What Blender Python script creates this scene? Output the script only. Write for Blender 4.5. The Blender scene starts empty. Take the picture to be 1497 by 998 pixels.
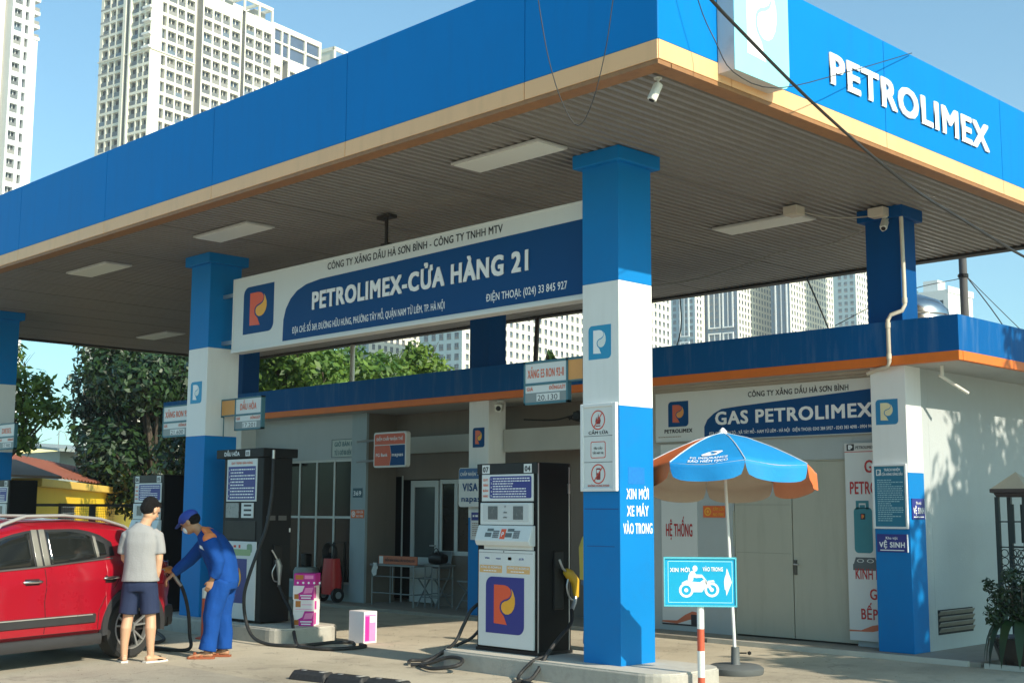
import bpy, bmesh, math, random
import numpy as np
from mathutils import Vector, Matrix, noise
R_=math.radians
S=bpy.context.scene
COL=S.collection
# ---------------------------------------------------------------- camera
PITCH,ROLL,YAW=0.1319485,0.0043403,0.793354
fw=Vector((math.cos(PITCH)*math.cos(YAW),math.cos(PITCH)*math.sin(YAW),math.sin(PITCH)))
rt=fw.cross(Vector((0,0,1))).normalized(); up=rt.cross(fw)
r2=math.cos(ROLL)*rt+math.sin(ROLL)*up; u2=-math.sin(ROLL)*rt+math.cos(ROLL)*up
cam=bpy.data.objects.new("camera",bpy.data.cameras.new("camera")); COL.objects.link(cam)
cam.matrix_world=Matrix(((r2.x,u2.x,-fw.x,0),(r2.y,u2.y,-fw.y,0),(r2.z,u2.z,-fw.z,1.6),(0,0,0,1)))
cam.data.sensor_width=36; cam.data.lens=36*1866.1/1497
cam.data.clip_start=.1; cam.data.clip_end=8000
S.camera=cam
S.render.resolution_x=1024; S.render.resolution_y=682
# ---------------------------------------------------------------- sky and sun
SUN_H=Vector((.035,-1,0)).normalized(); ELEV=math.atan(.634)
w=bpy.data.worlds.new("World"); S.world=w; w.use_nodes=True
nt=w.node_tree; bg=nt.nodes["Background"]; sky=nt.nodes.new("ShaderNodeTexSky")
sky.sky_type='NISHITA'; sky.sun_disc=False; sky.sun_elevation=ELEV
sky.sun_rotation=math.atan2(SUN_H.x,SUN_H.y); sky.air_density=1.0; sky.dust_density=1.2; sky.ozone_density=1.5
tn=nt.nodes.new('ShaderNodeMix'); tn.data_type='RGBA'; tn.blend_type='MULTIPLY'; tn.inputs['Factor'].default_value=1; nt.links.new(sky.outputs[0],tn.inputs['A']); tn.inputs['B'].default_value=(.75,1.13,1.12,1)
nt.links.new(tn.outputs['Result'],bg.inputs[0]); bg.inputs[1].default_value=.136
sl=bpy.data.lights.new("sun",'SUN'); sl.energy=4.8; sl.angle=R_(.53); sl.color=(1,.9,.74)
so=bpy.data.objects.new("sun",sl); COL.objects.link(so)
sdir=Vector((SUN_H.x*math.cos(ELEV),SUN_H.y*math.cos(ELEV),math.sin(ELEV)))
so.rotation_euler=sdir.to_track_quat('Z','Y').to_euler(); so.location=(0,-10,30)
S.view_settings.view_transform='Standard'; S.view_settings.look='None'
S.view_settings.exposure=.5; S.view_settings.gamma=1
S.render.engine='CYCLES'
random.seed(4); RNG=np.random.default_rng(7)
# ---------------------------------------------------------------- materials
MC={}
def mat(name,c=(.5,.5,.5),rough=.6,metal=0,var=.12,scale=2.0,bump=0.0,bscale=40,dirt=0,dirtc=(.12,.1,.08),spec=.5,coat=0,trans=0,emit=0,detail=5,streak=0,alpha=1):
    if name in MC: return MC[name]
    m=bpy.data.materials.new(name); m.use_nodes=True; t=m.node_tree; N=t.nodes; L=t.links
    b=N["Principled BSDF"]; b.inputs["Roughness"].default_value=rough; b.inputs["Metallic"].default_value=metal
    b.inputs["Specular IOR Level"].default_value=spec; b.inputs["Coat Weight"].default_value=coat
    if trans: b.inputs["Transmission Weight"].default_value=trans
    g=N.new("ShaderNodeNewGeometry")
    src=g.outputs["Position"]
    def noi(sc,det=detail,vec=None):
        n=N.new("ShaderNodeTexNoise"); n.inputs["Scale"].default_value=sc; n.inputs["Detail"].default_value=det
        n.inputs["Roughness"].default_value=.65; L.new(vec or src,n.inputs["Vector"]); return n
    col=N.new("ShaderNodeMix"); col.data_type='RGBA'; col.blend_type='MIX'
    c=Vector(c[:3]); col.inputs["A"].default_value=(*(c*(1-var)),1); col.inputs["B"].default_value=(*[min(1,x) for x in c*(1+var)],1)
    n1=noi(scale); L.new(n1.outputs["Fac"],col.inputs["Factor"]); out=col.outputs["Result"]
    if dirt or streak:
        vec=None
        if streak:
            mp=N.new("ShaderNodeMapping"); mp.inputs["Scale"].default_value=(1,1,.12); L.new(src,mp.inputs["Vector"]); vec=mp.outputs["Vector"]
        n2=noi(scale*3 if not streak else 7,8,vec); cr=N.new("ShaderNodeValToRGB")
        cr.color_ramp.elements[0].position=.5; cr.color_ramp.elements[1].position=.78
        L.new(n2.outputs["Fac"],cr.inputs["Fac"])
        mu=N.new("ShaderNodeMath"); mu.operation='MULTIPLY'; mu.inputs[1].default_value=max(dirt,streak); L.new(cr.outputs["Color"],mu.inputs[0])
        m2=N.new("ShaderNodeMix"); m2.data_type='RGBA'; L.new(mu.outputs[0],m2.inputs["Factor"]); L.new(out,m2.inputs["A"]); m2.inputs["B"].default_value=(*dirtc,1); out=m2.outputs["Result"]
    L.new(out,b.inputs["Base Color"])
    rr=N.new("ShaderNodeMath"); rr.operation='MULTIPLY_ADD'; rr.inputs[1].default_value=.2; rr.inputs[2].default_value=max(0,rough-.1); L.new(n1.outputs["Fac"],rr.inputs[0]); L.new(rr.outputs[0],b.inputs["Roughness"])
    if bump:
        n3=noi(bscale,6); bp=N.new("ShaderNodeBump"); bp.inputs["Strength"].default_value=bump; bp.inputs["Distance"].default_value=.02
        L.new(n3.outputs["Fac"],bp.inputs["Height"]); L.new(bp.outputs[0],b.inputs["Normal"])
    if emit: b.inputs["Emission Color"].default_value=(*c,1); b.inputs["Emission Strength"].default_value=emit
    if alpha<1: b.inputs["Alpha"].default_value=alpha
    MC[name]=m; return m
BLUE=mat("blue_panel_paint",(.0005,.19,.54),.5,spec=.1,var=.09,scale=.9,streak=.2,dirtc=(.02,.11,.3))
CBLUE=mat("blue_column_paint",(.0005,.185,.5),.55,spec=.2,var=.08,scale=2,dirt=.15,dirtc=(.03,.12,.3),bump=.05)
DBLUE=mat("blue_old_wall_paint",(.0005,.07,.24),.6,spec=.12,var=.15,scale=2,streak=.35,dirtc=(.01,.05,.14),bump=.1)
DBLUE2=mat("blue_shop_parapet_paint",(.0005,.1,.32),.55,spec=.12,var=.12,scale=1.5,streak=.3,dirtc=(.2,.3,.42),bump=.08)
TAN=mat("tan_panel",(.82,.46,.22),.45,var=.06,scale=1.3,streak=.25,dirtc=(.45,.25,.12))
RUST=mat("brown_edge_trim",(.3,.14,.05),.6,var=.3,scale=4,dirt=.5,dirtc=(.1,.05,.02))
ORANGE=mat("orange_band_paint",(.75,.17,.012),.5,var=.1,streak=.2,dirtc=(.4,.1,.02))
WHITE=mat("white_column_paint",(.78,.79,.77),.55,var=.06,scale=2,streak=.18,dirtc=(.5,.48,.42),bump=.05)
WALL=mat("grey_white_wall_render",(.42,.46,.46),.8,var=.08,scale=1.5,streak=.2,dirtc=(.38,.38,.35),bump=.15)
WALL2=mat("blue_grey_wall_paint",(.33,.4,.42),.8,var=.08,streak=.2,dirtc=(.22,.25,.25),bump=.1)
BAYWALL=mat("brown_grey_wall",(.2,.17,.14),.85,var=.1,scale=1,streak=.3,dirtc=(.12,.1,.08),bump=.1)  # darker brown-grey colour for the walls of the recessed bay
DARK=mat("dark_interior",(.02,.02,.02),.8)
SHEET=mat("corrugated_ceiling_sheet",(.25,.23,.205),.5,metal=.1,var=.12,scale=1.6,dirt=.3,dirtc=(.14,.1,.07),detail=8)
LAMP=mat("lamp_cover",(.75,.76,.68),.4,var=.05)
LAMPF=mat("lamp_frame",(.5,.5,.47),.5)
BLACK=mat("black_plastic",(.01,.01,.01),.45,spec=.3,var=.2,scale=6,dirt=.1,dirtc=(.05,.045,.04))
RUBBER=mat("black_rubber",(.02,.02,.02),.6,var=.3,scale=8,dirt=.3,dirtc=(.1,.09,.07),bump=.2)
PWHITE=mat("white_pump_panel",(.66,.68,.66),.4,var=.04,dirt=.08,dirtc=(.4,.38,.33))
CONC=mat("island_concrete",(.4,.38,.33),.85,var=.18,scale=3,dirt=.35,dirtc=(.16,.15,.14),bump=.3)
SIGNW=mat("sign_white",(.68,.7,.68),.5,var=.03,streak=.08,dirtc=(.45,.42,.36))
SIGNB=mat("sign_blue",(.0005,.06,.2),.5,spec=.15,var=.05)
TXTW=mat("white_lettering",(.85,.86,.86),.5,var=.02)
TXTK=mat("black_lettering",(.02,.02,.025),.5,var=.02)
TXTR=mat("red_lettering",(.6,.06,.03),.5,var=.05)
TXTO=mat("orange_red_lettering",(.75,.16,.07),.5,var=.05)
NAVY=mat("navy_print",(.02,.03,.22),.45,var=.04)
LRED=mat("logo_orange_red",(.8,.1,.03),.45,var=.04)
LYEL=mat("logo_yellow",(.9,.42,.03),.45,var=.15,scale=9)
STEEL=mat("steel",(.5,.5,.5),.35,.8,var=.1)
CHROME=mat("chrome",(.75,.75,.75),.15,1,var=.03)
GLASSD=mat("dark_window_glass",(.006,.007,.007),.05,0,spec=.15,var=.2)
PIPE=mat("pipe_plastic",(.62,.56,.45),.6,var=.1,dirt=.3,dirtc=(.35,.3,.22))
WIRE=mat("black_cable",(.02,.02,.02),.5)
# ---------------------------------------------------------------- builders
class B:
    def __init__(s): s.v=[]; s.f=[]; s.mi=[]; s.mats=[]; s.cur=0
    def m(s,mt):
        if mt not in s.mats: s.mats.append(mt)
        s.cur=s.mats.index(mt); return s
    def add(s,vs,fs):
        o=len(s.v); s.v.extend([tuple(x) for x in vs]); s.f.extend([tuple(i+o for i in f) for f in fs]); s.mi.extend([s.cur]*len(fs)); return s
    def box(s,x0,x1,y0,y1,z0,z1):
        return s.add([(x0,y0,z0),(x1,y0,z0),(x1,y1,z0),(x0,y1,z0),(x0,y0,z1),(x1,y0,z1),(x1,y1,z1),(x0,y1,z1)],[(0,3,2,1),(4,5,6,7),(0,1,5,4),(1,2,6,5),(2,3,7,6),(3,0,4,7)])
    def fbox(s,F,a0,a1,b0,b1,d0,d1):
        P=[F.p(a,b,d) for d in (d0,d1) for a,b in ((a0,b0),(a1,b0),(a1,b1),(a0,b1))]
        return s.add(P,[(0,3,2,1),(4,5,6,7),(0,1,5,4),(1,2,6,5),(2,3,7,6),(3,0,4,7)])
    def fpoly(s,F,pts,d0,d1):
        n=len(pts); P=[F.p(a,b,d0) for a,b in pts]+[F.p(a,b,d1) for a,b in pts]
        return s.add(P,[tuple(range(n,2*n))]+[(i,(i+1)%n,n+(i+1)%n,n+i) for i in range(n)])
    def ring(s,F,ca,cb,ra,rb,wd,d0,d1,n=28):
        P=[]
        for k in range(n):
            t=2*math.pi*k/n
            for q in (1,1-wd/max(ra,.0001)):
                for d in (d0,d1): P.append(F.p(ca+ra*q*math.cos(t),cb+rb*q*math.sin(t),d))
        fs=[]
        for k in range(n):
            i=4*k;j=4*((k+1)%n); fs+= [(i+1,j+1,j+3,i+3),(i,j,j+1,i+1),(i+2,i+3,j+3,j+2)]
        return s.add(P,fs)
    def tube(s,pts,r,n=8,caps=True,r2=None):
        pts=[Vector(p) for p in pts]; N=len(pts); V=[];F=[]
        t0=(pts[1]-pts[0]).normalized(); a=t0.orthogonal().normalized()
        for i,p in enumerate(pts):
            t=((pts[min(i+1,N-1)]-pts[max(i-1,0)]).normalized()); a=(a-t*a.dot(t)); a.normalize(); b=t.cross(a)
            rr=r[i] if isinstance(r,(list,tuple)) else r
            for k in range(n):
                q=2*math.pi*k/n; V.append(p+a*rr*math.cos(q)+b*rr*math.sin(q))
        for i in range(N-1):
            for k in range(n): F.append((i*n+k,i*n+(k+1)%n,(i+1)*n+(k+1)%n,(i+1)*n+k))
        if caps: F.append(tuple(range(n))[::-1]); F.append(tuple(range((N-1)*n,N*n)))
        return s.add(V,F)
    def loft(s,pts,rad,ref=(1,0,0),n=16,power=2.0):
        pts=[Vector(p) for p in pts]; N=len(pts);V=[];F=[];ref=Vector(ref)
        for i,p in enumerate(pts):
            t=(pts[min(i+1,N-1)]-pts[max(i-1,0)]).normalized(); a=(ref-t*ref.dot(t)).normalized(); b=t.cross(a)
            ra,rb=rad[i] if isinstance(rad[i],(tuple,list)) else (rad[i],rad[i])
            for k in range(n):
                q=2*math.pi*k/n; c,sn=math.cos(q),math.sin(q); e=2/power
                V.append(p+a*ra*math.copysign(abs(c)**e,c)+b*rb*math.copysign(abs(sn)**e,sn))
        for i in range(N-1):
            for k in range(n): F.append((i*n+k,i*n+(k+1)%n,(i+1)*n+(k+1)%n,(i+1)*n+k))
        F.append(tuple(range(n))[::-1]); F.append(tuple(range((N-1)*n,N*n)))
        return s.add(V,F)
    def ell(s,c,r,M=None,nu=16,nv=10):
        c=Vector(c);V=[];F=[];M=M or Matrix.Identity(3)
        for j in range(nv+1):
            ph=math.pi*j/nv
            for k in range(nu):
                q=2*math.pi*k/nu; V.append(c+M@Vector((r[0]*math.sin(ph)*math.cos(q),r[1]*math.sin(ph)*math.sin(q),r[2]*math.cos(ph))))
        for j in range(nv):
            for k in range(nu): F.append((j*nu+k,(j+1)*nu+k,(j+1)*nu+(k+1)%nu,j*nu+(k+1)%nu))
        return s.add(V,F)
    def lathe(s,c,prof,n=24,axis='Z',M=None,caps=True):
        c=Vector(c);V=[];F=[]
        for r,z in prof:
            for k in range(n):
                q=2*math.pi*k/n; p=Vector((r*math.cos(q),r*math.sin(q),z))
                if M: p=M@p
                V.append(c+p)
        for i in range(len(prof)-1):
            for k in range(n): F.append((i*n+k,i*n+(k+1)%n,(i+1)*n+(k+1)%n,(i+1)*n+k))
        if caps: F.append(tuple(range(n))[::-1]); F.append(tuple(range((len(prof)-1)*n,len(prof)*n)))
        return s.add(V,F)
    def build(s,name,mt=None,parent=None,smooth=None,bevel=0,xf=None):
        me=bpy.data.meshes.new(name); off=rootloc(parent)
        vs=[(x-off[0],y-off[1],z-off[2]) for x,y,z in s.v]
        me.from_pydata(vs,[],s.f)
        ms=s.mats or [mt]
        if mt and s.mats and mt not in s.mats: pass
        for q in ms: me.materials.append(q)
        me.polygons.foreach_set("material_index",s.mi if s.mats else [0]*len(s.f))
        me.update()
        o=bpy.data.objects.new(name,me); COL.objects.link(o)
        if parent: o.parent=parent
        if smooth is not None:
            me.shade_smooth()
            try: me.set_sharp_from_angle(angle=R_(smooth))
            except Exception: pass
        if bevel:
            md=o.modifiers.new("bevel",'BEVEL'); md.width=bevel; md.segments=2; md.limit_method='ANGLE'; md.angle_limit=R_(40)
        return o
def rootloc(p):
    v=Vector((0,0,0))
    while p is not None: v=v+p.location; p=p.parent
    return v
class Fr:
    def __init__(s,o,u,v): s.o=Vector(o); s.u=Vector(u).normalized(); s.v=Vector(v).normalized(); s.n=s.u.cross(s.v)
    def p(s,a,b,d=0): return s.o+s.u*a+s.v*b+s.n*d
def FX(x,y0,z0=0): return Fr((x,y0,z0),(0,-1,0),(0,0,1))   # a surface seen from -X, a runs towards -Y
def FY(y,x0,z0=0): return Fr((x0,y,z0),(1,0,0),(0,0,1))    # a surface seen from -Y
def tag(o,label,cat,group=None):
    o['label']=label; o['category']=cat
    if group: o['group']=group
    return o
def thing(name,label,cat,loc,group=None):
    o=bpy.data.objects.new(name,None); COL.objects.link(o); o.location=loc; o.empty_display_size=.2
    return tag(o,label,cat,group)
def struct(o): o['kind']='structure'; return o
def stuff(o): o['kind']='stuff'; return o
def dup(o,parent=None,loc=None):
    c=o.copy(); COL.objects.link(c)
    if parent: c.parent=parent
    if loc is not None: c.location=loc
    for ch in list(o.children): dup(ch,c)
    return c
def text(s,F,a,b,h,mt,parent,d=.002,w=None,align='L',bold=.03,thick=0,name='lettering'):
    cu=bpy.data.curves.new("t",'FONT'); cu.body=s; cu.size=1
    marks=[(i,q) for i,q in enumerate(s) if q in 'ĐƠỜ']; s=s.replace('Đ','D').replace('Ơ','O').replace('Ờ','Ò'); cu.body=s
    cu.resolution_u=3; cu.extrude=thick/h*.727/2 if thick else 0
    cu.space_character=1+bold*2.2
    ob=bpy.data.objects.new("t",cu); COL.objects.link(ob)
    dg=bpy.context.evaluated_depsgraph_get(); me=bpy.data.meshes.new_from_object(ob.evaluated_get(dg))
    if marks:
        bm=bmesh.new(); bm.from_mesh(me)
        for i,q in marks:
            cu.body=s[:i+1]; dg=bpy.context.evaluated_depsgraph_get(); dg.update(); m2=bpy.data.meshes.new_from_object(ob.evaluated_get(dg)); xr=max(v.co.x for v in m2.vertices); bpy.data.meshes.remove(m2)
            if q=='Đ': P4=[(xr-.70,.325),(xr-.34,.325),(xr-.34,.405),(xr-.70,.405)]
            else: P4=[(xr-.13,.6),(xr-.05,.55),(xr+.1,.76),(xr+.02,.78)]
            vs_=[bm.verts.new((x,y,.012)) for x,y in P4]; bm.faces.new(vs_)
        bm.to_mesh(me); bm.free()
    bpy.data.objects.remove(ob); bpy.data.curves.remove(cu)
    bold*=.62
    if bold>0 and len(me.vertices):
        # heavier strokes: a few copies of the glyphs, each shifted a little
        bm=bmesh.new(); q=.0004/h*.727
        e=bold*.75; sh=[(0,0),(bold,e),(-bold,e),(bold,-e),(-bold,-e)]+([] if h<.15 else [(0,e),(0,-e),(bold,0),(-bold,0)])
        for k,(ax,ay) in enumerate(sh):
            m2=me.copy(); m2.transform(Matrix.Translation((ax,ay,k*q))); bm.from_mesh(m2); bpy.data.meshes.remove(m2)
        bm.to_mesh(me); bm.free()
    n=len(me.vertices)
    if n==0: return None
    co=np.empty(n*3); me.vertices.foreach_get('co',co); co=co.reshape(-1,3)
    x0,x1=co[:,0].min(),co[:,0].max(); sc=h/.727; sx=sc
    if w: sx=w/(x1-x0)
    W=(x1-x0)*sx; sh=0 if align=='L' else (-W/2 if align=='C' else -W)
    off=rootloc(parent)
    X=(co[:,0]-x0)*sx+a+sh; Y=co[:,1]*sc+b; Z=co[:,2]*sc+d+(thick/2 if thick else 0)
    P=np.array(F.o)[None]+X[:,None]*np.array(F.u)+Y[:,None]*np.array(F.v)+Z[:,None]*np.array(F.n)-np.array(off)[None]
    me.vertices.foreach_set('co',P.ravel()); me.materials.clear(); me.materials.append(mt)
    o=bpy.data.objects.new(name,me); COL.objects.link(o); o.parent=parent; return o
def rsq(a0,a1,b0,b1,r,corners=(1,1,1,1),n=6):
    pts=[]; C_=[(a1-r,b1-r,0,a1,b1),(a0+r,b1-r,90,a0,b1),(a0+r,b0+r,180,a0,b0),(a1-r,b0+r,270,a1,b0)]
    for (ca,cb,st,xa,xb),on in zip(C_,corners):
        if on: pts+=[(ca+r*math.cos(R_(st+90*k/n)),cb+r*math.sin(R_(st+90*k/n))) for k in range(n+1)]
        else: pts.append((xa,xb))
    return pts
LP=[(.22,.14),(.48,.14),(.58,.16),(.64,.2),(.668,.26),(.66,.31),(.62,.355),(.55,.385),(.47,.405),(.41,.44),(.375,.49),(.37,.55),(.39,.61),(.44,.655),(.48,.69),(.52,.77),(.56,.84),(.22,.825)]
LD=[(.672,.2),(.72,.26),(.765,.36),(.77,.46),(.74,.55),(.68,.62),(.6,.655),(.52,.655),(.455,.625),(.415,.57),(.41,.51),(.44,.46),(.5,.43),(.58,.41),(.645,.375),(.685,.32),(.69,.26)]
def logo(F,a0,a1,b0,b1,parent,bgm=NAVY,pm=LRED,dm=LYEL,d=.002,bg=True):
    W,H=a1-a0,b1-b0; r=.16*W
    if bg: B().fpoly(F,rsq(a0,a1,b0,b1,r,(0,1,0,1)),0,d).build('logo_ground',bgm,parent)
    f=lambda P:[(a0+u*W,b1-v*H) for u,v in P][::-1]
    B().fpoly(F,f(LP),d,d+.002).build('logo_letter',pm,parent)
    B().fpoly(F,f(LD),d,d+.002).build('logo_drop',dm,parent)
def fineprint(F,a0,a1,b1,b0,rows,mt,parent,d=.003,seed=0,num=False):
    rg=random.Random(seed); b=B(); dy=(b1-b0)/rows
    for i in range(rows):
        y=b1-dy*(i+.5); x=a0; end=a1-(a1-a0)*rg.choice([0,0,.1,.45])
        while x<end-.01:
            L=rg.uniform(.4,1.6)*dy; b.fbox(F,x,min(x+L,end),y-dy*.2,y+dy*.2,d-.001,d); x+=L+dy*.3
    return b.build('fine_print',mt,parent)
def remesh(b,vox,smooth=2,disp=0,dscale=12):
    me=bpy.data.meshes.new("r"); me.from_pydata([tuple(x) for x in b.v],[],b.f); me.update()
    o=bpy.data.objects.new("r",me); COL.objects.link(o)
    m=o.modifiers.new("r",'REMESH'); m.mode='VOXEL'; m.voxel_size=vox
    s=o.modifiers.new("s",'SMOOTH'); s.iterations=smooth; s.factor=.5
    dg=bpy.context.evaluated_depsgraph_get(); r=bpy.data.meshes.new_from_object(o.evaluated_get(dg))
    bpy.data.objects.remove(o); bpy.data.meshes.remove(me)
    if disp:
        for v in r.vertices:
            c=v.co; k=noise.noise(Vector((c.x*dscale,c.y*dscale,c.z*dscale*.45)))+.5*noise.noise(Vector((c.x*dscale*2.3,c.y*dscale*2.3,c.z*dscale)))
            v.co=c+v.normal*k*disp*max(0,1-1.5*abs(v.normal.z))
    r.shade_smooth(); return r
def meshobj(name,me,mt,parent):
    off=rootloc(parent); me.transform(Matrix.Translation(-off)); me.materials.clear(); me.materials.append(mt)
    o=bpy.data.objects.new(name,me); COL.objects.link(o); o.parent=parent; return o
def spline(pts,n=8):
    P=[Vector(p) for p in pts]; out=[]
    for i in range(len(P)-1):
        p0=P[max(i-1,0)];p1=P[i];p2=P[i+1];p3=P[min(i+2,len(P)-1)]
        for k in range(n):
            t=k/n; out.append(.5*((2*p1)+(-p0+p2)*t+(2*p0-5*p1+4*p2-p3)*t*t+(-p0+3*p1-3*p2+p3)*t**3))
    out.append(P[-1]); return out
# ================================================================= GROUND
gm=bpy.data.materials.new("forecourt_ground"); gm.use_nodes=True; t=gm.node_tree; N=t.nodes; L=t.links
b_=N["Principled BSDF"]; b_.inputs["Roughness"].default_value=.9; g=N.new("ShaderNodeNewGeometry")
def nz(sc,det=8,ro=.6,vec=None):
    n=N.new("ShaderNodeTexNoise"); n.inputs["Scale"].default_value=sc; n.inputs["Detail"].default_value=det; n.inputs["Roughness"].default_value=ro
    L.new(vec or g.outputs["Position"],n.inputs["Vector"]); return n
def ramp(src,stops):
    r=N.new("ShaderNodeValToRGB"); e=r.color_ramp.elements
    e[0].position,e[0].color=stops[0][0],(*stops[0][1],1); e[1].position,e[1].color=stops[-1][0],(*stops[-1][1],1)
    for p,c in stops[1:-1]: q=e.new(p); q.color=(*c,1)
    L.new(src,r.inputs["Fac"]); return r
def mixc(f,a,b,bt='MIX'):
    m=N.new("ShaderNodeMix"); m.data_type='RGBA'; m.blend_type=bt
    if isinstance(f,float): m.inputs["Factor"].default_value=f
    else: L.new(f,m.inputs["Factor"])
    L.new(a,m.inputs["A"])
    if isinstance(b,tuple): m.inputs["B"].default_value=(*b,1)
    else: L.new(b,m.inputs["B"])
    return m.outputs["Result"]
base=ramp(nz(.35,10).outputs["Fac"],[(.32,(.33,.285,.21)),(.5,(.52,.455,.34)),(.7,(.62,.55,.42))]).outputs["Color"]
fine=ramp(nz(60,4,.8).outputs["Fac"],[(.3,(.72,.72,.72)),(.6,(1,1,1))]).outputs["Color"]
c1=mixc(.8,base,fine,'MULTIPLY')
st=ramp(nz(1.7,10,.7).outputs["Fac"],[(.55,(0,0,0)),(.72,(1,1,1))]).outputs["Color"]
sf=N.new("ShaderNodeMath"); sf.operation='MULTIPLY'; sf.inputs[1].default_value=.62; L.new(st,sf.inputs[0])
c2=mixc(sf.outputs[0],c1,(.13,.115,.1))
vo=N.new("ShaderNodeTexVoronoi"); vo.feature='DISTANCE_TO_EDGE'; vo.inputs["Scale"].default_value=.45
wv=N.new("ShaderNodeVectorMath"); wv.operation='MULTIPLY_ADD'; nn=nz(3,4); L.new(nn.outputs["Color"],wv.inputs[0]); wv.inputs[1].default_value=(.5,.5,0); L.new(g.outputs["Position"],wv.inputs[2]); L.new(wv.outputs[0],vo.inputs["Vector"])
ck=ramp(vo.outputs["Distance"],[(0,(.55,.55,.55)),(.006,(1,1,1))]).outputs["Color"]
c3=mixc(.7,c2,ck,'MULTIPLY')
L.new(c3,b_.inputs["Base Color"])
bp=N.new("ShaderNodeBump"); bp.inputs["Strength"].default_value=.5; bp.inputs["Distance"].default_value=.01; L.new(nz(90,5,.8).outputs["Fac"],bp.inputs["Height"]); L.new(bp.outputs[0],b_.inputs["Normal"])
struct(B().add([(-3000,-3000,0),(3000,-3000,0),(3000,3000,0),(-3000,3000,0)],[(0,1,2,3)]).build('ground',gm))
fm=mat("shop_floor_concrete",(.3,.27,.22),.85,var=.15,scale=2,dirt=.4,dirtc=(.15,.13,.11),bump=.2)
sb=B(); sb.box(13.1,19,6.3,26,-.02,.05); struct(sb.build('shop_floor',fm,bevel=.008))
em=mat("pale_cement_edge",(.55,.52,.45),.8,var=.15,scale=5)
eb=B(); eb.box(13.055,13.1,6.42,9.8,-.02,.056); eb.box(13.055,13.1,5.2,6.24,-.02,.05); struct(eb.build('step_edge',em))
rm=gm.copy(); rm.name='road_asphalt'
for nd in rm.node_tree.nodes:
    if nd.type=='VALTORGB' and len(nd.color_ramp.elements)==3:
        for e,c in zip(nd.color_ramp.elements,((.3,.265,.21),(.43,.385,.3),(.5,.45,.36))): e.color=(*c,1)
struct(B().add([(-60,-60,.004),(7.0,-60,.004),(7.02,40,.004),(-60,40,.004)],[(0,1,2,3)]).build('road',rm))
# faint painted lane line at the road side and dust patches
ln=B(); ln.m(mat("worn_white_line",(.5,.46,.38),.9,var=.2,scale=6)).add([(4.4,12.3,.008),(5.6,11.1,.008),(5.68,11.18,.008),(4.48,12.38,.008)],[(0,1,2,3)]); struct(ln.build('road_marking'))
# ================================================================= CANOPY
X0,X1,Y0,Y1,ZC=7.57,16.6,6.07,26.0,5.11
can=thing('fuel_canopy','long flat canopy with blue fascia and tan lower band over the pumps','canopy',(X0,Y0,0))
def panels(F,cuts,face,name):
    for i in range(len(cuts)-1):
        a0,a1=cuts[i],cuts[i+1]; g_=.004
        B().fbox(F,a0+g_,a1-g_,5.29,6.22,-.05,0).build('fascia_panel',BLUE,can,bevel=.004)
        B().fbox(F,a0+g_,a1-g_,5.125,5.285,-.05,.006).build('band_panel',TAN,can,bevel=.004)
ya=[Y1]+[y for y in (23.0,20.4,17.8,15.21,12.62,10.1,7.55)]+[Y0]
panels(FX(X0,Y1),[Y1-y for y in ya],0,'')
panels(FY(Y0,X0),[0,.97,3.53,6.1,X1-X0],0,'')
panels(Fr((X1,Y0,0),(0,1,0),(0,0,1)),[Y1-y for y in ya][0:9],0,'')
panels(Fr((X1,Y1,0),(-1,0,0),(0,0,1)),[0,3,6,X1-X0],0,'')
eg=B(); eg2=B()
for F,Ln in ((FX(X0,Y1),Y1-Y0),(FY(Y0,X0),X1-X0),(Fr((X1,Y0,0),(0,1,0),(0,0,1)),Y1-Y0),(Fr((X1,Y1,0),(-1,0,0),(0,0,1)),X1-X0)):
    k_=0 if abs(F.u.x)<.5 else .165
    (eg if F.n.x<-.5 or F.n.y<-.5 else eg2).fbox(F,k_,Ln-k_,5.085,5.12,-.16,.004)
eg.build('edge_trim',RUST,can); eg2.build('rear_edge_trim',mat('dark_edge_trim',(.03,.025,.02),.7),can)
B().box(X0+.06,X1-.06,Y0+.06,Y1-.06,5.9,6.0).build('roof_deck',STEEL,can)
# corrugated sheets: ribs run along X, one sheet 1.0 m wide
sh=B(); pit=.111; nr=9; prof=[]
for k in range(nr):
    y=k*pit; prof+=[(y,.0),(y+pit*.42,.0),(y+pit*.55,.04),(y+pit*.87,.04)]
prof.append((nr*pit,.0))
V=[];Fc=[]
for x in (0,X1-X0-.3):
    for y,z in prof: V.append((X0+x,Y0+y,z))
n_=len(prof)
for i in range(n_-1): Fc.append((i,n_+i,n_+i+1,i+1))
sh.add(V,Fc)
s0=sh.build('ceiling_sheet',SHEET,can)
yy=Y0+.14; k=0; s0.location=(.15,.14,5.115)
while True:
    k+=1; y=.14+k*(nr*pit+.002)
    if y+nr*pit>Y1-Y0+.3: break
    c=s0.copy(); COL.objects.link(c); c.parent=can; c.location=(.15,y,5.115+(.004 if k%2 else 0))
# ceiling lights
lamps=[(8.63,8.84,'nearest long ceiling lamp, left of the front column'),(8.63,13.83,'second ceiling lamp along the front edge, by the middle column'),(8.63,17.45,'third small looking ceiling lamp along the front edge of the canopy'),
 (12.93,8.76,'ceiling lamp at the right, under the camera junction box'),(12.92,23.3,'faint far ceiling lamp near the left rear end of the canopy'),(8.63,21.6,'ceiling lamp at the far left end above the last pump')]
for i,(x,y,lb) in enumerate(lamps[:5]):
    t=thing('ceiling_lamp',lb,'lamp',(x,y,5.1),'lamps under the canopy')
    B().box(x-.21,x+.21,y-.62,y+.62,5.085,5.112).build('lamp_frame',LAMPF,t,bevel=.006)
    b=B(); b.box(x-.185,x+.185,y-.595,y+.595,5.077,5.085); b.build('diffuser',LAMP,t)
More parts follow.
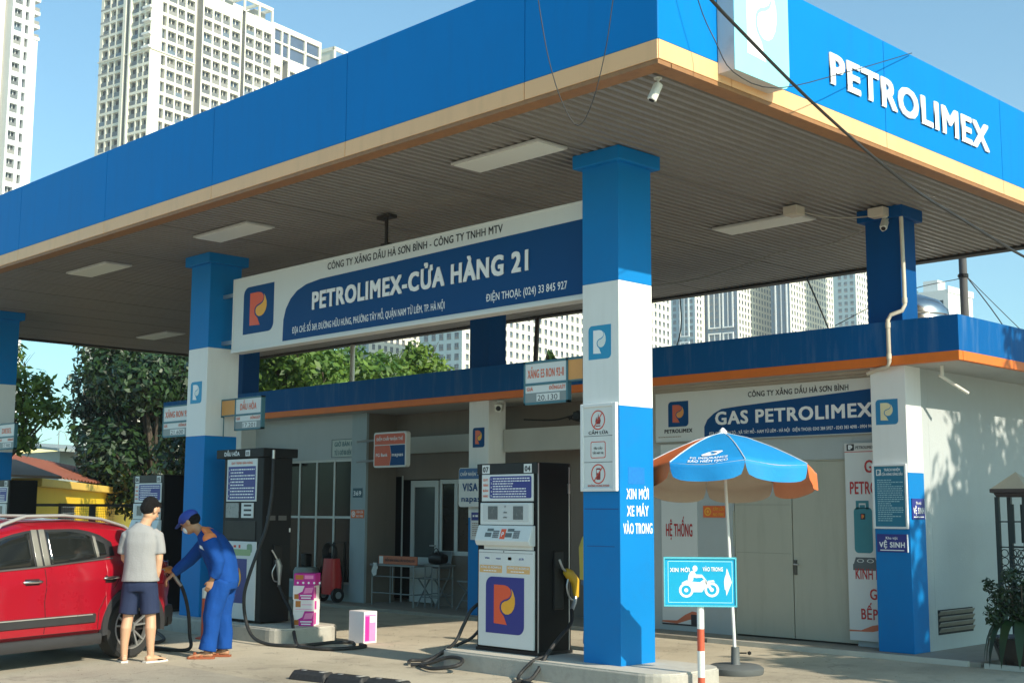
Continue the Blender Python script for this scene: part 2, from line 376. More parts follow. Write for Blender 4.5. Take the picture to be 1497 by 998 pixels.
# ================================================================= SUPPORT COLUMNS
def column(x,y,sx,sy,bands,ztop,label,base,grp,capd=.07):
    t=thing('support_column',label,'column',(x+sx/2,y+sy/2,base),grp)
    for i,(z0,z1,m_) in enumerate(bands):
        B().box(x,x+sx,y,y+sy,z0,z1).build('shaft_band',m_,t,bevel=.006)
    b=B(); b.box(x-capd,x+sx+capd,y-capd,y+sy+capd,ztop-.13,ztop+.012); b.build('capital',bands[-1][2],t,bevel=.01)
    return t
BT=[(.18,2.6,CBLUE),(2.6,3.81,WHITE),(3.81,5.0,CBLUE)]
col1=column(9.21,7.9,.5,.47,BT,5.11,'nearest blue and white column with the no fire board on it',.18,'front columns of the canopy')
col2=column(9.21,15.3,.5,.5,BT,5.11,'middle front column behind the attendant and the kerosene pump',.18,'front columns of the canopy')
col3=column(9.21,22.6,.5,.5,BT,5.11,'far front column at the left edge of the picture',.18,'front columns of the canopy')
def rcol(y,lab,zb):
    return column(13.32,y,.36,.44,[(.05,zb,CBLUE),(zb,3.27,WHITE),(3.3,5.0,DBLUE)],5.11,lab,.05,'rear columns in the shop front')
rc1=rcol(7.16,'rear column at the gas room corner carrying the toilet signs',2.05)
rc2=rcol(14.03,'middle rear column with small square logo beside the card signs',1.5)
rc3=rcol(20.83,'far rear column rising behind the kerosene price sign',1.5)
# logos on the columns
F=FX(9.21,8.37); logo(F,.08,.37,3.06,3.39,col1,mat("sky_blue_print",(.01,.27,.5),.5),TXTW,mat("pale_print",(.7,.76,.74),.5))
F=FX(9.21,15.8); logo(F,.09,.38,3.05,3.35,col2,MC["sky_blue_print"],TXTW,MC["pale_print"])
F=FX(9.21,23.1); logo(F,.09,.38,3.05,3.35,col3,MC["sky_blue_print"],TXTW,MC["pale_print"])
F=FX(13.32,7.6); logo(F,.06,.34,2.6,2.89,rc1,mat("faded_blue_print",(.01,.2,.42),.5),mat("cream_print",(.75,.68,.42),.5),MC["cream_print"])
F=FX(13.32,14.47); logo(F,.09,.35,2.56,2.86,rc2,SIGNB,TXTO,LYEL)
F=FY(7.9,9.21)
for s_,z,w in (("XIN MỜI",1.72,.33),("XE MÁY",1.56,.32),("VÀO TRONG",1.395,.43)): text(s_,F,.255,z,.1,TXTW,col1,w=w,align='C',bold=.035)
# ghost patch of old lettering and scuffs
B().fbox(F,.12,.36,1.86,2.02,0,.0015).build('faded_patch',mat("faded_blue_patch",(.002,.16,.5),.6,var=.3,scale=30),col1)
F=FX(9.21,8.37)
B().fbox(F,.02,.45,1.62,1.628,0,.001).build('scuff',mat("blue_scuff",(.002,.05,.2),.6),col1); B().fbox(F,.05,.4,1.27,1.276,0,.001).build('scuff',MC["blue_scuff"],col1)
# no fire board
nf=thing('safety_board','tall white framed board with no fire and no phone symbols on nearest column','sign',(9.18,8.15,1.8))
B().fbox(F,.01,.45,1.8,2.62,.001,.025).build('board_face',SIGNW,nf)
b=B()
for a0,a1,b0,b1 in ((.0,.035,1.79,2.63),(.41,.455,1.79,2.63),(.035,.41,1.79,1.825),(.035,.41,2.595,2.63)): b.fbox(F,a0,a1,b0,b1,.001,.04)
b.build('frame',mat("white_aluminium",(.72,.73,.73),.35,var=.03),nf,bevel=.006)
G=Fr(F.p(0,0,.025),F.u,F.v)
B().fbox(G,.04,.41,2.315,2.32,0,.001).fbox(G,.04,.41,2.065,2.07,0,.001).build('divider_line',TXTK,nf)
b=B(); b.ring(G,.22,2.47,.09,.095,.011,0,.002); b.ring(G,.22,1.955,.09,.095,.011,0,.002)
for cz in (2.47,1.955):
    b.fpoly(G,[(.16,cz-.068),(.168,cz-.075),(.282,cz+.065),(.274,cz+.072)],.002,.003)
b.fpoly(G,rsq(.125,.315,2.105,2.265,.02),0,.001); 
b.build('prohibition_ring',TXTR,nf)
B().fpoly(G,rsq(.133,.307,2.113,2.257,.015),.001,.002).build('notice_ground',SIGNW,nf)
DR=mat("dark_red_print",(.25,.02,.02),.5)
B().fpoly(G,[(.19,2.43),(.245,2.43),(.255,2.46),(.245,2.5),(.235,2.47),(.225,2.53),(.21,2.47),(.2,2.5),(.187,2.46)],.0005,.0015).build('flame_symbol',DR,nf); B().fbox(G,.19,.25,2.408,2.418,.0005,.0015).build('match_symbol',DR,nf)
B().fpoly(G,rsq(.195,.248,1.9,2.01,.01),.0005,.0015).build('phone_symbol',DR,nf)
B().fbox(G,.203,.24,1.965,1.995,.0016,.0022).build('phone_screen',SIGNW,nf)
text("CẤM LỬA",G,.225,2.335,.03,TXTK,nf,w=.25,align='C'); text("YÊU CẦU",G,.22,2.19,.019,TXTK,nf,w=.11,align='C',d=.003); text("TẮT MÁY XE",G,.22,2.145,.019,TXTK,nf,w=.14,align='C',d=.003); text("KHÔNG DÙNG ĐTDĐ",G,.225,1.835,.018,TXTR,nf,w=.27,align='C')
# ================================================================= STATION NAME BOARD
sx=9.4; F=FX(sx,15.0); W=15.0-8.4; zb,zt=3.72,4.73
nb=thing('station_name_board','long blue and white station name board hung between two front columns','sign',(sx,11.7,3.72))
B().fbox(F,0,W,zb,zt,-.16,-.01).build('board_case',mat("board_case",(.3,.3,.29),.6),nb)
B().fbox(F,.02,W-.02,zb+.02,zt-.02,-.01,0).build('board_face',SIGNW,nb)
pts=[(W-.03,zb+.05),(W-.03,zt-.19)]+[(x,z) for x,z in ((2.0,zt-.24),(1.7,zt-.27),(1.5,zt-.33),(1.36,zt-.42),(1.26,zt-.54),(1.21,zt-.68),(1.2,zb+.05))]
B().fpoly(F,pts,0,.002).build('blue_field',SIGNB,nb)
b=B()
b.fbox(F,0,W,zb-.01,zb+.03,-.16,.02).fbox(F,0,W,zt-.02,zt,-.16,.01).fbox(F,0,.025,zb+.03,zt-.02,-.16,.01).fbox(F,W-.025,W,zb+.03,zt-.02,-.16,.01)
b.build('frame',SIGNW,nb,bevel=.004)
logo(F,.26,.98,zb+.22,zb+.86,nb,SIGNB,LRED,LYEL)
text("CÔNG TY XĂNG DẦU HÀ SƠN BÌNH - CÔNG TY TNHH MTV",F,2.15,zt-.145,.09,TXTK,nb,w=3.15,bold=.025)
text("PETROLIMEX-CỬA HÀNG 21",F,1.85,zb+.4,.22,TXTW,nb,d=.003,w=3.85,bold=.065,thick=.008)
text("ĐỊA CHỈ: SỐ 369, ĐƯỜNG HỮU HƯNG, PHƯỜNG TÂY MỖ, QUẬN NAM TỪ LIÊM, TP. HÀ NỘI",F,1.42,zb+.13,.085,TXTW,nb,d=.003,w=2.95,bold=.02)
text("ĐIỆN THOẠI: (024) 33 845 927",F,5.05,zb+.13,.085,TXTW,nb,d=.003,w=1.2,bold=.02)
b=B()
for z in (3.85,4.5): b.box(9.42,9.46,14.98,15.3,z,z+.05)
for z in (3.85,4.5): b.box(9.42,9.46,8.36,8.45,z,z+.05)
b.build('bracket',STEEL,nb)
# hanging strut above the board
b=B(); b.box(9.41,9.44,11.71,11.74,4.74,5.1).box(9.37,9.48,11.6,11.85,5.06,5.1); b.box(9.39,9.46,11.66,11.79,4.735,4.76); b.build('hanger',mat("dark_steel",(.03,.025,.02),.6,.4),nb)
# ================================================================= ILLUMINATED LOGO BOX + LETTERS ON FASCIA
lb=thing('logo_box','protruding box sign with pale cyan face and white emblem on sunlit fascia','sign',(8.75,5.98,5.2))
F=FY(5.9,8.35)
B().fpoly(F,rsq(0,.8,5.19,6.25,.1,(1,1,0,1)),-.165,-.002).build('box_case',mat("faded_box_side",(.6,.56,.52),.6,var=.1,dirt=.2),lb)
B().fpoly(F,rsq(.0,.8,5.19,6.25,.1,(1,1,0,1)),-.002,.004).build('box_face',mat("faded_cyan_face",(.3,.68,.72),.35,var=.08,scale=3),lb)
logo(F,.0,.8,5.19,6.25,lb,pm=TXTW,dm=TXTW,d=.005,bg=False)
F=FY(6.07,0)
fl=thing('fascia_lettering','large raised white brand letters on the sunlit blue fascia','sign',(11.7,6.05,5.5))
text("PETROLIMEX",F,10.08,5.54,.3,TXTW,fl,d=.004,w=3.25,bold=.055,thick=.012,name='raised_lettering')
# ================================================================= PRICE SIGNS
PF=mat("price_sign_frame",(.05,.16,.2),.5)
PO=mat("orange_board",(.7,.33,.1),.6,var=.08)
def price_sign(x,yl,yr,z0,z1,oside,name,price,label):
    F=FX(x,yl); W=yl-yr; H=z1-z0
    t=thing('price_sign',label,'sign',(x,(yl+yr)/2,z0),'fuel price signs')
    b=B(); fr=.022
    b.fbox(F,0,W,z0,z0+fr,-.05,.006).fbox(F,0,W,z1-fr,z1,-.05,.006).fbox(F,0,fr,z0,z1,-.05,.006).fbox(F,W-fr,W,z0,z1,-.05,.006).fbox(F,fr,W-fr,z0+H*.44,z0+H*.5,-.05,.006)
    b.build('frame',PF,t); B().fbox(F,fr,W-fr,z0+fr,z1-fr,-.04,0).build('panel',SIGNW,t)
    B().fbox(F,fr,W-fr,z0+fr,z0+H*.27,0,.003).build('digit_window',mat("digit_window",(.22,.25,.25),.4),t)
    text(name,F,W/2,z0+H*.62,H*.2,TXTO,t,w=W*(.82 if len(name)>8 else .6),align='C')
    text("GIÁ",F,.045,z0+H*.32,H*.085,TXTO,t); text("ĐỒNG/LÍT",F,W-.035,z0+H*.32,H*.085,TXTO,t,align='R',w=W*.36)
    B().fbox(F,W*.3,W*.82,z0+H*.07,z0+H*.24,.003,.005).build('digit_strip',SIGNW,t)
    text(price,F,W*.55,z0+H*.085,H*.13,TXTK,t,d=.006,w=W*.45,align='C',bold=.0)
    if oside:
        a0,a1=(W,W+.19) if oside=='R' else (-.34,0)
        B().fbox(F,a0,a1,z0+H*.5,z1-.02,-.04,-.005).build('orange_bracket_board',PO,t)
        b=B(); b.fbox(F,a0,a1,z1-.02,z1,-.05,.0).fbox(F,a0,a1,z0+H*.47,z0+H*.5,-.05,.0)
        if oside=='L': b.fbox(F,a0-.02,a0,z0+H*.44,z1,-.05,0).fbox(F,a0+.02,a0+.03,2.58,z0+H*.45,-.03,-.02).fbox(F,a0-.04,a0-.03,2.58,z0+H*.45,-.03,-.02)
        b.build('bracket',PF,t)
    return t
price_sign(9.3,9.27,8.65,2.68,3.12,'R',"XĂNG E5 RON 92-II","20.130",'E5 petrol price sign reading 20.130 beside the nearest column')
price_sign(9.45,14.95,14.3,2.66,3.1,'L',"DẦU HỎA","17.201",'kerosene price sign with orange bracket board on the middle column')
price_sign(9.3,16.6,15.85,2.62,3.07,None,"XĂNG RON 95","21.600",'petrol price sign half hidden behind the left side of middle column')
price_sign(9.3,22.25,21.6,2.62,3.07,'L',"DIESEL","17.900",'price sign at the far left edge of the picture')
# ================================================================= ISLANDS
def island(y0,y1,label):
    t=thing('pump_island',label,'kerb',(9.45,(y0+y1)/2,0),'pump islands')
    F=Fr((8.95,y0,0),(1,0,0),(0,1,0))
    B().fpoly(F,rsq(0,1.0,0,y1-y0,.28),0,.17).build('concrete_body',CONC,t,bevel=.012)
    B().fpoly(F,rsq(.015,.985,.015,y1-y0-.015,.27),.17,.182).build('top_slab',mat("island_top",(.5,.47,.4),.8,var=.12,scale=4,dirt=.25,dirtc=(.2,.18,.15),bump=.1),t)
    return t
island(7.2,10.25,'nearest concrete pump island under the petrol pump'); island(13.05,18.6,'middle concrete pump island holding kerosene pump and middle column'); island(20.0,25,'far concrete pump island at the left edge')
# ================================================================= PUMPS
BLK2=mat("black_pump_side",(.005,.005,.005),.45,var=.3,scale=3,spec=.15,dirt=.08,dirtc=(.02,.02,.018))
def nozzle(pos,mt,label,grp=None,flip=1):
    x,y,z=pos; t=thing('fuel_nozzle',label,'fuel nozzle',pos,grp)
    b=B(); b.loft([(x-.02,y,z+.02),(x+.05,y-.0,z+.0),(x+.12,y,z-.05)],[(.028,.03),(.035,.04),(.03,.03)],ref=(0,1,0),n=10); b.build('nozzle_body',mt,t,smooth=50)
    B().tube([(x-.02,y,z+.02),(x-.08,y,z+.05),(x-.14,y,z+.09),(x-.17,y,z+.13)],.012).build('spout',STEEL,t,smooth=50)
    B().tube([(x+.12,y,z-.05),(x+.15,y,z-.12),(x+.16,y,z-.24)],.022).build('handle',mt,t,smooth=50)
    B().tube(spline([(x+.0,y,z-.03),(x+.02,y,z-.11),(x+.09,y,z-.2),(x+.15,y,z-.22)],4),.007).build('guard',BLACK,t,smooth=50)
    return t
def hose(pts,label,r=.019,grp=None,fit=True):
    o=B().tube(spline(pts,8),r,10).build('fuel_hose',RUBBER,None,smooth=60); tag(o,label,'hose',grp); return o
def petrol_pump(x,yl,yr,label,nums=("07","04"),top=2.09):
    W=yl-yr; F=FX(x,yl); t=thing('fuel_pump',label,'fuel pump',(x+.3,(yl+yr)/2,.18),'petrol pumps')
    B().fbox(F,0,W,.2,top,-.5,-.012).build('cabinet',BLK2,t,bevel=.012)
    B().fbox(F,-.01,W+.01,.182,.215,-.51,-.005).build('plinth',BLACK,t)
    a0,a1=.075,W-.055
    B().fbox(F,.0,W,top-.11,top-.003,-.011,0).build('header',BLACK,t)
    for s_,aa in ((nums[0],.135),(nums[1],W-.13)):
        B().fbox(F,aa-.055,aa+.055,top-.105,top-.015,0,.004).build('number_plate',SIGNW,t); text(s_,F,aa,top-.088,.055,TXTK,t,d=.005,align='C',bold=.05)
    B().fbox(F,a0,a1,1.70,1.975,-.012,.004).build('notice_panel',SIGNW,t,bevel=.004)
    B().fpoly(F,rsq(a0+.12,a1-.02,1.73,1.955,.02),.004,.006).build('notice_print_ground',NAVY,t)
    for i,s_ in enumerate(("QUY","TRÌNH","BÁN","HÀNG")): text(s_,F,a0+.06,1.91-i*.056,.024,TXTO,t,d=.006,align='C',w=.075)
    for i in range(5): text(str(i+1)+".",F,a0+.14,1.92-i*.043,.02,TXTW,t,d=.007)
    fineprint(F,a0+.17,a1-.04,1.945,1.735,8,TXTW,t,d=.0075,seed=3)
    B().fbox(F,a0,a1,1.686,1.699,-.012,.006).build('black_joint',BLACK,t)
    B().fbox(F,a0-.005,a1+.0,1.46,1.684,-.012,.02).build('display_housing',PWHITE,t,bevel=.008)
    B().fpoly(F,rsq(a0+.04,a1-.04,1.495,1.67,.015),.02,.024).build('display_bezel',mat("bezel_white",(.55,.57,.56),.4),t,bevel=.003)
    for aa in (a0+.12,a1-.26): B().fbox(F,aa,aa+.14,1.515,1.65,.024,.027).build('price_display',mat("lcd_display",(.1,.115,.12),.25,var=.35,scale=25),t)
    for z in (1.64,1.58,1.53): text("LÍT" if z>1.6 else "ĐỒNG",F,(a0+a1)/2,z,.012,TXTK,t,d=.026,align='C')
    c=B(); V=[F.p(a,b,d) for a in (a0-.02,a1+.02) for b,d in ((1.455,-.01),(1.455,.03),(1.3,.085),(1.25,.06),(1.25,-.01))]
    c.add(V,[(0,1,2,3,4),(9,8,7,6,5),(0,5,6,1),(1,6,7,2),(2,7,8,3),(3,8,9,4)]); c.build('keypad_console',PWHITE,t,bevel=.008)
    K=Fr(F.p(0,1.3,.0855),F.u,(F.p(0,1.455,.03)-F.p(0,1.3,.085)))
    for aa in (a0+.12,a1-.33):
        b=B(); b.fbox(K,aa+.02,aa+.11,.1,.13,0,.003).fbox(K,aa,aa+.09,.04,.085,0,.003); b.build('small_display',mat("small_lcd",(.12,.13,.12),.3),t)
        kb=B()
        for i in range(3):
            for j in range(4): kb.fbox(K,aa+.115+i*.03,aa+.138+i*.03,.03+j*.021,.046+j*.021,0,.005)
        kb.build('keypad',mat("key_grey",(.2,.2,.2),.5),t)
    B().fbox(K,(a0+a1)/2-.03,(a0+a1)/2+.04,.02,.125,0,.003).build('red_badge',LRED,t); text("P",K,(a0+a1)/2+.005,.045,.05,TXTW,t,d=.004,align='C')
    B().fbox(F,a0+.05,a1,1.212,1.249,-.012,.012).build('console_foot',PWHITE,t)
    B().fbox(F,a0-.03,a1+.02,.235,1.205,-.012,.014).build('lower_panel',PWHITE,t,bevel=.005)
    B().fbox(F,a0-.02,a1+.01,1.175,1.18,.014,.0155).build('panel_seam',mat("grey_seam",(.25,.25,.25),.6),t)
    B().lathe(F.p(.42,1.19,.015),[(.008,0)],10,M=Matrix((F.u,F.v,F.n)).transposed()).build('lock',BLACK,t)
    Gf=Fr(F.p(0,0,.014),F.u,F.v); RM=Matrix((F.u,F.v,F.n)).transposed()
    for i,(cc,s_) in enumerate(((TXTK,"VISA"),(TXTK,"napas"),(TXTR,""),(TXTK,"JCB"))):
        aa=a0+.06+i*.165
        B().fbox(Gf,aa,aa+.09,1.09,1.155,0,.002).build('card_sticker',SIGNW,t)
        if s_: text(s_,Gf,aa+.045,1.112,.02,NAVY,t,d=.003,align='C',w=.07)
        else:
            B().lathe(Gf.p(aa+.033,1.122,.003),[(.017,0)],12,M=RM).build('card_disc',TXTR,t); B().lathe(Gf.p(aa+.055,1.122,.004),[(.017,0)],12,M=RM).build('card_disc',LYEL,t)
    for aa in (a0-.01,a0+.39):
        B().fbox(Gf,aa,aa+.33,.975,1.05,0,.002).build('fuel_label',mat("pale_orange_label",(.72,.42,.16),.5),t); text("XĂNG E5 RON92-II",Gf,aa+.165,1.018,.022,TXTW,t,d=.003,align='C',w=.3); fineprint(Gf,aa+.06,aa+.27,1.005,.982,1,TXTW,t,d=.003,seed=5)
    logo(Gf,.16,.715,.37,.935,t)
    return t
pump1=petrol_pump(9.22,9.88,9.0,'nearest petrol pump, number plates 07 and 04, beside the sign covered column')
pump2=petrol_pump(9.22,17.25,16.37,'petrol pump behind the man in the grey shirt',nums=("06","05"))
pump3=petrol_pump(9.22,22.4,21.52,'petrol pump cut off by the left edge of the picture',nums=("02","01"))
# side details of the nearest pump (faces -Y)
F=FY(9.0,9.23)
b=B(); b.fbox(F,.22,.36,.62,1.2,-.0,.02); b.build('nozzle_holster',BLACK,pump1,bevel=.01)
B().fbox(F,.0,.012,.2,2.08,0,.006).fbox(F,.45,.46,.2,2.05,0,.006).build('edge_strip',STEEL,pump1)
B().fbox(F,.43,.455,1.78,1.88,.006,.02).build('key_lock',STEEL,pump1)
YN=mat("yellow_nozzle",(.6,.36,.02),.4,var=.1,dirt=.2)
nz1=thing('fuel_nozzle','yellow fuel nozzle hanging on the side of the nearest petrol pump','fuel nozzle',(9.55,8.95,.95))
B().loft([(9.56,8.93,1.0),(9.62,8.93,.97),(9.7,8.93,.9),(9.72,8.93,.74)],[(.03,.035),(.045,.055),(.045,.05),(.025,.03)],ref=(0,1,0),n=12).build('nozzle_body',YN,nz1,smooth=60)
B().tube([(9.57,8.93,1.0),(9.52,8.93,1.03),(9.49,8.93,1.08),(9.48,8.94,1.12)],.013).build('spout',STEEL,nz1,smooth=60)
B().tube(spline([(9.6,8.93,.93),(9.58,8.93,.84),(9.62,8.93,.74),(9.7,8.93,.7)],4),.01).build('lever_guard',STEEL,nz1,smooth=60)
B().tube([(9.71,8.93,.75),(9.68,8.92,.68),(9.62,8.9,.62)],.022).build('swivel',STEEL,nz1,smooth=60)
hose([(9.62,8.9,.62),(9.5,8.8,.5),(9.28,8.75,.38),(9.08,8.72,.24),(8.93,8.7,.1),(8.8,8.68,.025),(8.62,8.66,.025),(8.5,8.6,.025)],'black fuel hose running from the yellow nozzle to the front foot of nearest pump')
hose([(9.05,8.75,.21),(8.95,8.8,.17),(8.84,8.86,.05),(8.7,8.72,.025),(8.62,8.5,.025),(8.5,8.25,.025)],'short black hose lying over the kerb below the nearest petrol pump',.017)
hose([(9.62,9.93,.75),(9.3,10.0,.6),(9.2,10.05,.42),(9.1,10.08,.24),(9.0,10.25,.1),(8.85,10.3,.03),(8.72,10.15,.03),(8.62,9.85,.04),(8.72,9.62,.08),(8.88,9.72,.12),(8.9,9.95,.12),(8.8,10.15,.05),(8.7,10.3,.03)],'black fuel hose coiled on the ground left of the nearest pump')
hose([(9.5,9.93,.55),(9.35,10.05,.3),(9.25,10.2,.2),(9.1,10.45,.05),(8.95,10.6,.03),(8.8,10.45,.03)],'second black hose sagging at the left side of the nearest pump',.017)
# ---------------- kerosene pump
F=FX(9.2,14.78); W=.94
kp=thing('fuel_pump','black kerosene pump with blue instruction poster in front of the middle column','fuel pump',(9.45,14.3,.18))

GRY=mat("charcoal_pump_metal",(.009,.01,.011),.5,spec=.2,var=.2,scale=3,dirt=.1,dirtc=(.03,.03,.03))
B().fbox(F,.02,W-.0,.2,2.27,-.44,0).build('cabinet',GRY,kp,bevel=.01)
B().fbox(F,-.14,W+.03,2.27,2.385,-.5,.03).build('header_slab',GRY,kp,bevel=.008)
text("DẦU HỎA",F,.1-.04,2.3,.052,TXTW,kp,d=.032,w=.36,bold=.04)
B().fbox(F,.56,.66,2.29,2.365,.03,.033).build('number_plate',SIGNW,kp); text("03",F,.61,2.303,.045,TXTK,kp,d=.034,align='C',bold=.05)
B().fbox(F,.1,.8,1.71,2.255,0,.008).build('notice_panel',SIGNW,kp)
B().fbox(F,.13,.77,1.73,2.16,.008,.01).build('notice_print_ground',NAVY,kp)
text("QUY TRÌNH BÁN HÀNG",F,.45,2.19,.03,TXTO,kp,d=.009,align='C',w=.5)
for i in range(5): text(str(i+1)+".",F,.15,2.1-i*.083,.025,TXTW,kp,d=.011)
fineprint(F,.19,.75,2.14,1.74,10,TXTW,kp,d=.0115,seed=8)
B().fbox(F,.1,.4,1.5,1.69,0,.01).build('display_window',mat("lcd_display2",(.25,.27,.27),.3,var=.5,scale=18),kp)
B().fbox(F,.47,.74,1.5,1.69,0,.012).build('counter_plate',PWHITE,kp)
b=B()
for z in (1.645,1.585,1.525): b.fbox(F,.53,.7,z,z+.025,.012,.014)
b.build('counter_window',TXTK,kp)
B().fbox(F,.08,.8,1.22,1.46,0,.008).build('recessed_cover',BLACK,kp,bevel=.005)
B().fbox(F,.04,.84,.22,1.2,0,.014).build('lower_panel',PWHITE,kp,bevel=.006)
Gf=Fr(F.p(0,0,.014),F.u,F.v)
logo(Gf,.1,.64,.42,.98,kp)
B().fpoly(Gf,rsq(.3,.72,1.02,1.1,.03),0,.002).build('green_label',mat("pale_green_label",(.3,.42,.2),.5),kp)
B().fbox(Gf,.32,.38,1.12,1.15,0,.002).fbox(Gf,.44,.48,1.115,1.155,0,.002).build('small_stickers',TXTR,kp)
B().fpoly(Gf,rsq(.63,.75,1.06,1.17,.03),0,.0015).build('leaf_sticker',mat("leaf_green",(.2,.32,.2),.5),kp)
F2=FY(13.84,9.2)
B().fbox(F2,.17,.3,.74,1.16,0,.03).build('nozzle_holster',BLACK,kp,bevel=.008)
B().fbox(F2,.06,.19,1.47,1.53,0,.01).fbox(F2,.24,.36,1.47,1.53,0,.01).build('side_plate',mat("dark_steel2",(.12,.12,.12),.4,.5),kp)
B().fbox(F2,.41,.43,1.32,1.37,0,.004).build('white_sticker',SIGNW,kp)
b=B(); b.tube([(9.3,13.78,2.36),(9.3,13.78,2.24)],.022); b.build('hose_joint',STEEL,kp,smooth=50)
nz2=thing('fuel_nozzle','grey metal fuel nozzle hanging on the side of the kerosene pump','fuel nozzle',(9.4,13.78,.9))
B().loft([(9.4,13.78,.98),(9.43,13.78,.9),(9.43,13.77,.74),(9.43,13.77,.64)],[(.03,.035),(.04,.045),(.022,.025),(.02,.02)],ref=(0,1,0),n=12).build('nozzle_body',mat("grey_metal",(.35,.36,.36),.35,.7,dirt=.2),nz2,smooth=60)
B().tube([(9.4,13.78,.98),(9.36,13.79,1.05),(9.33,13.8,1.1)],.012).build('spout',STEEL,nz2,smooth=60)
B().tube(spline([(9.38,13.78,.92),(9.33,13.78,.82),(9.36,13.78,.72),(9.42,13.78,.7)],4),.008).build('lever_guard',STEEL,nz2,smooth=60)
hose([(9.3,13.78,2.25),(9.28,13.75,2.1),(9.24,13.7,1.8),(9.16,13.68,1.4),(9.03,13.66,1.1),(8.9,13.64,.8),(8.85,13.66,.56),(8.85,13.62,.3),(8.82,13.42,.1),(8.82,13.1,.025),(8.93,12.7,.025),(9.2,12.66,.025),(9.5,12.72,.025),(9.68,12.6,.025),(9.55,12.35,.025)],'long black hose looping from the top of the kerosene pump to the ground',.021)
hose([(9.43,13.77,.66),(9.45,13.68,.5),(9.4,13.45,.35),(9.2,13.1,.16),(8.98,12.7,.03),(8.95,12.45,.025),(9.02,12.15,.025),(9.3,12.05,.025),(9.52,12.1,.025),(9.6,12.3,.025)],'black hose from the grey nozzle curving over the ground to the pink carton',.021)
# ================================================================= CARTONS
def carton(x,y,z,sx,sy,sz,label,grp,style,rot=0):
    t=thing('carton',label,'box',(x,y,z),grp)
    MG=mat("magenta_print",(.55,.02,.28),.5,var=.1); PK=mat("pink_print",(.85,.25,.5),.5,var=.15,scale=15); BR=mat("brown_orange_print",(.5,.17,.03),.5,var=.3,scale=20); WC=mat("white_carton",(.85,.78,.76),.5,var=.05)
    if rot: t.rotation_euler=(0,0,rot)
    B().box(x-sx/2,x+sx/2,y-sy/2,y+sy/2,z,z+sz).build('carton_body',MG if style==0 else WC,t,bevel=.004)
    F=FX(x-sx/2,y+sy/2,z); G=FY(y-sy/2,x-sx/2,z)
    if style==0:
        B().fbox(F,.02,sy*.45,sz*.5,sz-.02,0,.002).build('picture',BR,t)
        b=B()
        for i in range(5): b.ring(F,.05+i*.07,.035,.014,.014,.013,0,.002,10)
        b.build('round_icon',TXTW,t); B().fbox(F,sy*.5,sy*.92,sz*.55,sz*.85,0,.002).build('print_patch',PK,t)
    elif style==1:
        B().fpoly(F,[(sy*.3,.0),(sy,.0),(sy,sz),(sy*.55,sz),(sy*.45,sz*.6),(sy*.2,sz*.4)],0,.002).build('print_patch',MG,t)
        B().fpoly(F,[(sy*.5,sz*.45),(sy*.9,sz*.5),(sy*.97,sz*.9),(sy*.6,sz*.85)],.002,.004).build('print_highlight',PK,t)
        B().fbox(F,.02,sy*.28,.01,sz*.4,0,.0025).build('picture',BR,t); B().fbox(F,sy*.4,sy*.85,.015,.03,.002,.003).fbox(F,sy*.35,sy*.9,.045,.06,.002,.003).build('text_line',TXTW,t)
    elif style==2:
        B().fbox(F,.03,sy*.35,sz*.35,sz*.9,0,.0025).build('picture',BR,t); b=B()
        b.fbox(F,sy*.4,sy*.9,sz*.55,sz*.6,0,.002); b.fbox(F,.03,sy*.9,.02,.026,0,.002); b.build('text_line',PK,t)
    else:
        B().fbox(F,sy*.0,sy*1,sz*.0,sz*.14,0,.001).build('lower_band',WC,t)
    B().fbox(G,.01,sx*(.9 if style==3 else .35),.02,sz*.9,0,.002).build('side_print',MG if style!=3 else PK,t)
    if style==3:
        B().fbox(G,sx*.1,sx*.4,.03,sz*.85,.002,.003).build('side_stripe',MG,t); B().fbox(G,sx*.45,sx*.85,sz*.65,sz*.85,.002,.003).build('side_label',WC,t)
        text("OMACHI",Fr(G.p(sx*.31,.1,0),G.v,-G.u),0,0,.045,TXTW,t,d=.004,w=.22) if False else None
    return t
zz=.184
for st,h,lb in ((1,.18,'bottom carton with magenta swirl in the stack on the middle island'),(2,.135,'mostly white carton second from the bottom of the stack'),(1,.17,'carton with magenta swirl just under the top of the stack'),(0,.15,'dark magenta carton topping the stack beside the kerosene pump')):
    carton(9.56+random.uniform(-.01,.01),13.35+random.uniform(-.01,.01),zz,.24,.27,h,lb,'cartons stacked on the island',st,R_(38)); zz+=h+.001
carton(9.93,12.68,0,.2,.3,.38,'upright white carton with pink side standing alone on the ground',None,3)
# ================================================================= RUBBER BLOCKS
def block(p,ang,L,label):
    t=thing('kerb_block',label,'bumper',p,'black rubber bumpers lying in a row'); u=Vector((math.cos(ang),math.sin(ang),0)); F=Fr(p,u,(0,0,1)); b=B()
    pr=[(-.1,0),(-.08,.06),(-.05,.085),(.05,.085),(.08,.06),(.1,0)]
    V=[]; 
    for a,e in ((-L/2,0.0),(-L/2+.03,1),(L/2-.03,1),(L/2,0)):
        for d,z in pr: V.append(F.p(a,z*(1 if e else .35),d))
    n=6; Fs=[tuple(range(n))[::-1],tuple(range(3*n,4*n))]
    for i in range(3):
        for k in range(n): Fs.append((i*n+k,i*n+(k+1)%n,(i+1)*n+(k+1)%n,(i+1)*n+k))
    b.add(V,Fs).build('block_body',RUBBER,t,bevel=.008)
    for a in (-L*.25,L*.25): B().lathe(F.p(a,.085,0),[(.03,-.002),(.03,.003),(.018,.004)],12).build('bolt',STEEL,t)
    B().fbox(F,L*.28,L*.36,.085,.087,-.05,.05).build('worn_mark',mat("worn_pale",(.4,.38,.33),.8,var=.4,scale=40),t)
block((7.4,10.2,0),R_(-81),.47,'first rubber bumper block, leftmost in the row on the ground')
block((7.47,9.72,0),R_(-82),.47,'second rubber bumper block, middle of the row')
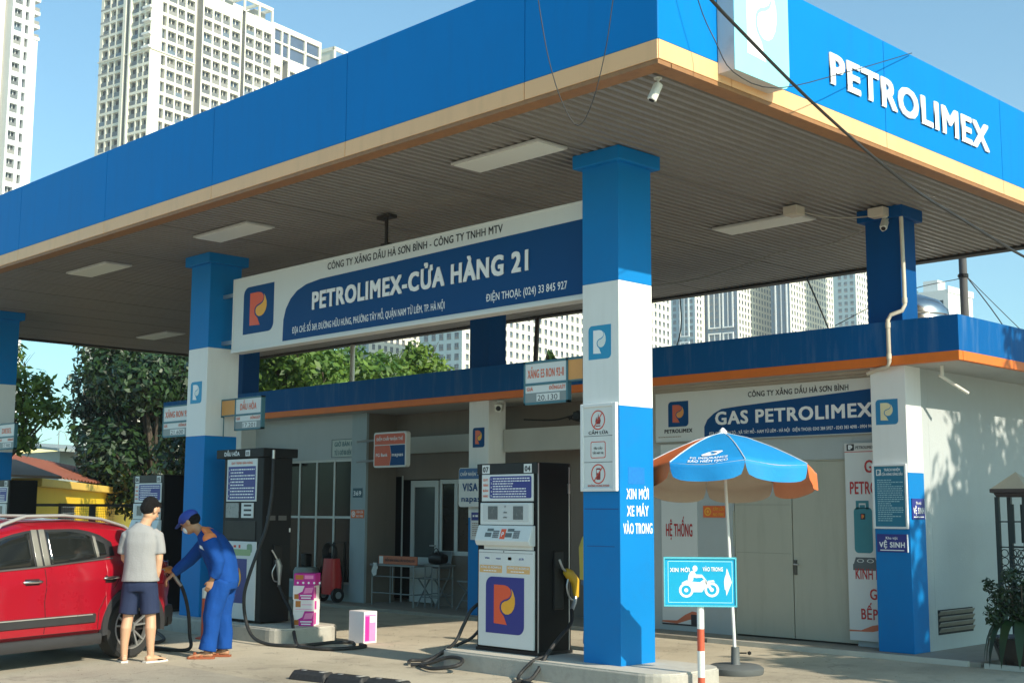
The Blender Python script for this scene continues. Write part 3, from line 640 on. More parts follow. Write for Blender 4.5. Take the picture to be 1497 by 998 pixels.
block((7.545,9.24,0),R_(-81),.47,'third rubber bumper block, nearest the bottom edge of picture')
# ================================================================= SHOP BUILDING
shop=thing('shop_building','single storey shop and gas room with blue parapet and orange band','building',(13.3,6.45,0))
def wl(x0,x1,y0,y1,z0,z1,m_=WALL,name='wall',bev=0): return B().box(x0,x1,y0,y1,z0,z1).build(name,m_,shop,bevel=bev)
# gas room
wl(13.65,13.85,7.17,8.05,.05,3.27); wl(13.65,13.85,9.82,11.25,.05,3.27); wl(13.65,13.85,8.052,9.818,2.24,3.27)
wl(13.852,19,7.17,7.37,.0,3.27); wl(13.852,14.3,11.05,11.25,.05,3.27,BAYWALL)
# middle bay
wl(14.3,14.45,11.25,15.42,.05,3.27,BAYWALL); wl(13.6,13.72,11.252,13.99,2.49,2.83,mat("shutter_beam",(.42,.42,.38),.7),'shutter_beam')
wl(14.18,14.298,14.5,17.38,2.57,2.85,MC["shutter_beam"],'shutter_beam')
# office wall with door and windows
wl(14.3,14.45,15.42,17.2,2.13,3.27,BAYWALL); wl(14.3,14.45,17.78,17.9,.05,3.27,BAYWALL); wl(14.3,14.45,17.201,17.779,2.19,3.27,BAYWALL); wl(14.3,14.45,15.42,16.22,.05,.87,BAYWALL)
wl(13.68,14.298,17.4,17.55,.05,3.27,BAYWALL)
wl(13.63,13.8,17.401,17.81,.05,3.27,WALL2,'pilaster',.004)
wl(13.65,13.8,17.811,23.2,2.49,3.27,WALL); wl(13.65,13.8,20.42,23.2,.05,2.489,WALL2); wl(13.65,13.8,17.811,20.419,.05,.33,WALL2)
wl(13.65,19,23.2,23.4,.05,3.27,WALL); wl(18.9,19,7.37,23.2,0,3.3,WALL)
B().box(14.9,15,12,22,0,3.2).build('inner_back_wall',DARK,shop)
B().box(13.13,19.1,6.5,26-.2,3.26,3.38).build('soffit',mat("soffit_paint",(.5,.5,.46),.8,var=.1,streak=.2),shop) if False else B().box(13.3,19.1,6.5,23.5,3.262,3.42).build('soffit',mat("soffit_paint",(.45,.45,.42),.8,var=.1,streak=.2),shop)
for F,Ln in ((FX(13.22,23.6),23.6-6.45),(FY(6.45,13.22),6.0)):
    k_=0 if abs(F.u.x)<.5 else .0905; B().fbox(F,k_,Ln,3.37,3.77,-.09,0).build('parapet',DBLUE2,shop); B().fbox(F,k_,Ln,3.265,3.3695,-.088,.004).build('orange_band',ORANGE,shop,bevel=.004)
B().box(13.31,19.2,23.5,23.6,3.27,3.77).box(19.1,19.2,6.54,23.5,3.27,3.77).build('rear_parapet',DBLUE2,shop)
B().box(13.31,19.1,6.54,23.5,3.42,3.5).build('roof_slab',CONC,shop)
# horizontal conduits/grooves under the orange band at the gas room
b=B(); b.box(13.5,13.64,7.3,11.2,3.2,3.255); b.box(13.42,13.49,7.3,11.2,3.225,3.26); b.build('timber_strip',mat("dusty_strip",(.38,.34,.28),.8,var=.2),shop)
# big window
wf=mat("white_window_bar",(.55,.56,.52),.5)
b=B(); yc=[20.42,19.9,19.38,18.86,18.335,17.811]
wfm=B()
for i,y in enumerate(yc):
    wfm.box(13.66,13.7,y-(.022 if i else .045),y+(.022 if i<5 else .045) if i<5 else y+.045,.331,2.489)
wfm.box(13.665,13.695,17.85,20.38,.331,.37).box(13.665,13.695,17.85,20.38,1.46,1.5).box(13.665,13.695,17.85,20.38,2.45,2.489)
win=wfm.build('window_frame',wf,shop)
for i in range(5):
    for z0,z1 in ((.372,1.458),(1.502,2.448)): B().box(13.675,13.683,yc[i+1]+.024,yc[i]-.024,z0,z1).build('pane',GLASSD,win)
# things behind the glass
# louvred vent in the side wall
F=FY(7.17,13.9)
B().fbox(F,0,.86,.22,.5,-.03,.003).build('vent_dark_plate',DARK,shop)  # flat black plate paints in the darkness behind the slats
for i in range(4):
    V=B(); z=.25+i*.065; V.add([F.p(0.005,z,.004),F.p(.855,z,.004),F.p(.855,z+.045,.03),F.p(.005,z+.045,.03),F.p(0.005,z-.006,.008),F.p(.855,z-.006,.008),F.p(.855,z+.039,.036),F.p(.005,z+.039,.036)],[(0,3,2,1),(4,5,6,7),(0,1,5,4),(2,3,7,6),(1,2,6,5),(3,0,4,7)]).build('vent_slat',mat("rusty_slat",(.26,.24,.2),.7,var=.3,scale=9),shop)
# ---------------- gas room double door (things fixed to building = parts)
DM=mat("dirty_cream_door_metal",(.44,.43,.35),.55,var=.07,scale=1.5,streak=.3,dirtc=(.25,.23,.17))
F=FX(13.68,9.82)
for a0,a1 in ((0.02,.875),(.89,1.755)):
    lf=B().fbox(F,a0,a1,.07,2.22,-.04,0).build('door_leaf',DM,shop,bevel=.004)
    B().fbox(F,a0+.02,a1-.02,1.09,1.096,0,.003).fbox(F,a0+.02,a1-.02,1.69,1.696,0,.003).build('pressed_seam',mat("door_seam",(.3,.29,.24),.6),lf) if a0<.5 else None
    if a0<.5:
        for z in (.35,1.02,1.62): B().fbox(F,-.03,.02,z,z+.14,.0,.02).build('hinge',STEEL,lf)
    else:
        B().fbox(F,.895,.94,.84,1.02,0,.012).build('lock_plate',mat("dark_lock",(.1,.1,.09),.4,.6),lf); B().tube([F.p(.92,.97,.012),F.p(.92,.97,.05),F.p(.99,.965,.05)],.01).build('handle',STEEL,lf,smooth=50)
B().fbox(F,-.0,.018,.05,2.235,-.04,.012).fbox(F,1.757,1.768,.05,2.235,-.04,.012).fbox(F,.018,1.757,2.222,2.238,-.04,.012).fbox(F,.877,.888,.07,2.22,-.045,-.03).build('door_frame',DM,shop)
# ---------------- gas sign board
F=FX(13.6,11.02); W=11.02-7.66; z0,z1=2.53,3.19
gs=thing('gas_shop_sign','wide blue and white gas shop sign above the double door','sign',(13.62,9.4,2.53))
B().fbox(F,0,W,z0,z1,-.045,0).build('board_face',SIGNW,gs)
B().fpoly(F,[(W-.01,z0+.01),(W-.01,z1-.13)]+[(x,z) for x,z in ((1.35,z1-.24),(1.1,z1-.26),(.98,z1-.31),(.87,z1-.39),(.82,z1-.48),(.82,z0+.01))],0,.002).build('blue_field',SIGNB,gs)
b=B(); b.fbox(F,-.015,W,z1,z1+.03,-.05,.02).fbox(F,-.015,0,z0-.01,z1,-.05,.012).fbox(F,0,W,z0-.01,z0,-.05,.012); b.build('frame',mat("board_frame",(.35,.33,.28),.6),gs)
logo(F,.22,.56,z0+.2,z0+.54,gs,SIGNB,mat("logo_dull_red",(.6,.12,.06),.5),mat("logo_dull_yellow",(.7,.3,.08),.5))
text("PETROLIMEX",F,.39,z0+.12,.05,TXTK,gs,w=.47,align='C',bold=.06); fineprint(F,.05,.76,z0+.08,z0+.055,1,mat("grey_print",(.3,.2,.15),.6),gs,seed=9)
text("CÔNG TY XĂNG DẦU HÀ SƠN BÌNH",F,1.52,z1-.13,.07,TXTK,gs,w=1.45,bold=.03)
text("GAS PETROLIMEX",F,1.0,z0+.2,.17,TXTW,gs,d=.003,w=2.28,bold=.05)
text("ĐỊA CHỈ: THÔN TÓ - XÃ TÂY MỖ - NAM TỪ LIÊM - HÀ NỘI   ĐIỆN THOẠI: 0243 384 5927 - 0243 383 4098 - 0904 940 9",F,.9,z0+.065,.042,TXTW,gs,d=.003,w=2.42,bold=.02)
# ---------------- banners
RB=mat("banner_red",(.5,.03,.03),.5,var=.05)
bl=thing('advert_banner','tall white gas banner left of the double door behind the motorbike sign','banner',(13.62,10.67,.12)); F=FX(13.64,10.97)
B().fbox(F,0,.6,.12,2.5,-.008,0).build('banner_sheet',SIGNW,bl)
for s_,z in (("LẮP",2.05),("ĐẶT",1.78),("HỆ THỐNG",1.28),("GAS",.84)): text(s_,F,.3,z,.17,RB,bl,align='C',w={"HỆ THỐNG":.44}.get(s_,.24),bold=.03)
B().fpoly(F,[(0,.17),(.25,.18),(.38,.26),(.5,.31),(.6,.3),(.6,.22),(.45,.2),(.25,.14),(0,.15)],0,.002).build('swoosh',mat("swoosh_orange",(.6,.16,.08),.5),bl)
B().fbox(F,0,.6,.12,.14,.0,.003).fbox(F,.48,.6,.14,.27,.002,.004).build('dark_strip',TXTK,bl)
br=thing('advert_banner','tall white gas banner with cylinder and stove pictures beside the corner column','banner',(13.62,7.85,.12)); F=FX(13.6,8.13)
B().fbox(F,-.0,.6,.12,2.42,-.008,0).build('banner_sheet',SIGNW,br)
B().fbox(F,.0,.6,2.32,2.42,0,.001).build('header_strip',mat("pale_header",(.6,.6,.57),.5),br); logo(F,.03,.13,2.33,2.41,br,TXTK,TXTW,TXTW); text("PETROLIMEX",F,.15,2.35,.035,TXTK,br,w=.24); B().fbox(F,0,.6,2.312,2.32,0,.002).build('red_line',RB,br)
for s_,z,w_ in (("GAS",2.07,.3),("PETROLIMEX",1.82,.7),("KINH DOANH",.83,.62),("GAS",.6,.26),("BẾP GAS",.37,.5)): text(s_,F,.41,z,.15 if z>1 else .125,RB,br,align='C',w=w_,bold=.03)
B().fpoly(F,[(0,.24),(.15,.24),(.3,.3),(.6,.36),(.6,.3),(.3,.23),(0,.22)],0,.002).build('swoosh',MC["swoosh_orange"],br)
GC=mat("gas_cylinder_print",(.03,.22,.27),.5,var=.15,scale=6)
b=B(); b.fpoly(F,rsq(.1,.34,1.13,1.66,.05),0,.002).fpoly(F,rsq(.13,.17,1.64,1.73,.01),0,.002).fpoly(F,rsq(.26,.3,1.64,1.73,.01),0,.002).fbox(F,.13,.3,1.71,1.74,0,.0025).fbox(F,.18,.25,1.65,1.69,0,.002); b.build('gas_cylinder_picture',GC,br); logo(F,.19,.25,1.52,1.59,br,TXTK,TXTO,LYEL,d=.004)
b=B(); b.fpoly(F,[(.07,.93),(.4,.93),(.4,1.0),(.07,1.0)],0,.002).fpoly(F,[(.08,1.0),(.39,1.0),(.36,1.08),(.11,1.08)],0,.002); b.build('stove_picture',mat("stove_print",(.1,.12,.13),.5),br)
b=B(); 
for c_ in (.17,.3): b.ring(F,c_,1.04,.045,.022,.012,.002,.004,16)
b.build('burner_ring',SIGNW,br)
# small orange no-fire sticker and number stickers
def sticker(x,y0,a1,z0,z1,mtg,lines,label,tm=TXTW,icon=False,fr=None):
    F=FX(x,y0); t=thing('small_sign',label,'sign',(x,y0-a1/2,z0)); B().fbox(F,0,a1,z0,z1,0.001,.006).build('sign_plate',mtg,t)
    if fr: B().fbox(F,0,a1,z0,z0+.012,.006,.012).fbox(F,0,a1,z1-.012,z1,.006,.012).fbox(F,0,.012,z0+.012,z1-.012,.006,.012).fbox(F,a1-.012,a1,z0+.012,z1-.012,.006,.012).build('frame',fr,t)
    h=z1-z0; n=len(lines); c0=.0
    if icon: B().ring(F,h*.5,z0+h/2,h*.36,h*.36,h*.12,.006,.008,18).build('icon_ring',tm,t); B().ring(F,h*.5,z0+h/2,h*.14,h*.14,h*.13,.006,.008,10).build('icon_dot',tm,t); c0=h*.95
    for i,l in enumerate(lines): text(l,F,c0+(a1-c0)/2,z1-h*(i+.82)/n*.95-.0,h*.5/n,tm,t,d=.008,align='C',w=(a1-c0)*.82)
    return t
STO=mat("orange_sticker",(.75,.14,.02),.5)
sticker(13.645,10.27,.35,1.53,1.68,STO,["CẤM LỬA","NO FIRE"],'orange no fire sticker on the wall left of the double door',LYEL,True)
sticker(13.625,17.78,.36,1.47,1.61,STO,["CẤM LỬA","NO FIRE"],'orange no fire sticker on the pilaster beside the big window',TXTW,True)
sticker(13.625,17.74,.26,1.82,1.98,mat("house_number_blue",(.03,.09,.12),.5),["369"],'house number plate on the pilaster above the orange sticker')
sticker(13.645,18.4,.94,2.52,2.84,mat("pale_grey_sign",(.45,.5,.46),.5),["GIỜ BÁN HÀNG","TỪ 5 GIỜ 00 ĐẾN 22 GIỜ 00"],'framed opening hours sign above the big barred window',mat("teal_lettering",(.05,.16,.18),.5),fr=mat("sign_frame_grey",(.12,.16,.16),.5))
# signs on the rear corner column
F=FX(13.32,7.6)
po=thing('rules_poster','white framed blue rules poster on rear corner column','poster',(13.3,7.4,1.44))
B().fbox(F,.02,.42,1.44,2.13,.001,.02).build('poster_face',mat("poster_teal",(.01,.16,.26),.5,var=.08),po)
b=B()
for a0,a1,b0,b1 in ((.0,.025,1.42,2.15),(.405,.43,1.42,2.15),(.025,.405,1.42,1.445),(.025,.405,2.125,2.15)): b.fbox(F,a0,a1,b0,b1,.001,.035)
b.build('frame',MC["white_aluminium"],po,bevel=.004)
logo(F,.05,.11,2.02,2.09,po,SIGNW,MC["poster_teal"],MC["poster_teal"],d=.022); text("TRÁCH NHIỆM",F,.25,2.07,.03,TXTW,po,d=.021,align='C',w=.2); text("CỬA HÀNG XĂNG DẦU",F,.25,2.02,.03,TXTW,po,d=.021,align='C',w=.26)
fineprint(F,.06,.38,1.98,1.5,20,mat("pale_blue_print",(.35,.55,.6),.5),po,d=.022,seed=11)
def vs(F,a0,a1,z0,z1,label):
    t=thing('toilet_sign',label,'sign',F.p((a0+a1)/2,z0,.01),'dark blue toilet signs on the corner column'); B().fbox(F,a0,a1,z0,z1,.001,.012).build('sign_plate',NAVY,t)
    w_=a1-a0; h=z1-z0; text("Khu vực",F,(a0+a1)/2,z1-h*.28,h*.15,TXTW,t,d=.013,align='C',w=w_*.4); text("VỆ SINH",F,(a0+a1)/2,z0+h*.27,h*.3,TXTW,t,d=.013,align='C',w=w_*.86,bold=.05)
    B().fbox(F,a0+w_*.1,a1-w_*.1,z0+h*.08,z0+h*.13,.012,.013).build('arrow_line',TXTW,t); B().fbox(F,a1,a1+.01,z0,z1,.001,.014).build('bright_edge',TXTW,t)
vs(FX(13.32,7.6),.03,.4,1.16,1.36,'dark blue toilet sign below the rules poster, on the shaded face'); vs(FY(7.16,13.32),.04,.33,1.53,1.76,'smaller dark blue toilet sign on the sunlit side of corner column')
# ---------------- card sign on bracket, VISA sign
cs=thing('card_sign','square orange and navy double sided card sign on wall arms','sign',(13.3,16.35,2.33)); F=FX(13.28,16.76)
B().fpoly(F,rsq(0,.84,2.3,2.88,.05),-.09,0).build('sign_box',SIGNW,cs,bevel=.005)
B().fpoly(F,rsq(.03,.81,2.675,2.85,.04,(1,1,0,0)),0,.003).build('upper_field',mat("card_orange",(.62,.1,.04),.5),cs); B().fpoly(F,[(.03,2.33),(.42,2.33),(.46,2.5),(.42,2.66),(.03,2.66)],0,.003).build('left_field',MC["card_orange"],cs); B().fpoly(F,[(.43,2.33),(.81,2.33),(.81,2.66),(.43,2.66),(.47,2.5)],0,.003).build('right_field',SIGNB,cs)
text("ĐIỂM CHẤP NHẬN THẺ",F,.42,2.74,.05,TXTW,cs,d=.004,align='C',w=.68); text("PG Bank",F,.22,2.48,.055,TXTW,cs,d=.004,align='C',w=.3); text("napas",F,.63,2.48,.06,TXTW,cs,d=.004,align='C',w=.28)
b=B(); 
for z in (2.42,2.76): b.tube([(13.32,16.76,z),(13.45,17.42,z)],.018)
b.build('wall_arm',STEEL,cs)
vi=thing('card_sign','white and blue card payment sign standing left of the nearest pump','sign',(13.25,14.3,1.65)); F=FX(13.2,14.56)
B().fpoly(F,rsq(0,.56,1.66,2.25,.05),-.05,0).build('sign_box',SIGNW,vi); B().fpoly(F,rsq(.01,.55,2.08,2.24,.04,(1,1,0,0)),0,.003).build('upper_field',mat("visa_blue",(.03,.12,.3),.5),vi)
text("CHẤP NHẬN THẺ",F,.28,2.13,.05,TXTW,vi,d=.004,align='C',w=.48); text("VISA",F,.26,1.9,.12,SIGNB,vi,d=.004,align='C',w=.34,bold=.04); text("napas",F,.28,1.74,.09,SIGNB,vi,d=.004,align='C',w=.42,bold=.03)
n2=thing('paper_notice','white paper notice with dark heading under the card payment sign','notice',(13.25,14.2,1.28)); F=FX(13.24,14.33)
B().fbox(F,0,.34,1.17,1.6,-.003,0).build('paper',SIGNW,n2); B().fbox(F,.02,.32,1.46,1.58,0,.002).build('heading',NAVY,n2); text("7.00",F,.17,1.5,.04,TXTW,n2,d=.003,align='C') if False else fineprint(F,.05,.3,1.56,1.49,1,TXTW,n2,d=.003,seed=2)
fineprint(F,.04,.28,1.43,1.22,7,MC["grey_print"],n2,seed=4)
# ---------------- office door and windows
F=FX(14.32,17.0)
UP=mat("upvc_white",(.5,.53,.51),.4,var=.04)
dr=B(); 
for a0,a1,b0,b1 in ((0,.09,.07,2.11),(.63,.72,.07,2.11),(.09,.63,.07,.16),(.09,.63,2.0,2.11),(.09,.63,.72,.82)): dr.fbox(F,a0,a1,b0,b1,-.03,.02)
dr=dr.build('office_door',UP,shop,bevel=.003); B().fbox(F,.09,.63,.82,2.0,-.01,0).build('pane',mat("dim_glass",(.06,.075,.075),.15,var=.2),dr); B().fbox(F,.09,.63,.16,.72,-.015,.005).build('lower_panel',UP,dr); B().tube([F.p(.67,1.02,.02),F.p(.67,1.02,.06),F.p(.56,1.02,.06)],.012).build('handle',STEEL,dr,smooth=50)
ow=B(); F=FX(14.32,16.24)
for a0,a1,b0,b1 in ((0,.05,.87,2.12),(.36,.44,.87,2.12),(.78,.83,.87,2.12),(.05,.36,.87,.94),(.05,.36,2.05,2.12),(.44,.78,.87,.94),(.44,.78,2.05,2.12)): ow.fbox(F,a0,a1,b0,b1,-.03,.02)
ow=ow.build('office_window',UP,shop,bevel=.003)
for a0,a1 in ((.05,.36),(.44,.78)): B().fbox(F,a0,a1,.94,2.05,-.01,0).build('pane',GLASSD,ow)
B().box(14.28,14.3,17.2,17.22,.05,2.2).box(14.28,14.3,17.76,17.78,.05,2.2).build('door_opening_trim',UP,shop)
# ---------------- conduits, junction boxes, security cameras
cp=thing('cable_conduit','cream conduit dropping down the rear corner column over the parapet','pipe',(13.2,7.2,3.2))
B().tube([(13.29,7.12,5.05),(13.27,7.1,4.2),(13.27,7.1,3.95),(13.24,7.12,3.88),(13.2,7.24,3.84),(13.18,7.27,3.78),(13.18,7.27,3.3),(13.2,7.3,3.245),(13.28,7.5,3.235),(13.3,7.62,3.2)],.024,8).build('pipe_run',PIPE,cp,smooth=60)
b=B(); 
for p in ((13.27,7.1,4.0),(13.18,7.27,3.72),(13.18,7.27,3.36)): b.tube([(p[0],p[1],p[2]-.03),(p[0],p[1],p[2]+.03)],.03)
b.build('coupling',PIPE,cp,smooth=50)
cw=thing('ceiling_cable','thin cable sagging under the canopy sheets towards the corner column','cable',(14.3,9,5.0))
B().tube(spline([(14.9,14,5.06),(15.2,11.8,5.05),(14.6,10.2,5.02),(14.3,9.4,5.04),(14.35,8.7,5.05),(13.6,7.5,5.05)],6),.009,6).build('cable_run',mat("grey_cable",(.4,.38,.33),.6),cw); B().tube(spline([(12.5,8.0,5.06),(13.0,7.8,5.03),(13.35,7.4,5.05)],6),.009,6).build('cable_run',MC["grey_cable"],cw)
def cctv(p,d,label,s=1,body=None):
    p=Vector(p); d=Vector(d).normalized(); t=thing('security_camera',label,'camera',p,'security cameras'); M=mat("camera_white",(.66,.66,.6),.4,var=.05)
    B().lathe(p,[(.05*s,0),(.045*s,-.02*s)],14).build('mount_plate',M,t)
    B().tube([p,p+Vector((0,0,-.06*s)),p+Vector((0,0,-.07*s))+d*.05*s],.014*s).build('arm',M,t,smooth=50)
    c=p+Vector((0,0,-.09*s)); B().loft([c-d*.02*s,c+d*.2*s],[(.045*s,.05*s)]*2,n=12,power=4).build('camera_body',M,t,smooth=40,bevel=.004); B().loft([c-d*.04*s+Vector((0,0,.045*s)),c+d*.23*s+Vector((0,0,.045*s))],[(.008*s,.055*s)]*2,ref=(0,0,1),n=8,power=6).build('sun_shield',M,t)
    B().loft([c+d*.2*s,c+d*.205*s],[(.035*s,.035*s)]*2,n=12).build('lens',BLACK,t)
cctv((7.85,6.3,5.09),(-.35,.25,-1.0),'white security camera under the near canopy corner',.7)
cctv((13.25,7.3,5.0),(-.6,-.2,-.5),'small white security camera at the top of rear corner column',.75)
cctv((13.3,13.75,3.24),(-.8,-.6,-.15),'white security camera above the small logo on middle rear column',1.1)
def jbox(p,s,label):
    t=thing('junction_box',label,'electrical box',p,'electrical junction boxes'); x,y,z=p
    B().box(x-s,x+s,y-s,y+s,z-.1,z).build('box_body',PIPE,t,bevel=.005); B().box(x-s*.8,x+s*.8,y-s*.8,y+s*.8,z-.108,z-.1).build('lid',PIPE,t); return t
jbox((12.45,8.01,5.1),.09,'cream junction box above the right hand ceiling lamp'); jbox((13.22,7.35,5.1),.1,'cream junction box above the small camera at rear corner column')
# fluorescent tube lamp hanging at the parapet corner
fl2=thing('tube_lamp','thin white tube lamp hanging below the parapet corner','lamp',(13.6,6.9,3.26)); b=B(); b.tube([(13.6,6.85,3.26),(13.6,6.85,3.14)],.02); b.tube([(13.58,6.87,3.15),(13.95,6.72,2.96)],.02); b.build('lamp_tube',mat("tube_white",(.7,.68,.6),.4),fl2,smooth=50)

# ---------------- small wall clutter in the middle bay
cb=thing('cable_bundle','black cable bundle and bracket under the ceiling between the middle and nearest columns','cable',(13.9,12.6,3.0))
b=B(); b.tube(spline([(13.95,13.9,3.0),(13.9,13.2,2.96),(13.88,12.6,3.02),(13.85,11.9,2.93),(13.85,11.3,2.97)],6),.012,6).tube(spline([(13.9,12.9,2.95),(13.86,12.7,3.06),(13.86,12.55,2.98),(13.9,12.7,2.92),(13.88,12.9,2.98)],6),.014,6); b.build('cable_run',WIRE,cb,smooth=60); B().box(13.8,13.9,12.62,12.74,2.93,3.05).build('wall_bracket',BLACK,cb,bevel=.01)
eb_=thing('electrical_box','small grey electrical box with cable on recess wall beside the office door','electrical box',(14.28,17.9,1.5))
B().box(14.22,14.29,17.62,17.74,1.4,1.62).build('box_body',STEEL,eb_,bevel=.006); B().tube([(14.27,17.68,1.62),(14.27,17.68,2.6),(14.27,17.5,3.2)],.012,6).build('conduit',PIPE,eb_,smooth=60)
al=thing('light_box_sign','small white lettered light box above the kerosene pump','sign',(13.2,20.3,2.5)); F=FX(13.25,20.9)
B().fpoly(F,rsq(0,1.15,2.42,2.68,.04),-.1,0).build('sign_box',SIGNW,al,bevel=.006); B().fpoly(F,[(.8,2.46),(.86,2.46),(.93,2.64),(.87,2.64)],0,.003).build('slash_mark',NAVY,al); B().fpoly(F,[(.9,2.46),(.96,2.46),(1.03,2.64),(.97,2.64)],0,.003).build('slash_mark',NAVY,al); fineprint(F,.2,.72,2.6,2.54,1,TXTK,al,seed=21)
# ================================================================= OBJECTS IN THE OFFICE BAY
ST2=mat("dull_grey_metal",(.22,.25,.25),.5,.3,var=.15)
ht=thing('pressure_washer_cart','red wheeled hose cart standing below the big barred window','cart',(13.45,18.0,.05))
RD=mat("red_plastic",(.5,.02,.02),.4,var=.1)
b=B(); b.loft([(13.4,18.0,.18),(13.4,18.0,.45),(13.4,18.0,.78)],[(.12,.17),(.13,.17),(.1,.14)],n=16,power=4); b.build('cart_body',RD,ht,smooth=40)
for y in (17.8,18.22):
    w_=B().lathe((13.38,y,.17),[(.12,-.03),(.12,.03)],20,M=Matrix.Rotation(R_(90),3,'X')).build('wheel',BLACK,ht); B().lathe((13.38,y,.17),[(.06,-.034),(.06,.034)],14,M=Matrix.Rotation(R_(90),3,'X')).build('hub',STEEL,w_)
b=B(); 
for k in range(5): b.tube([Vector((13.34+.02*k,18.02+(.17-.01*k)*math.cos(q/18*6.283),.88+(.17-.01*k)*math.sin(q/18*6.283))) for q in range(19)],.014,6)
b.build('coiled_hose',RUBBER,ht,smooth=60)
B().tube([(13.52,17.85,.2),(13.55,17.85,1.05),(13.55,18.17,1.05),(13.52,18.17,.2)],.014).build('handle_bar',BLACK,ht,smooth=50)
pt=thing('paint_drum','pale plastic drum with dark pump in front of the big window','drum',(13.4,18.75,.05)); B().lathe((13.4,18.75,.05),[(.2,0),(.22,.1),(.22,.5),(.19,.56),(.0,.57)],20).build('drum_body',mat("grey_drum",(.3,.32,.3),.5,var=.2),pt,smooth=40); B().box(13.32,13.48,18.68,18.82,.62,.85).build('pump_head',BLACK,pt,bevel=.03)
def fold_table(x0,x1,y0,y1,h,label):
    t=thing('folding_table',label,'table',((x0+x1)/2,(y0+y1)/2,.05),'folding metal tables'); B().box(x0,x1,y0,y1,h-.03,h).build('table_top',ST2,t,bevel=.006)
    for x in (x0+.03,x1-.03):
        for y in (y0+.04,y1-.04): B().tube([(x,y,.05),(x,y,h-.03)],.013).build('leg',ST2,t)
    b=B()
    for z in (.25,.52): b.tube([(x0+.03,y0+.04,z),(x0+.03,y1-.04,z)],.01).tube([(x0+.03,y0+.04,z),(x1-.03,y0+.04,z)],.01)
    b.tube([(x0+.03,(y0+y1)/2,.25),(x0+.03,(y0+y1)/2,h-.03)],.01); b.build('cross_bar',ST2,t)
fold_table(13.55,14.0,16.0,17.15,.72,'grey metal folding table with wire sides in the doorway bay'); fold_table(13.7,14.05,15.55,15.97,.74,'small grey metal table beside the larger folding table')
fb=thing('notice_board_strip','long orange strip board with printed line lying on the folding table','sign',(13.6,16.5,.73)); F=FX(13.58,16.95)
B().fbox(F,.0,.98,.725,.86,-.02,0).build('strip_board',mat("dull_orange_board",(.45,.12,.05),.5),fb); text("ĐIỂM BÁN XĂNG DẦU KHÔNG CHÌ",F,.55,.77,.04,TXTK,fb,d=.003,align='C',w=.75); B().fbox(F,.02,.12,.73,.85,0,.003).build('white_end',SIGNW,fb)
bg_=thing('bag','dark soft bag sitting on the small metal table','bag',(13.85,15.75,.745)); B().loft([(13.85,15.6,.83),(13.85,15.75,.84),(13.85,15.92,.82)],[(.08,.07),(.12,.1),(.07,.07)],ref=(1,0,0),n=14,power=3).build('bag_body',BLACK,bg_,smooth=60); B().tube(spline([(13.8,15.65,.9),(13.8,15.75,1.0),(13.8,15.85,.9)],5),.008).build('strap',BLACK,bg_)
cl_=thing('cloth','pale crumpled rag hanging off the folding table edge','cloth',(13.53,17.0,.55)); v=[];f=[]
for i in range(7):
    for j in range(9): v.append((13.535+.02*math.sin(i*1.7+j),17.05-.02*i-.008*math.sin(j),.74-.03*j*(1-.05*i)))
for i in range(6):
    for j in range(8): f.append((i*9+j,(i+1)*9+j,(i+1)*9+j+1,i*9+j+1))
B().add(v,f).build('cloth_body',SIGNW,cl_,smooth=80)
def fold_chair(cx,cy,label,ang=0):
    t=thing('folding_chair',label,'chair',(cx,cy,.05),'folding metal chairs'); c,s=math.cos(ang),math.sin(ang)
    P=lambda a,b_,z:(cx+a*c-b_*s,cy+a*s+b_*c,z+.05)   # a forward (-X side), b_ sideways
    for sd in (-.2,.2):
        B().tube([P(-.22,sd,0),P(.12,sd,.5),P(.2,sd*.95,.88)],.013).build('frame_tube',ST2,t,smooth=60); B().tube([P(.2,sd*.9,0),P(-.2,sd*.9,.44)],.013).build('frame_tube',ST2,t)
    b=B(); q=[P(-.22,-.2,.44),P(-.22,.2,.44),P(.14,.19,.42),P(.14,-.19,.42)]; b.add(q+[Vector(p)+Vector((0,0,.025)) for p in q],[(0,3,2,1),(4,5,6,7),(0,1,5,4),(1,2,6,5),(2,3,7,6),(3,0,4,7)]).build('seat',ST2,t,bevel=.006)
    b=B(); V=[];n=7
    for k in range(n):
        y=-.2+.4*k/(n-1); d=.04*(1-(y/.2)**2)
        for z,x in ((.6,.15),(.88,.21)): V.append(P(x+d,y,z))
    b.add(V,[(2*k,2*k+2,2*k+3,2*k+1) for k in range(n-1)]); o=b.build('backrest',ST2,t,smooth=60); m_=o.modifiers.new('s','SOLIDIFY'); m_.thickness=.018
    b=B(); b.tube([P(-.12,-.2,.15),P(-.12,.2,.15)],.01).tube([P(.1,-.18,.2),P(.1,.18,.2)],.01); b.build('stretcher',ST2,t)
fold_chair(13.95,14.98,'grey folding chair standing closest to the card payment sign',R_(-8)); fold_chair(14.05,16.05,'grey folding chair half hidden behind the small metal table',R_(6))
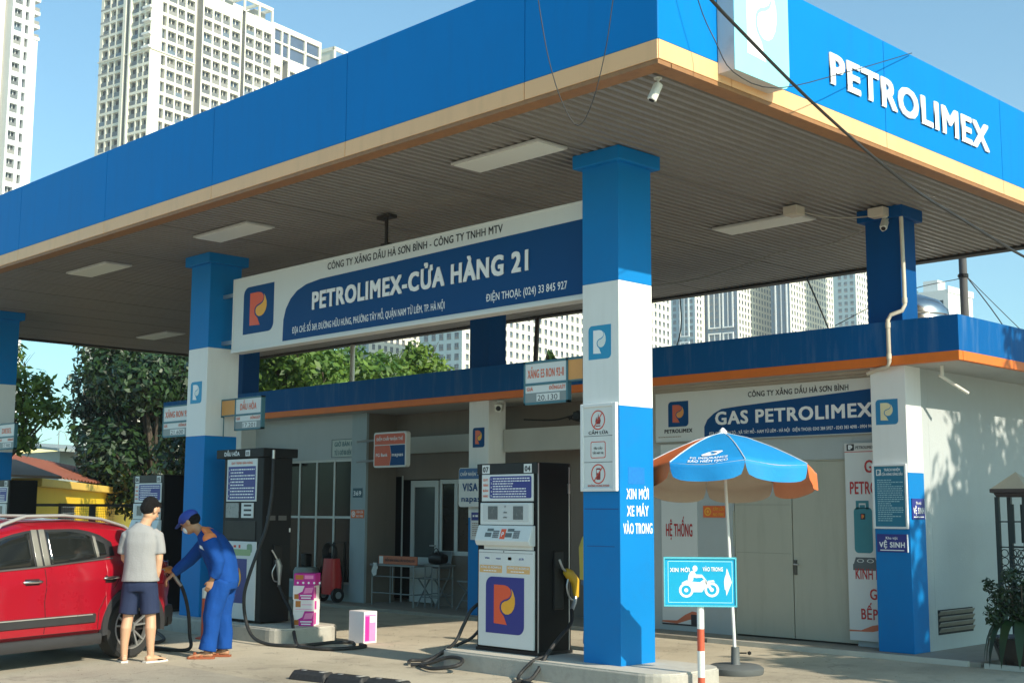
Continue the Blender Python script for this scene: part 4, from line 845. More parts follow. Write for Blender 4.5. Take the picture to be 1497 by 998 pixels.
# ================================================================= UMBRELLA
um=thing('parasol','blue and orange advertising parasol on a white pole before the double door','parasol',(10.8,7.76,0))
UB=mat("parasol_blue_cloth",(.003,.24,.58),.7,var=.12,scale=8,bump=.15,bscale=25); UO=mat("parasol_orange_cloth",(.72,.16,.04),.7,var=.12,scale=8,bump=.15,bscale=25); UL=mat("parasol_grey_lining",(.5,.42,.34),.8,var=.08,scale=8); UOL=mat("parasol_orange_lining",(.75,.34,.2),.8,var=.08,scale=8)
apex=Vector((10.75,7.83,2.4)); tb=Matrix.Rotation(R_(-6.5),3,Vector((.713,-.701,0)))
camdir=math.atan2(-apex.y,-apex.x)
Rr,Hh=.95,.41
def us(th,t,off=0):  # th angle relative to camera direction (positive = picture right)
    k=(th-12)/45; k=k-math.floor(k); sag=math.sin(k*math.pi)
    r=Rr*t*(1-.045*sag*t); z=-Hh*(t**1.35)-.03*sag*t+off
    a=camdir+R_(th)
    return apex+tb@Vector((r*math.cos(a),r*math.sin(a),z))
for p in range(8):
    t0=12+45*p; colr=UO if p in (1,2,5,6) else UB; linr=UOL if colr is UO else UL
    for nm,mt_,off in (('canopy_panel',colr,0),('lining_panel',linr,-.006)):
        V=[];Fc=[];na,nr_=10,10
        for i in range(nr_+1):
            for j in range(na+1): V.append(us(t0+45*j/na*.9999,.02+.98*i/nr_,off))
        for i in range(nr_):
            for j in range(na): Fc.append((i*(na+1)+j,i*(na+1)+j+1,(i+1)*(na+1)+j+1,(i+1)*(na+1)+j))
        base=nr_*(na+1); nvl=4; st=len(V); sg=0 if off==0 else -1
        for i in range(1,nvl+1):
            for j in range(na+1):
                q=j/na; d=.17*i/nvl; sq=1-.1*(i/nvl)**2; qq=.5+(q-.5)*sq; dd=d*(1-.18*abs(2*q-1)**6)
                P=us(t0+45*qq*.9999,1,0); c0=us(t0+22.5,0,0); out=(P-c0); out.z=0; out.normalize()
                V.append(P+Vector((0,0,-dd+ (off if i==0 else 0)))+out*(.012*math.sin(q*9+p)*i/nvl+(.0 if off==0 else -.006)))
        for i in range(nvl):
            for j in range(na):
                a_=base+j if i==0 else st+(i-1)*(na+1)+j; b__=st+i*(na+1)+j; Fc.append((a_,a_+1,b__+1,b__))
        B().add(V,Fc).build(nm,mt_,um,smooth=70)
b=B()
for p in range(8): b.tube([us(12+45*p,t,-.012) for t in (.03,.3,.6,.8,1)],.005,6); b.tube([us(12+45*p,.5,-.015),apex+tb@Vector((0,0,-.42))],.004,6)
b.build('rib',STEEL,um)
b=B()
for p in range(8): b.tube([us(12+45*p,t,.004) for t in (.02,.3,.6,.8,1)],.006,5)
b.build('seam_piping',mat("pale_seam",(.55,.62,.7),.6),um)
B().tube([(10.8,7.76,.12),apex+Vector((0,0,.0))],.017,12).build('pole',mat("white_pole_paint",(.75,.76,.74),.4,dirt=.15,dirtc=(.4,.38,.35)),um,smooth=60)
B().lathe(apex,[(.045,-.03),(.05,.0),(.035,.03),(.012,.055),(.0,.06)],14).build('finial',TXTW,um,smooth=50)
B().lathe((10.8,7.76,0),[(.27,0),(.28,.02),(.28,.06),(.24,.085),(.05,.09),(.045,.1),(.04,.26),(.0,.26)],32).build('base_disc',mat("grey_base",(.1,.11,.11),.6,var=.2),um,smooth=40,bevel=0)
B().tube([(10.82,7.74,.2),(10.88,7.68,.2)],.008).lathe((10.9,7.66,.2),[(.0,-.02),(.02,-.01),(.02,.01),(0,.02)],10).build('clamp_screw',BLACK,um)
# print on the front blue panel (angles -28..17)
def wrap(o,tc,rc):
    off=rootloc(um)
    for v in o.data.vertices:
        x,y=v.co.x+off.x,v.co.y+off.y
        t=rc-y/1.05; th=tc+math.degrees(x/(Rr*max(.2,t))); P=us(max(-32.5,min(11.5,th)),t,0); c0=us(max(-32.5,min(11.5,th)),t,.012); v.co=c0-off
UF=Fr((0,0,0),(1,0,0),(0,1,0))
for s_,y,h,w_ in (("PG INSURANCE",.0,.045,.38),("BẢO HIỂM PJICO",-.075,.05,.4)):
    o=text(s_,UF,0,y,h,TXTW,um,align='C',w=w_,bold=.04); 
    if o: wrap(o,-10,.93)
b=B(); b.fpoly(UF,[(-.09,.07),(-.02,.07),(.02,.1),(-.02,.12),(.0,.15),(-.03,.165),(-.1,.1)],0,.001).fpoly(UF,[(-.01,.085),(.05,.085),(.11,.16),(.1,.185),(-.02,.185),(.03,.165),(.06,.145)],0,.001); o=b.build('emblem',TXTW,um); wrap(o,-9,.93)
# ================================================================= MOTORBIKE SIGN
ms=thing('motorbike_sign','bright blue motorbike entrance sign on a red and white striped post','sign',(9.34,7.08,0))
u_=Vector((.64,-.768,0)); F=Fr((9.34,7.08,0),u_,(0,0,1)); F.o=F.o+F.n*.035
CY=mat("sign_cyan_paint",(.002,.36,.6),.45,var=.08,scale=6,dirt=.1,dirtc=(.02,.25,.35))
B().fbox(F,-.31,.31,.78,1.19,-.012,0).build('board',CY,ms,bevel=.004)
b=B(); b.fbox(F,-.315,.315,1.185,1.2,-.03,.01).fbox(F,-.315,.315,.765,.78,-.03,.01).fbox(F,-.322,-.31,.765,1.2,-.03,.01).fbox(F,.31,.322,.765,1.2,-.03,.01); b.build('board_rim',mat("sign_rim",(.1,.5,.6),.4,var=.2,scale=15),ms)
WL=mat("pale_sign_line",(.5,.85,.85),.5); b=B(); b.fbox(F,-.285,.285,1.16,1.164,0,.001).fbox(F,-.285,.285,.8,.804,0,.001).fbox(F,-.285,-.281,.8,1.164,0,.001).fbox(F,.281,.285,.8,1.164,0,.001); b.build('border_line',WL,ms)
def mp(x,y): return (-.31+(x-80)/1085*.62,1.19-(y-65-(x-80)*.05)/735*.41)
b=B(); RAD=.06
for x,y in ((405,585),(800,595)):
    a,c_=mp(x,y); b.ring(F,a,c_,.064,.064,.021,0,.002,28); b.ring(F,a,c_,.018,.018,.017,0,.002,12)
bp_=lambda P:b.fpoly(F,[mp(*q) for q in P][::-1],.0,.0022)
bp_([(330,470),(410,430),(470,450),(620,470),(690,420),(735,490),(690,560),(650,625),(500,620),(470,540),(430,500),(390,500)])
bp_([(690,420),(720,440),(800,560),(795,600),(770,590),(700,500)])
bp_([(430,430),(445,350),(480,290),(530,285),(560,345),(650,350),(690,400),(740,470),(700,450),(650,395),(560,400),(520,385),(515,430),(480,470)])
bp_([(740,450),(830,445),(850,480),(790,470),(745,500)])
b.build('motorbike_symbol',TXTW,ms)
a,c_=mp(545,250); B().fpoly(F,[(a+.022*math.cos(k/14*6.283),c_+.027*math.sin(k/14*6.283)) for k in range(14)],0,.0025).build('rider_head',TXTW,ms)
B().fpoly(F,[mp(*q) for q in [(1035,265),(1050,300),(1110,490),(1070,590),(1025,700),(1015,610),(1000,600),(990,480),(1005,400),(1020,370)]][::-1],0,.002).build('arrow',TXTW,ms)
a,c_=mp(155,285); text("XIN MỜI",F,a,c_,.036,TXTW,ms,w=.175,bold=.05); a,c_=mp(665,295); text("VÀO TRONG",F,a,c_,.036,TXTW,ms,w=.178,bold=.05)
zz=[(0.0,.15,1),(.15,.38,0),(.38,.57,1),(.57,1.19,0)]
PR=mat("post_red_paint",(.55,.09,.04),.5,var=.15,dirt=.2); PW=mat("post_white_paint",(.75,.74,.7),.5,var=.06,dirt=.2,dirtc=(.4,.37,.3))
for z0,z1,rd in zz: B().tube([(9.34,7.08,z0),(9.34,7.08,z1-.001)],.032,16).build('post_band',PR if rd else PW,ms,smooth=50)
B().lathe((9.34,7.08,0),[(.16,0),(.16,.02),(.05,.035)],20).build('foot_plate',STEEL,ms)
# small red-white post by the middle island
rp=thing('marker_post','short red and white post by the middle island behind the attendant','post',(8.72,14.35,0)); B().lathe((8.72,14.35,0),[(.1,0),(.1,.015),(.035,.03),(.033,.5)],14).build('post_body',PR,rp,smooth=40); B().lathe((8.72,14.35,.5),[(.034,0),(.034,.12),(0,.14)],14).build('white_top',PW,rp,smooth=40)
# ================================================================= CAR
car=thing('parked_car','red compact SUV with white roof rails being refuelled at the left','car',(5.6,13.4,0))
CH=R_(16); U=Vector((math.cos(CH),math.sin(CH),0)); Nn=Vector((math.sin(CH),-math.cos(CH),0)); C0=Vector((7.02,12.94,0))-Nn*.03
def T(x,n,z): return C0+U*x+Nn*n+Vector((0,0,z))
RP=mat("red_car_paint",(.3,.003,.013),.3,var=.04,coat=.8,spec=.5); CBK=mat("black_car_trim",(.03,.03,.032),.5,var=.2); CGL=mat("tinted_car_glass",(.012,.014,.013),.04,spec=.9,var=.05)
SIL=mat("highlight_silver",(.55,.54,.5),.3,.5,var=.05); TYR=mat("tyre",(.02,.02,.02),.75,var=.2,bump=.2)
import bisect
def itp(x,tab):
    xs=[a for a,_ in tab]; 
    if x<=xs[0]: return tab[0][1]
    if x>=xs[-1]: return tab[-1][1]
    i=bisect.bisect(xs,x); a,b_=tab[i-1],tab[i]; t=(x-a[0])/(b_[0]-a[0]); return a[1]+(b_[1]-a[1])*t
TOP=[(-3.5,.62),(-3.4,.8),(-3.1,.93),(-2.6,1.0),(-2.45,1.03),(-1.75,1.4),(-1.3,1.475),(-.6,1.49),(0,1.45),(.3,1.37),(.5,1.14),(.6,1.02),(.68,.9),(.74,.62)]
BELT=[(-3.5,.58),(-3.4,.74),(-3.1,.86),(-2.45,.95),(-1.3,1.0),(-.4,1.06),(.3,1.1),(.5,1.06),(.6,.96),(.68,.84),(.74,.58)]
INS=[(-3.5,.35),(-3.4,.18),(-3.1,.06),(-2.6,.0),(.2,.0),(.5,.05),(.66,.14),(.74,.28)]
WX=[0,-2.58]; WR=.395
def sill(x):
    z=.3 if -2.2<x<-.42 else .33
    for wx in WX:
        if abs(x-wx)<WR: z=max(z,.34+math.sqrt(WR*WR-(x-wx)**2))
    return z
xs=sorted(set([round(-3.5+i*.05,3) for i in range(86)]+[-3.48,.68,.72,.74]+[wx+s_*WR*q for wx in WX for s_ in (-1,1) for q in (1.001,.999,.97,.9,.8)]))
xs=[x for x in xs if x<=.74]
def cs(x):
    zt=itp(x,TOP); zb_=min(itp(x,BELT),zt-.03); zs=min(sill(x),zb_-.06); i=itp(x,INS); gh=max(0,min(1,(zt-zb_-.05)/.3)); H=zb_-zs
    q=[(-.07-i,zs),(-.012-i,zs+H*.06),(.0-i,zs+H*.3),(-.022-i,zs+H*.52),(-.0-i,zs+H*.74),(-.012-i,zs+H*.84),(-.045-i,zb_),(-.06-i-.0*gh,zb_+.015)]
    q+=[(-.045-i-.15*gh-.1*(1-gh),zt-.075*gh-.01),(-.1-i-.2*gh-.1*(1-gh),zt-.02*gh),(-.5,zt+.005),(-.89,zt+.012)]
    return q
nP=len(cs(0)); V=[];Fc=[]
for x in xs:
    c=cs(x); L_=[T(x,n,z) for n,z in c]+[T(x,-1.78-n,z) for n,z in c[:-1][::-1]]; V+=L_
n_=2*nP-1
for i in range(len(xs)-1):
    for k in range(n_-1): Fc.append((i*n_+k,(i+1)*n_+k,(i+1)*n_+k+1,i*n_+k+1))
Fc.append(tuple(range(n_))[::-1]); Fc.append(tuple(range((len(xs)-1)*n_,len(xs)*n_)))
body=B().add(V,Fc).build('body',RP,car,smooth=32)
def side_pt(x,f,o=0.006):  # point on greenhouse side, f 0 belt .. 1 top edge
    c=cs(x); a=c[7];b__=c[8]; return T(x,a[0]+(b__[0]-a[0])*f+o,a[1]+(b__[1]-a[1])*f)
def sidepanel(name,outl,mt_,o,par=car,n=14):
    V=[];Fc=[];xa,xb=outl[0][0],outl[-1][0]
    for i in range(n+1):
        x=xa+(xb-xa)*i/n; f0=itp(x,[(a,b_) for a,b_,c in outl]); f1=itp(x,[(a,c) for a,b_,c in outl]); 
        for j in range(5): V.append(side_pt(x,f0+(f1-f0)*j/4,o))
    for i in range(n):
        for j in range(4): Fc.append((i*5+j,(i+1)*5+j,(i+1)*5+j+1,i*5+j+1))
    ob=B().add(V,Fc).build(name,mt_,par,smooth=60); m_=ob.modifiers.new('s','SOLIDIFY'); m_.thickness=.006; m_.offset=-1; return ob
sidepanel('window_surround',[(-2.2,.0,.05),(-1.9,.0,.75),(-1.6,.0,.97),(-1.2,.0,1.0),(-.7,.0,.98),(-.42,.02,.85),(-.25,.1,.55)],CBK,.004)
sidepanel('side_window',[(-2.1,.05,.1),(-1.88,.05,.7),(-1.6,.05,.9),(-1.31,.05,.93)],CGL,.009); sidepanel('side_window',[(-1.1,.05,.93),(-.8,.05,.91),(-.6,.06,.82),(-.5,.1,.7)],CGL,.009)
sidepanel('quarter_window',[(-.46,.12,.64),(-.36,.15,.5)],CGL,.0095); 
sidepanel('pillar_cover',[(-1.285,.0,1.0),(-1.215,.0,1.0)],mat("pillar_grey",(.24,.23,.2),.35,.1,coat=.2),.012); sidepanel('pillar_cover',[(-1.19,.0,1.0),(-1.12,.0,1.0)],MC["pillar_grey"],.012)
sidepanel('quarter_strip',[(-.5,.08,.78),(-.465,.1,.74)],MC["pillar_grey"],.011)
b=B(); b.tube([side_pt(x,0,.012) for x in [-2.2+.1*i for i in range(20)]],.009,6); b.build('belt_moulding',mat("dark_chrome",(.25,.24,.23),.3,.7),car,smooth=60)
def bs(x,z,o=0): # body side point
    c=cs(x)[:8]
    for i in range(len(c)-1):
        if c[i][1]<=z<=c[i+1][1] and c[i+1][1]>c[i][1]: t=(z-c[i][1])/(c[i+1][1]-c[i][1]); return T(x,c[i][0]+(c[i+1][0]-c[i][0])*t+o,z)
    return T(x,c[0][0]+o,z) if z<c[0][1] else T(x,c[7][0]+o,z)
SEAM=mat("seam_black",(.01,.005,.005),.8)
b=B(); b.tube([bs(-1.2,z,.0) for z in [.32+.04*i for i in range(18)]],.004,5); b.tube([bs(-2.25,z,0) for z in [.34+.04*i for i in range(16)]],.004,5)
b.tube([bs(-.5,.33,0)]+[bs(-.5,.33+.03*i,0) for i in range(1,8)]+[bs(-.47,.58,0),bs(-.4,.68,0),bs(-.28,.78,0),bs(-.2,.88,0),bs(-.2,1.0,0)],.004,5)
b.tube([bs(x,.345,.0) for x in [-2.2+.08*i for i in range(22)]],.003,5); b.build('door_seam',SEAM,body)
# cladding and sill
V=[];Fc=[]
for i,x in enumerate([-2.2+i*.05 for i in range(34)]):
    for n,z in ((.0,.4),(.018,.41),(.018,.485),(.0,.5)): V.append(bs(x,z+.02,n))
for i in range(33):
    for k in range(3): Fc.append((i*4+k,(i+1)*4+k,(i+1)*4+k+1,i*4+k+1))
B().add(V,Fc).build('door_moulding',CBK,car,smooth=30)
b=B(); b.tube([bs(x,.51,.018) for x in [-2.2+.1*i for i in range(17)]],.006,6); b.build('moulding_highlight',SIL,car,smooth=50)  # silver tube stands in for the highlight above the black band
b=B(); b.loft([T(-2.2,-.05,.25),T(-.45,-.05,.25)],[(.06,.055)]*2,ref=(0,0,1),n=12,power=4); b.build('sill_cladding',CBK,car,smooth=40)
b=B(); b.loft([T(-2.2,-.015,.27),T(-.45,-.015,.27)],[(.008,.012)]*2,ref=(0,0,1),n=8,power=4)
for i in range(7): x=-2.05+i*.24; b.loft([T(x,-.005,.235),T(x+.13,-.005,.245)],[(.012,.008)]*2,ref=(0,0,1),n=8,power=4)
b.build('sill_step',mat('sill_grey',(.2,.2,.19),.5),car,smooth=40)
for x0 in (-1.38,-.345):
    h_=B().loft([bs(x0-.11,.875,.012),bs(x0-.05,.88,.035),bs(x0+.06,.88,.035),bs(x0+.12,.875,.012)],[(.012,.01),(.018,.012),(.018,.012),(.012,.01)],ref=(0,0,1),n=10).build('door_handle',CHROME,car,smooth=60)
    B().loft([bs(x0-.08,.865,-.004),bs(x0+.09,.865,-.004)],[(.04,.01)]*2,ref=(0,0,1),n=12).build('handle_shade_spot',SEAM,h_)  # black oval paints in the shade behind the handle
# wheel arches + wells + wheels
for wx in WX:
    arc=[(wx+(WR+.02)*math.cos(a),.34+(WR+.02)*math.sin(a)) for a in [R_(-8+k*196/24) for k in range(25)]]
    V=[];Fc=[]
    for k,(x,z) in enumerate(arc):
        dx,dz=(x-wx)/(WR+.02),(z-.34)/(WR+.02)
        for rr,nn_ in ((-.03,-.05),(-.03,.016),(.035,.012),(.045,-.03)): V.append(T(x+dx*rr,nn_,z+dz*rr))
    for k in range(24):
        for j in range(3): Fc.append((k*4+j,k*4+j+1,(k+1)*4+j+1,(k+1)*4+j))
    B().add(V,Fc).build('wheel_arch',CBK,car,smooth=40)
    for sd in (0,1):
        V=[];Fc=[]
        for k in range(17):
            a=R_(-20+k*220/16)
            for nn_ in (-.03,-.3): n2_=nn_ if sd==0 else -1.78-nn_; V.append(T(wx+(WR+.0)*math.cos(a),n2_,.34+(WR+.0)*math.sin(a)))
        for k in range(16): Fc.append((2*k,2*k+1,2*k+3,2*k+2))
        B().add(V,Fc).build('wheel_well',SEAM,car)
        sgn=1 if sd==0 else -1; nc=-.13 if sd==0 else -1.65
        M_=Matrix((U,Vector((0,0,1)),Nn*sgn)).transposed(); ctr=T(wx,nc,.34)
        wh=B().lathe(ctr,[(.23,-.1),(.31,-.105),(.338,-.08),(.34,0),(.338,.08),(.31,.105),(.235,.1),(.225,.08)],40,M=M_,caps=False).build('wheel',TYR,car,smooth=35)
        b=B(); b.lathe(ctr,[(.238,.1),(.238,.106),(.222,.106),(.215,.06)],40,M=M_,caps=False)
        b.build('rim',mat("alloy",(.6,.6,.58),.3,.8,var=.05),wh,smooth=40); B().lathe(ctr,[(.215,.02),(.0,.02)],24,M=M_).build('brake_disc',BLACK,wh)
        b=B(); b.m(MC["alloy"])
        for k in range(5):
            for dq in (-8,8):
                a=R_(72*k+90); c_=Vector((math.cos(a),math.sin(a),0)); a2=R_(72*k+90+dq*1.6); e_=Vector((math.cos(a2),math.sin(a2),0)); 
                b.loft([ctr+M_@(c_*.04+Vector((0,0,.09))),ctr+M_@(e_*.225+Vector((0,0,.098)))],[(.014,.012),(.016,.01)],ref=tuple(Nn),n=8,power=4)
        b.lathe(ctr,[(.055,.08),(.055,.1),(.03,.106),(0,.106)],20,M=M_); b.build('spoke',None,wh,smooth=40)
# roof rails, rear lamp, underbody, rear bumper, mirror
rl=B(); rl.loft([side_pt(-1.75,1.0,-.02)+Vector((0,0,.0)),side_pt(-1.6,1.15,-.04)+Vector((0,0,.045)),side_pt(-1.3,1.2,-.04)+Vector((0,0,.06)),side_pt(-.8,1.2,-.04)+Vector((0,0,.062)),side_pt(-.3,1.2,-.04)+Vector((0,0,.05)),side_pt(.02,1.15,-.04)+Vector((0,0,.02)),side_pt(.15,1.05,-.03)],[(.018,.03)]*7,ref=(0,0,1),n=10); rl.build('roof_rail',mat("rail_silver_white",(.33,.325,.31),.45,.2),car,smooth=60)
rl=B(); rl.loft([T(-1.6,-1.45,1.49),T(-1.3,-1.45,1.53),T(-.3,-1.45,1.52),T(.1,-1.45,1.46)],[(.02,.03)]*4,ref=(0,0,1),n=8); rl.build('roof_rail',MC["rail_silver_white"],car,smooth=60)
B().fpoly(Fr(T(0,0,0),U,(0,0,1)),[(-2.2,.26),(.6,.3),(.6,.4),(-2.2,.4)],-1.7,-.08).build('underbody',SEAM,car)
b=B(); b.loft([T(.5,-.1,.42),T(.68,-.16,.42),T(.76,-.5,.42),T(.78,-.89,.42),T(.76,-1.28,.42),T(.68,-1.62,.42),T(.5,-1.68,.42)],[(.12,.05)]*7,ref=(0,0,1),n=10,power=4); b.build('rear_bumper',CBK,car,smooth=50)
B().loft([bs(.38,.98,.0),bs(.5,.95,.004),bs(.58,.88,.0)],[(.07,.02),(.08,.025),(.06,.02)],ref=(0,0,1),n=10,power=3).build('tail_lamp',mat("tail_lamp_red",(.25,.005,.01),.15,coat=1),car,smooth=50)
b=B(); b.lathe(bs(.24,.86,.004),[(.07,0),(.07,.006)],16,M=Matrix((U,Vector((0,0,1)),Nn)).transposed()); b.build('fuel_opening',SEAM,car); fd=B(); fd.loft([bs(.33,.86,.02),bs(.34,.86,.12)],[(.075,.006)]*2,ref=(0,0,1),n=14,power=3); fd.build('fuel_flap',RP,car)
B().loft([T(-1.98,.02,1.05),T(-2.0,.14,1.08)],[(.06,.05),(.09,.06)],ref=(0,0,1),n=12,power=3).build('wing_mirror',RP,car,smooth=50)
V=[];Fc=[]
for x in (-2.38,-1.8):
    c=cs(x); 
    for n,z in ((c[9][0]-.03,c[9][1]+.012),(-.5,c[10][1]+.015),(-.89,c[11][1]+.015),(-1.28,c[10][1]+.015),(-1.78-c[9][0]+.03,c[9][1]+.012)): V.append(T(x,n,z))
B().add(V,[(k,5+k,6+k,1+k) for k in range(4)]).build('windscreen',CGL,car,smooth=60)
V=[]
for x in (.33,.5):
    c=cs(x)
    for n,z in ((c[9][0]-.05,c[9][1]+.012),(-.5,c[10][1]+.015),(-.89,c[11][1]+.015),(-1.28,c[10][1]+.015),(-1.78-c[9][0]+.05,c[9][1]+.012)): V.append(T(x,n,z))
B().add(V,[(k,5+k,6+k,1+k) for k in range(4)]).build('rear_window',CGL,car,smooth=60)
# hose into the car
hose([(7.62,13.25,.86),(7.72,13.22,.74),(7.8,13.2,.5),(7.84,13.2,.2),(7.8,13.15,.03),(7.6,13.5,.025),(7.75,14.0,.025),(8.2,14.4,.03),(8.8,15.9,.1),(9.1,16.2,.4),(9.3,16.3,.9)],'black hose hanging from the nozzle in the car filler',.02)
nzc=thing('fuel_nozzle','fuel nozzle held by the attendant in the car filler opening','fuel nozzle',(7.45,13.1,.9))
B().loft([(7.42,13.08,.93),(7.52,13.14,.93),(7.62,13.24,.88)],[(.025,.03),(.04,.045),(.025,.03)],ref=(0,0,1),n=12).build('nozzle_body',mat("orange_nozzle",(.6,.2,.03),.4),nzc,smooth=60); B().tube([(7.42,13.08,.93),(7.32,13.04,.92)],.014).build('spout',STEEL,nzc); B().tube([(7.62,13.24,.88),(7.67,13.23,.8),(7.72,13.22,.74)],.022).build('swivel',STEEL,nzc,smooth=60)
B().tube(spline([(7.46,13.1,.88),(7.5,13.12,.82),(7.58,13.18,.83)],4),.007).build('lever_guard',BLACK,nzc)
# ================================================================= PEOPLE
SK=mat("skin",(.58,.33,.2),.55,var=.06,scale=10); SK2=mat("skin_tanned",(.42,.22,.12),.55,var=.06,scale=10); HAIR=mat("black_hair",(.008,.007,.007),.75,spec=.2,var=.3,scale=60,bump=1,bscale=90)
RS=Vector((.713,-.701,0)); FS=Vector((.701,.713,0))
class Person:
    def __init__(s,base,label):
        s.b=Vector(base); s.t=thing('person',label,'person',base); s.body=B()
    def P(s,a,f,z): return s.b+RS*a+FS*f+Vector((0,0,z))
    def hand(s,wr,d,nrm,size=1,curl=.6):
        b=s.body; d=Vector(d).normalized(); n=Vector(nrm); n=(n-d*n.dot(d)).normalized(); sd=d.cross(n)
        b.loft([wr-d*.02,wr+d*.02*size,wr+d*.055*size,wr+d*.09*size],[(.026,.019),(.034,.017),(.04,.016),(.036,.013)],ref=tuple(sd),n=12)
        for i,(o,L_) in enumerate(((-.03,.07),(-.01,.08),(.011,.076),(.03,.06))):
            p=wr+d*.082*size+sd*o; q=d.copy(); pts=[p-d*.02,p]
            for k in range(3):
                ang=curl*(.5+.35*k+.05*i); q=(q*math.cos(ang)+n*math.sin(ang)).normalized(); p=p+q*L_*size*(.42,.33,.25)[k]; pts.append(p)
            b.loft(pts,[.0085,.0085,.0085,.008,.0065],n=8)
        p=wr+d*.03*size-sd*.03; q=(d*.75-sd*.55+n*.25).normalized(); b.loft([p+sd*.015,p,p+q*.03,p+q*.05+(d*.6+n*.5).normalized()*.018],[.011,.012,.0105,.008],n=8)
    def foot(s,ank,d,L_=.24):
        b=s.body; d=Vector(d).normalized(); z=Vector((0,0,1)); g=Vector((ank.x,ank.y,s.b.z+.012))
        b.loft([g-d*.06+z*.035,g-d*.03+z*.035,g+d*.05+z*.035,g+d*.11+z*.024,g+d*.16+z*.016,g+d*.19+z*.014],[(.024,.022),(.034,.033),(.036,.03),(.043,.02),(.044,.015),(.03,.01)],ref=tuple(d.cross(z)),n=12)
        b.loft([ank+z*.03,Vector((ank.x,ank.y,s.b.z+.04))],[.037,.034],n=10)
        sd=d.cross(z).normalized()
        for k in range(5): b.ell(g+d*(.195-.012*abs(k-1))+sd*(-.034+.0165*k)+z*.012,(.011 if k else .014,)*2+(.009,),nu=8,nv=6)
    def head(s,c,yaw,tilt=0,chin=0,sc=1):
        # c centre of head, yaw heading of the face
        fd=Vector((math.cos(yaw),math.sin(yaw),0)); M=Matrix((fd,Vector((0,0,1)).cross(fd),Vector((0,0,1)))).transposed(); M=M@Matrix.Rotation(tilt,3,'Y'); s.HM=M; s.HC=c
        b=s.body; E_=lambda o,r:b.ell(c+M@(Vector(o)*sc),[q*sc for q in r],M)
        E_((-.012,0,.025),(.098,.077,.09)); E_((.03,0,-.04),(.062,.056,.07)); E_((.055,0,-.082),(.028,.03,.024)); E_((.0,0,-.06),(.06,.052,.05))
        b.loft([c+M@(Vector(o)*sc) for o in ((.085,0,.02),(.1,0,-.01),(.108,0,-.022),(.09,0,-.035))],[.008,.012,.015,.009],n=8)
        for y in (-1,1): E_((-.005,y*.078,-.012),(.02,.009,.032)); E_((.075,y*.032,.022),(.012,.02,.008)); 
        E_((.085,0,-.058),(.01,.024,.006)); E_((.083,0,-.068),(.01,.02,.006))
        for y in (-1,1):
            e=B().ell(c+M@(Vector((.083,y*.032,.004))*sc),(.009,.013,.008),M,10,8).build('eye',TXTK,s.t,smooth=80)
    def finish(s,skin,vox=.0065):
        o=meshobj('body',remesh(s.body,vox,2),skin,s.t); return o
def cloth(p,b,name,mt_,vox=.012,disp=.006,ds=11,sm=2): return meshobj(name,remesh(b,vox,sm,disp,ds),mt_,p.t)
# --- customer
p=Person((6.87,12.6,0),'man in a grey t-shirt and navy shorts standing beside the red car'); P=p.P; b=p.body
p.head(P(.075,.03,1.6),math.atan2(RS.y*.55+FS.y*.83,RS.x*.55+FS.x*.83),R_(28),sc=1.05)
b.loft([P(.0,.0,1.38),P(.03,.01,1.46),P(.06,.02,1.54)],[(.075,.06),(.058,.058),(.056,.056)],n=14)
b.loft([P(0,0,.86),P(0,0,1.0),P(0,0,1.15),P(0,-.0,1.3),P(0,0,1.39)],[(.16,.11),(.15,.1),(.165,.11),(.16,.105),(.09,.065)],ref=tuple(RS),n=20,power=2.4)
A=[P(.15,0,1.36),P(.19,-.01,1.2),P(.195,-.02,1.08),P(.18,.0,.95),P(.16,.02,.87)]; b.loft(A,[.05,.046,.04,.036,.027],n=12); p.hand(A[-1],(A[-1]-A[-2])+Vector((0,0,-.05)),-RS,1,.75)
A=[P(-.15,0,1.36),P(-.195,.03,1.2),P(-.195,.06,1.08),P(-.16,.2,.98),P(-.08,.28,.95)]; b.loft(A,[.05,.046,.04,.036,.027],n=12); p.hand(A[-1],A[-1]-A[-2],Vector((0,0,-1)),1,.6)
for sgn,kx,ax in ((-1,-.115,-.14),(1,.125,.14)):
    b.loft([P(.08*sgn,0,.86),P(.1*sgn,.0,.68),P(kx,0,.47),P(kx+.01*sgn,-.025,.36),P(ax-.003*sgn,-.015,.2),P(ax,0,.07)],[(.085,.09),(.075,.08),(.054,.055),(.058,.062),(.042,.045),(.034,.038)],ref=tuple(RS),n=16)
    p.foot(P(ax,0,.06),FS*.8+RS*(.45*sgn+.12))
p.finish(SK)
GT=mat("grey_tshirt",(.29,.29,.29),.85,var=.08,scale=10,bump=.25,bscale=60)
c=B(); c.loft([P(.0,.0,.845),P(0,0,.95),P(0,0,1.1),P(0,0,1.25),P(.0,0,1.36),P(.015,.005,1.425),P(.022,.006,1.445)],[(.198,.15),(.182,.135),(.168,.125),(.18,.125),(.17,.105),(.1,.075),(.068,.062)],ref=tuple(RS),n=24,power=2.5)
c.loft([P(.11,0,1.355),P(.165,-.0,1.32),P(.196,-.01,1.2),P(.202,-.012,1.13)],[.062,.066,.06,.062],n=14); c.loft([P(-.11,0,1.355),P(-.165,0,1.32),P(-.2,.025,1.2),P(-.205,.035,1.13)],[.062,.066,.06,.062],n=14)
cloth(p,c,'tshirt',GT,.011,.007,7)
NV=mat("navy_shorts",(.01,.02,.06),.85,var=.12,scale=8,bump=.15,bscale=50)
c=B(); c.loft([P(0,0,.9),P(0,0,.8),P(0,0,.74)],[(.165,.12),(.18,.135),(.17,.13)],ref=tuple(RS),n=22,power=2.6)
for sgn in (-1,1): c.loft([P(.085*sgn,0,.8),P(.1*sgn,0,.66),P(.115*sgn,0,.505)],[(.1,.12),(.098,.108),(.102,.108)],ref=tuple(RS),n=18)
cloth(p,c,'shorts',NV,.011,.007,9)
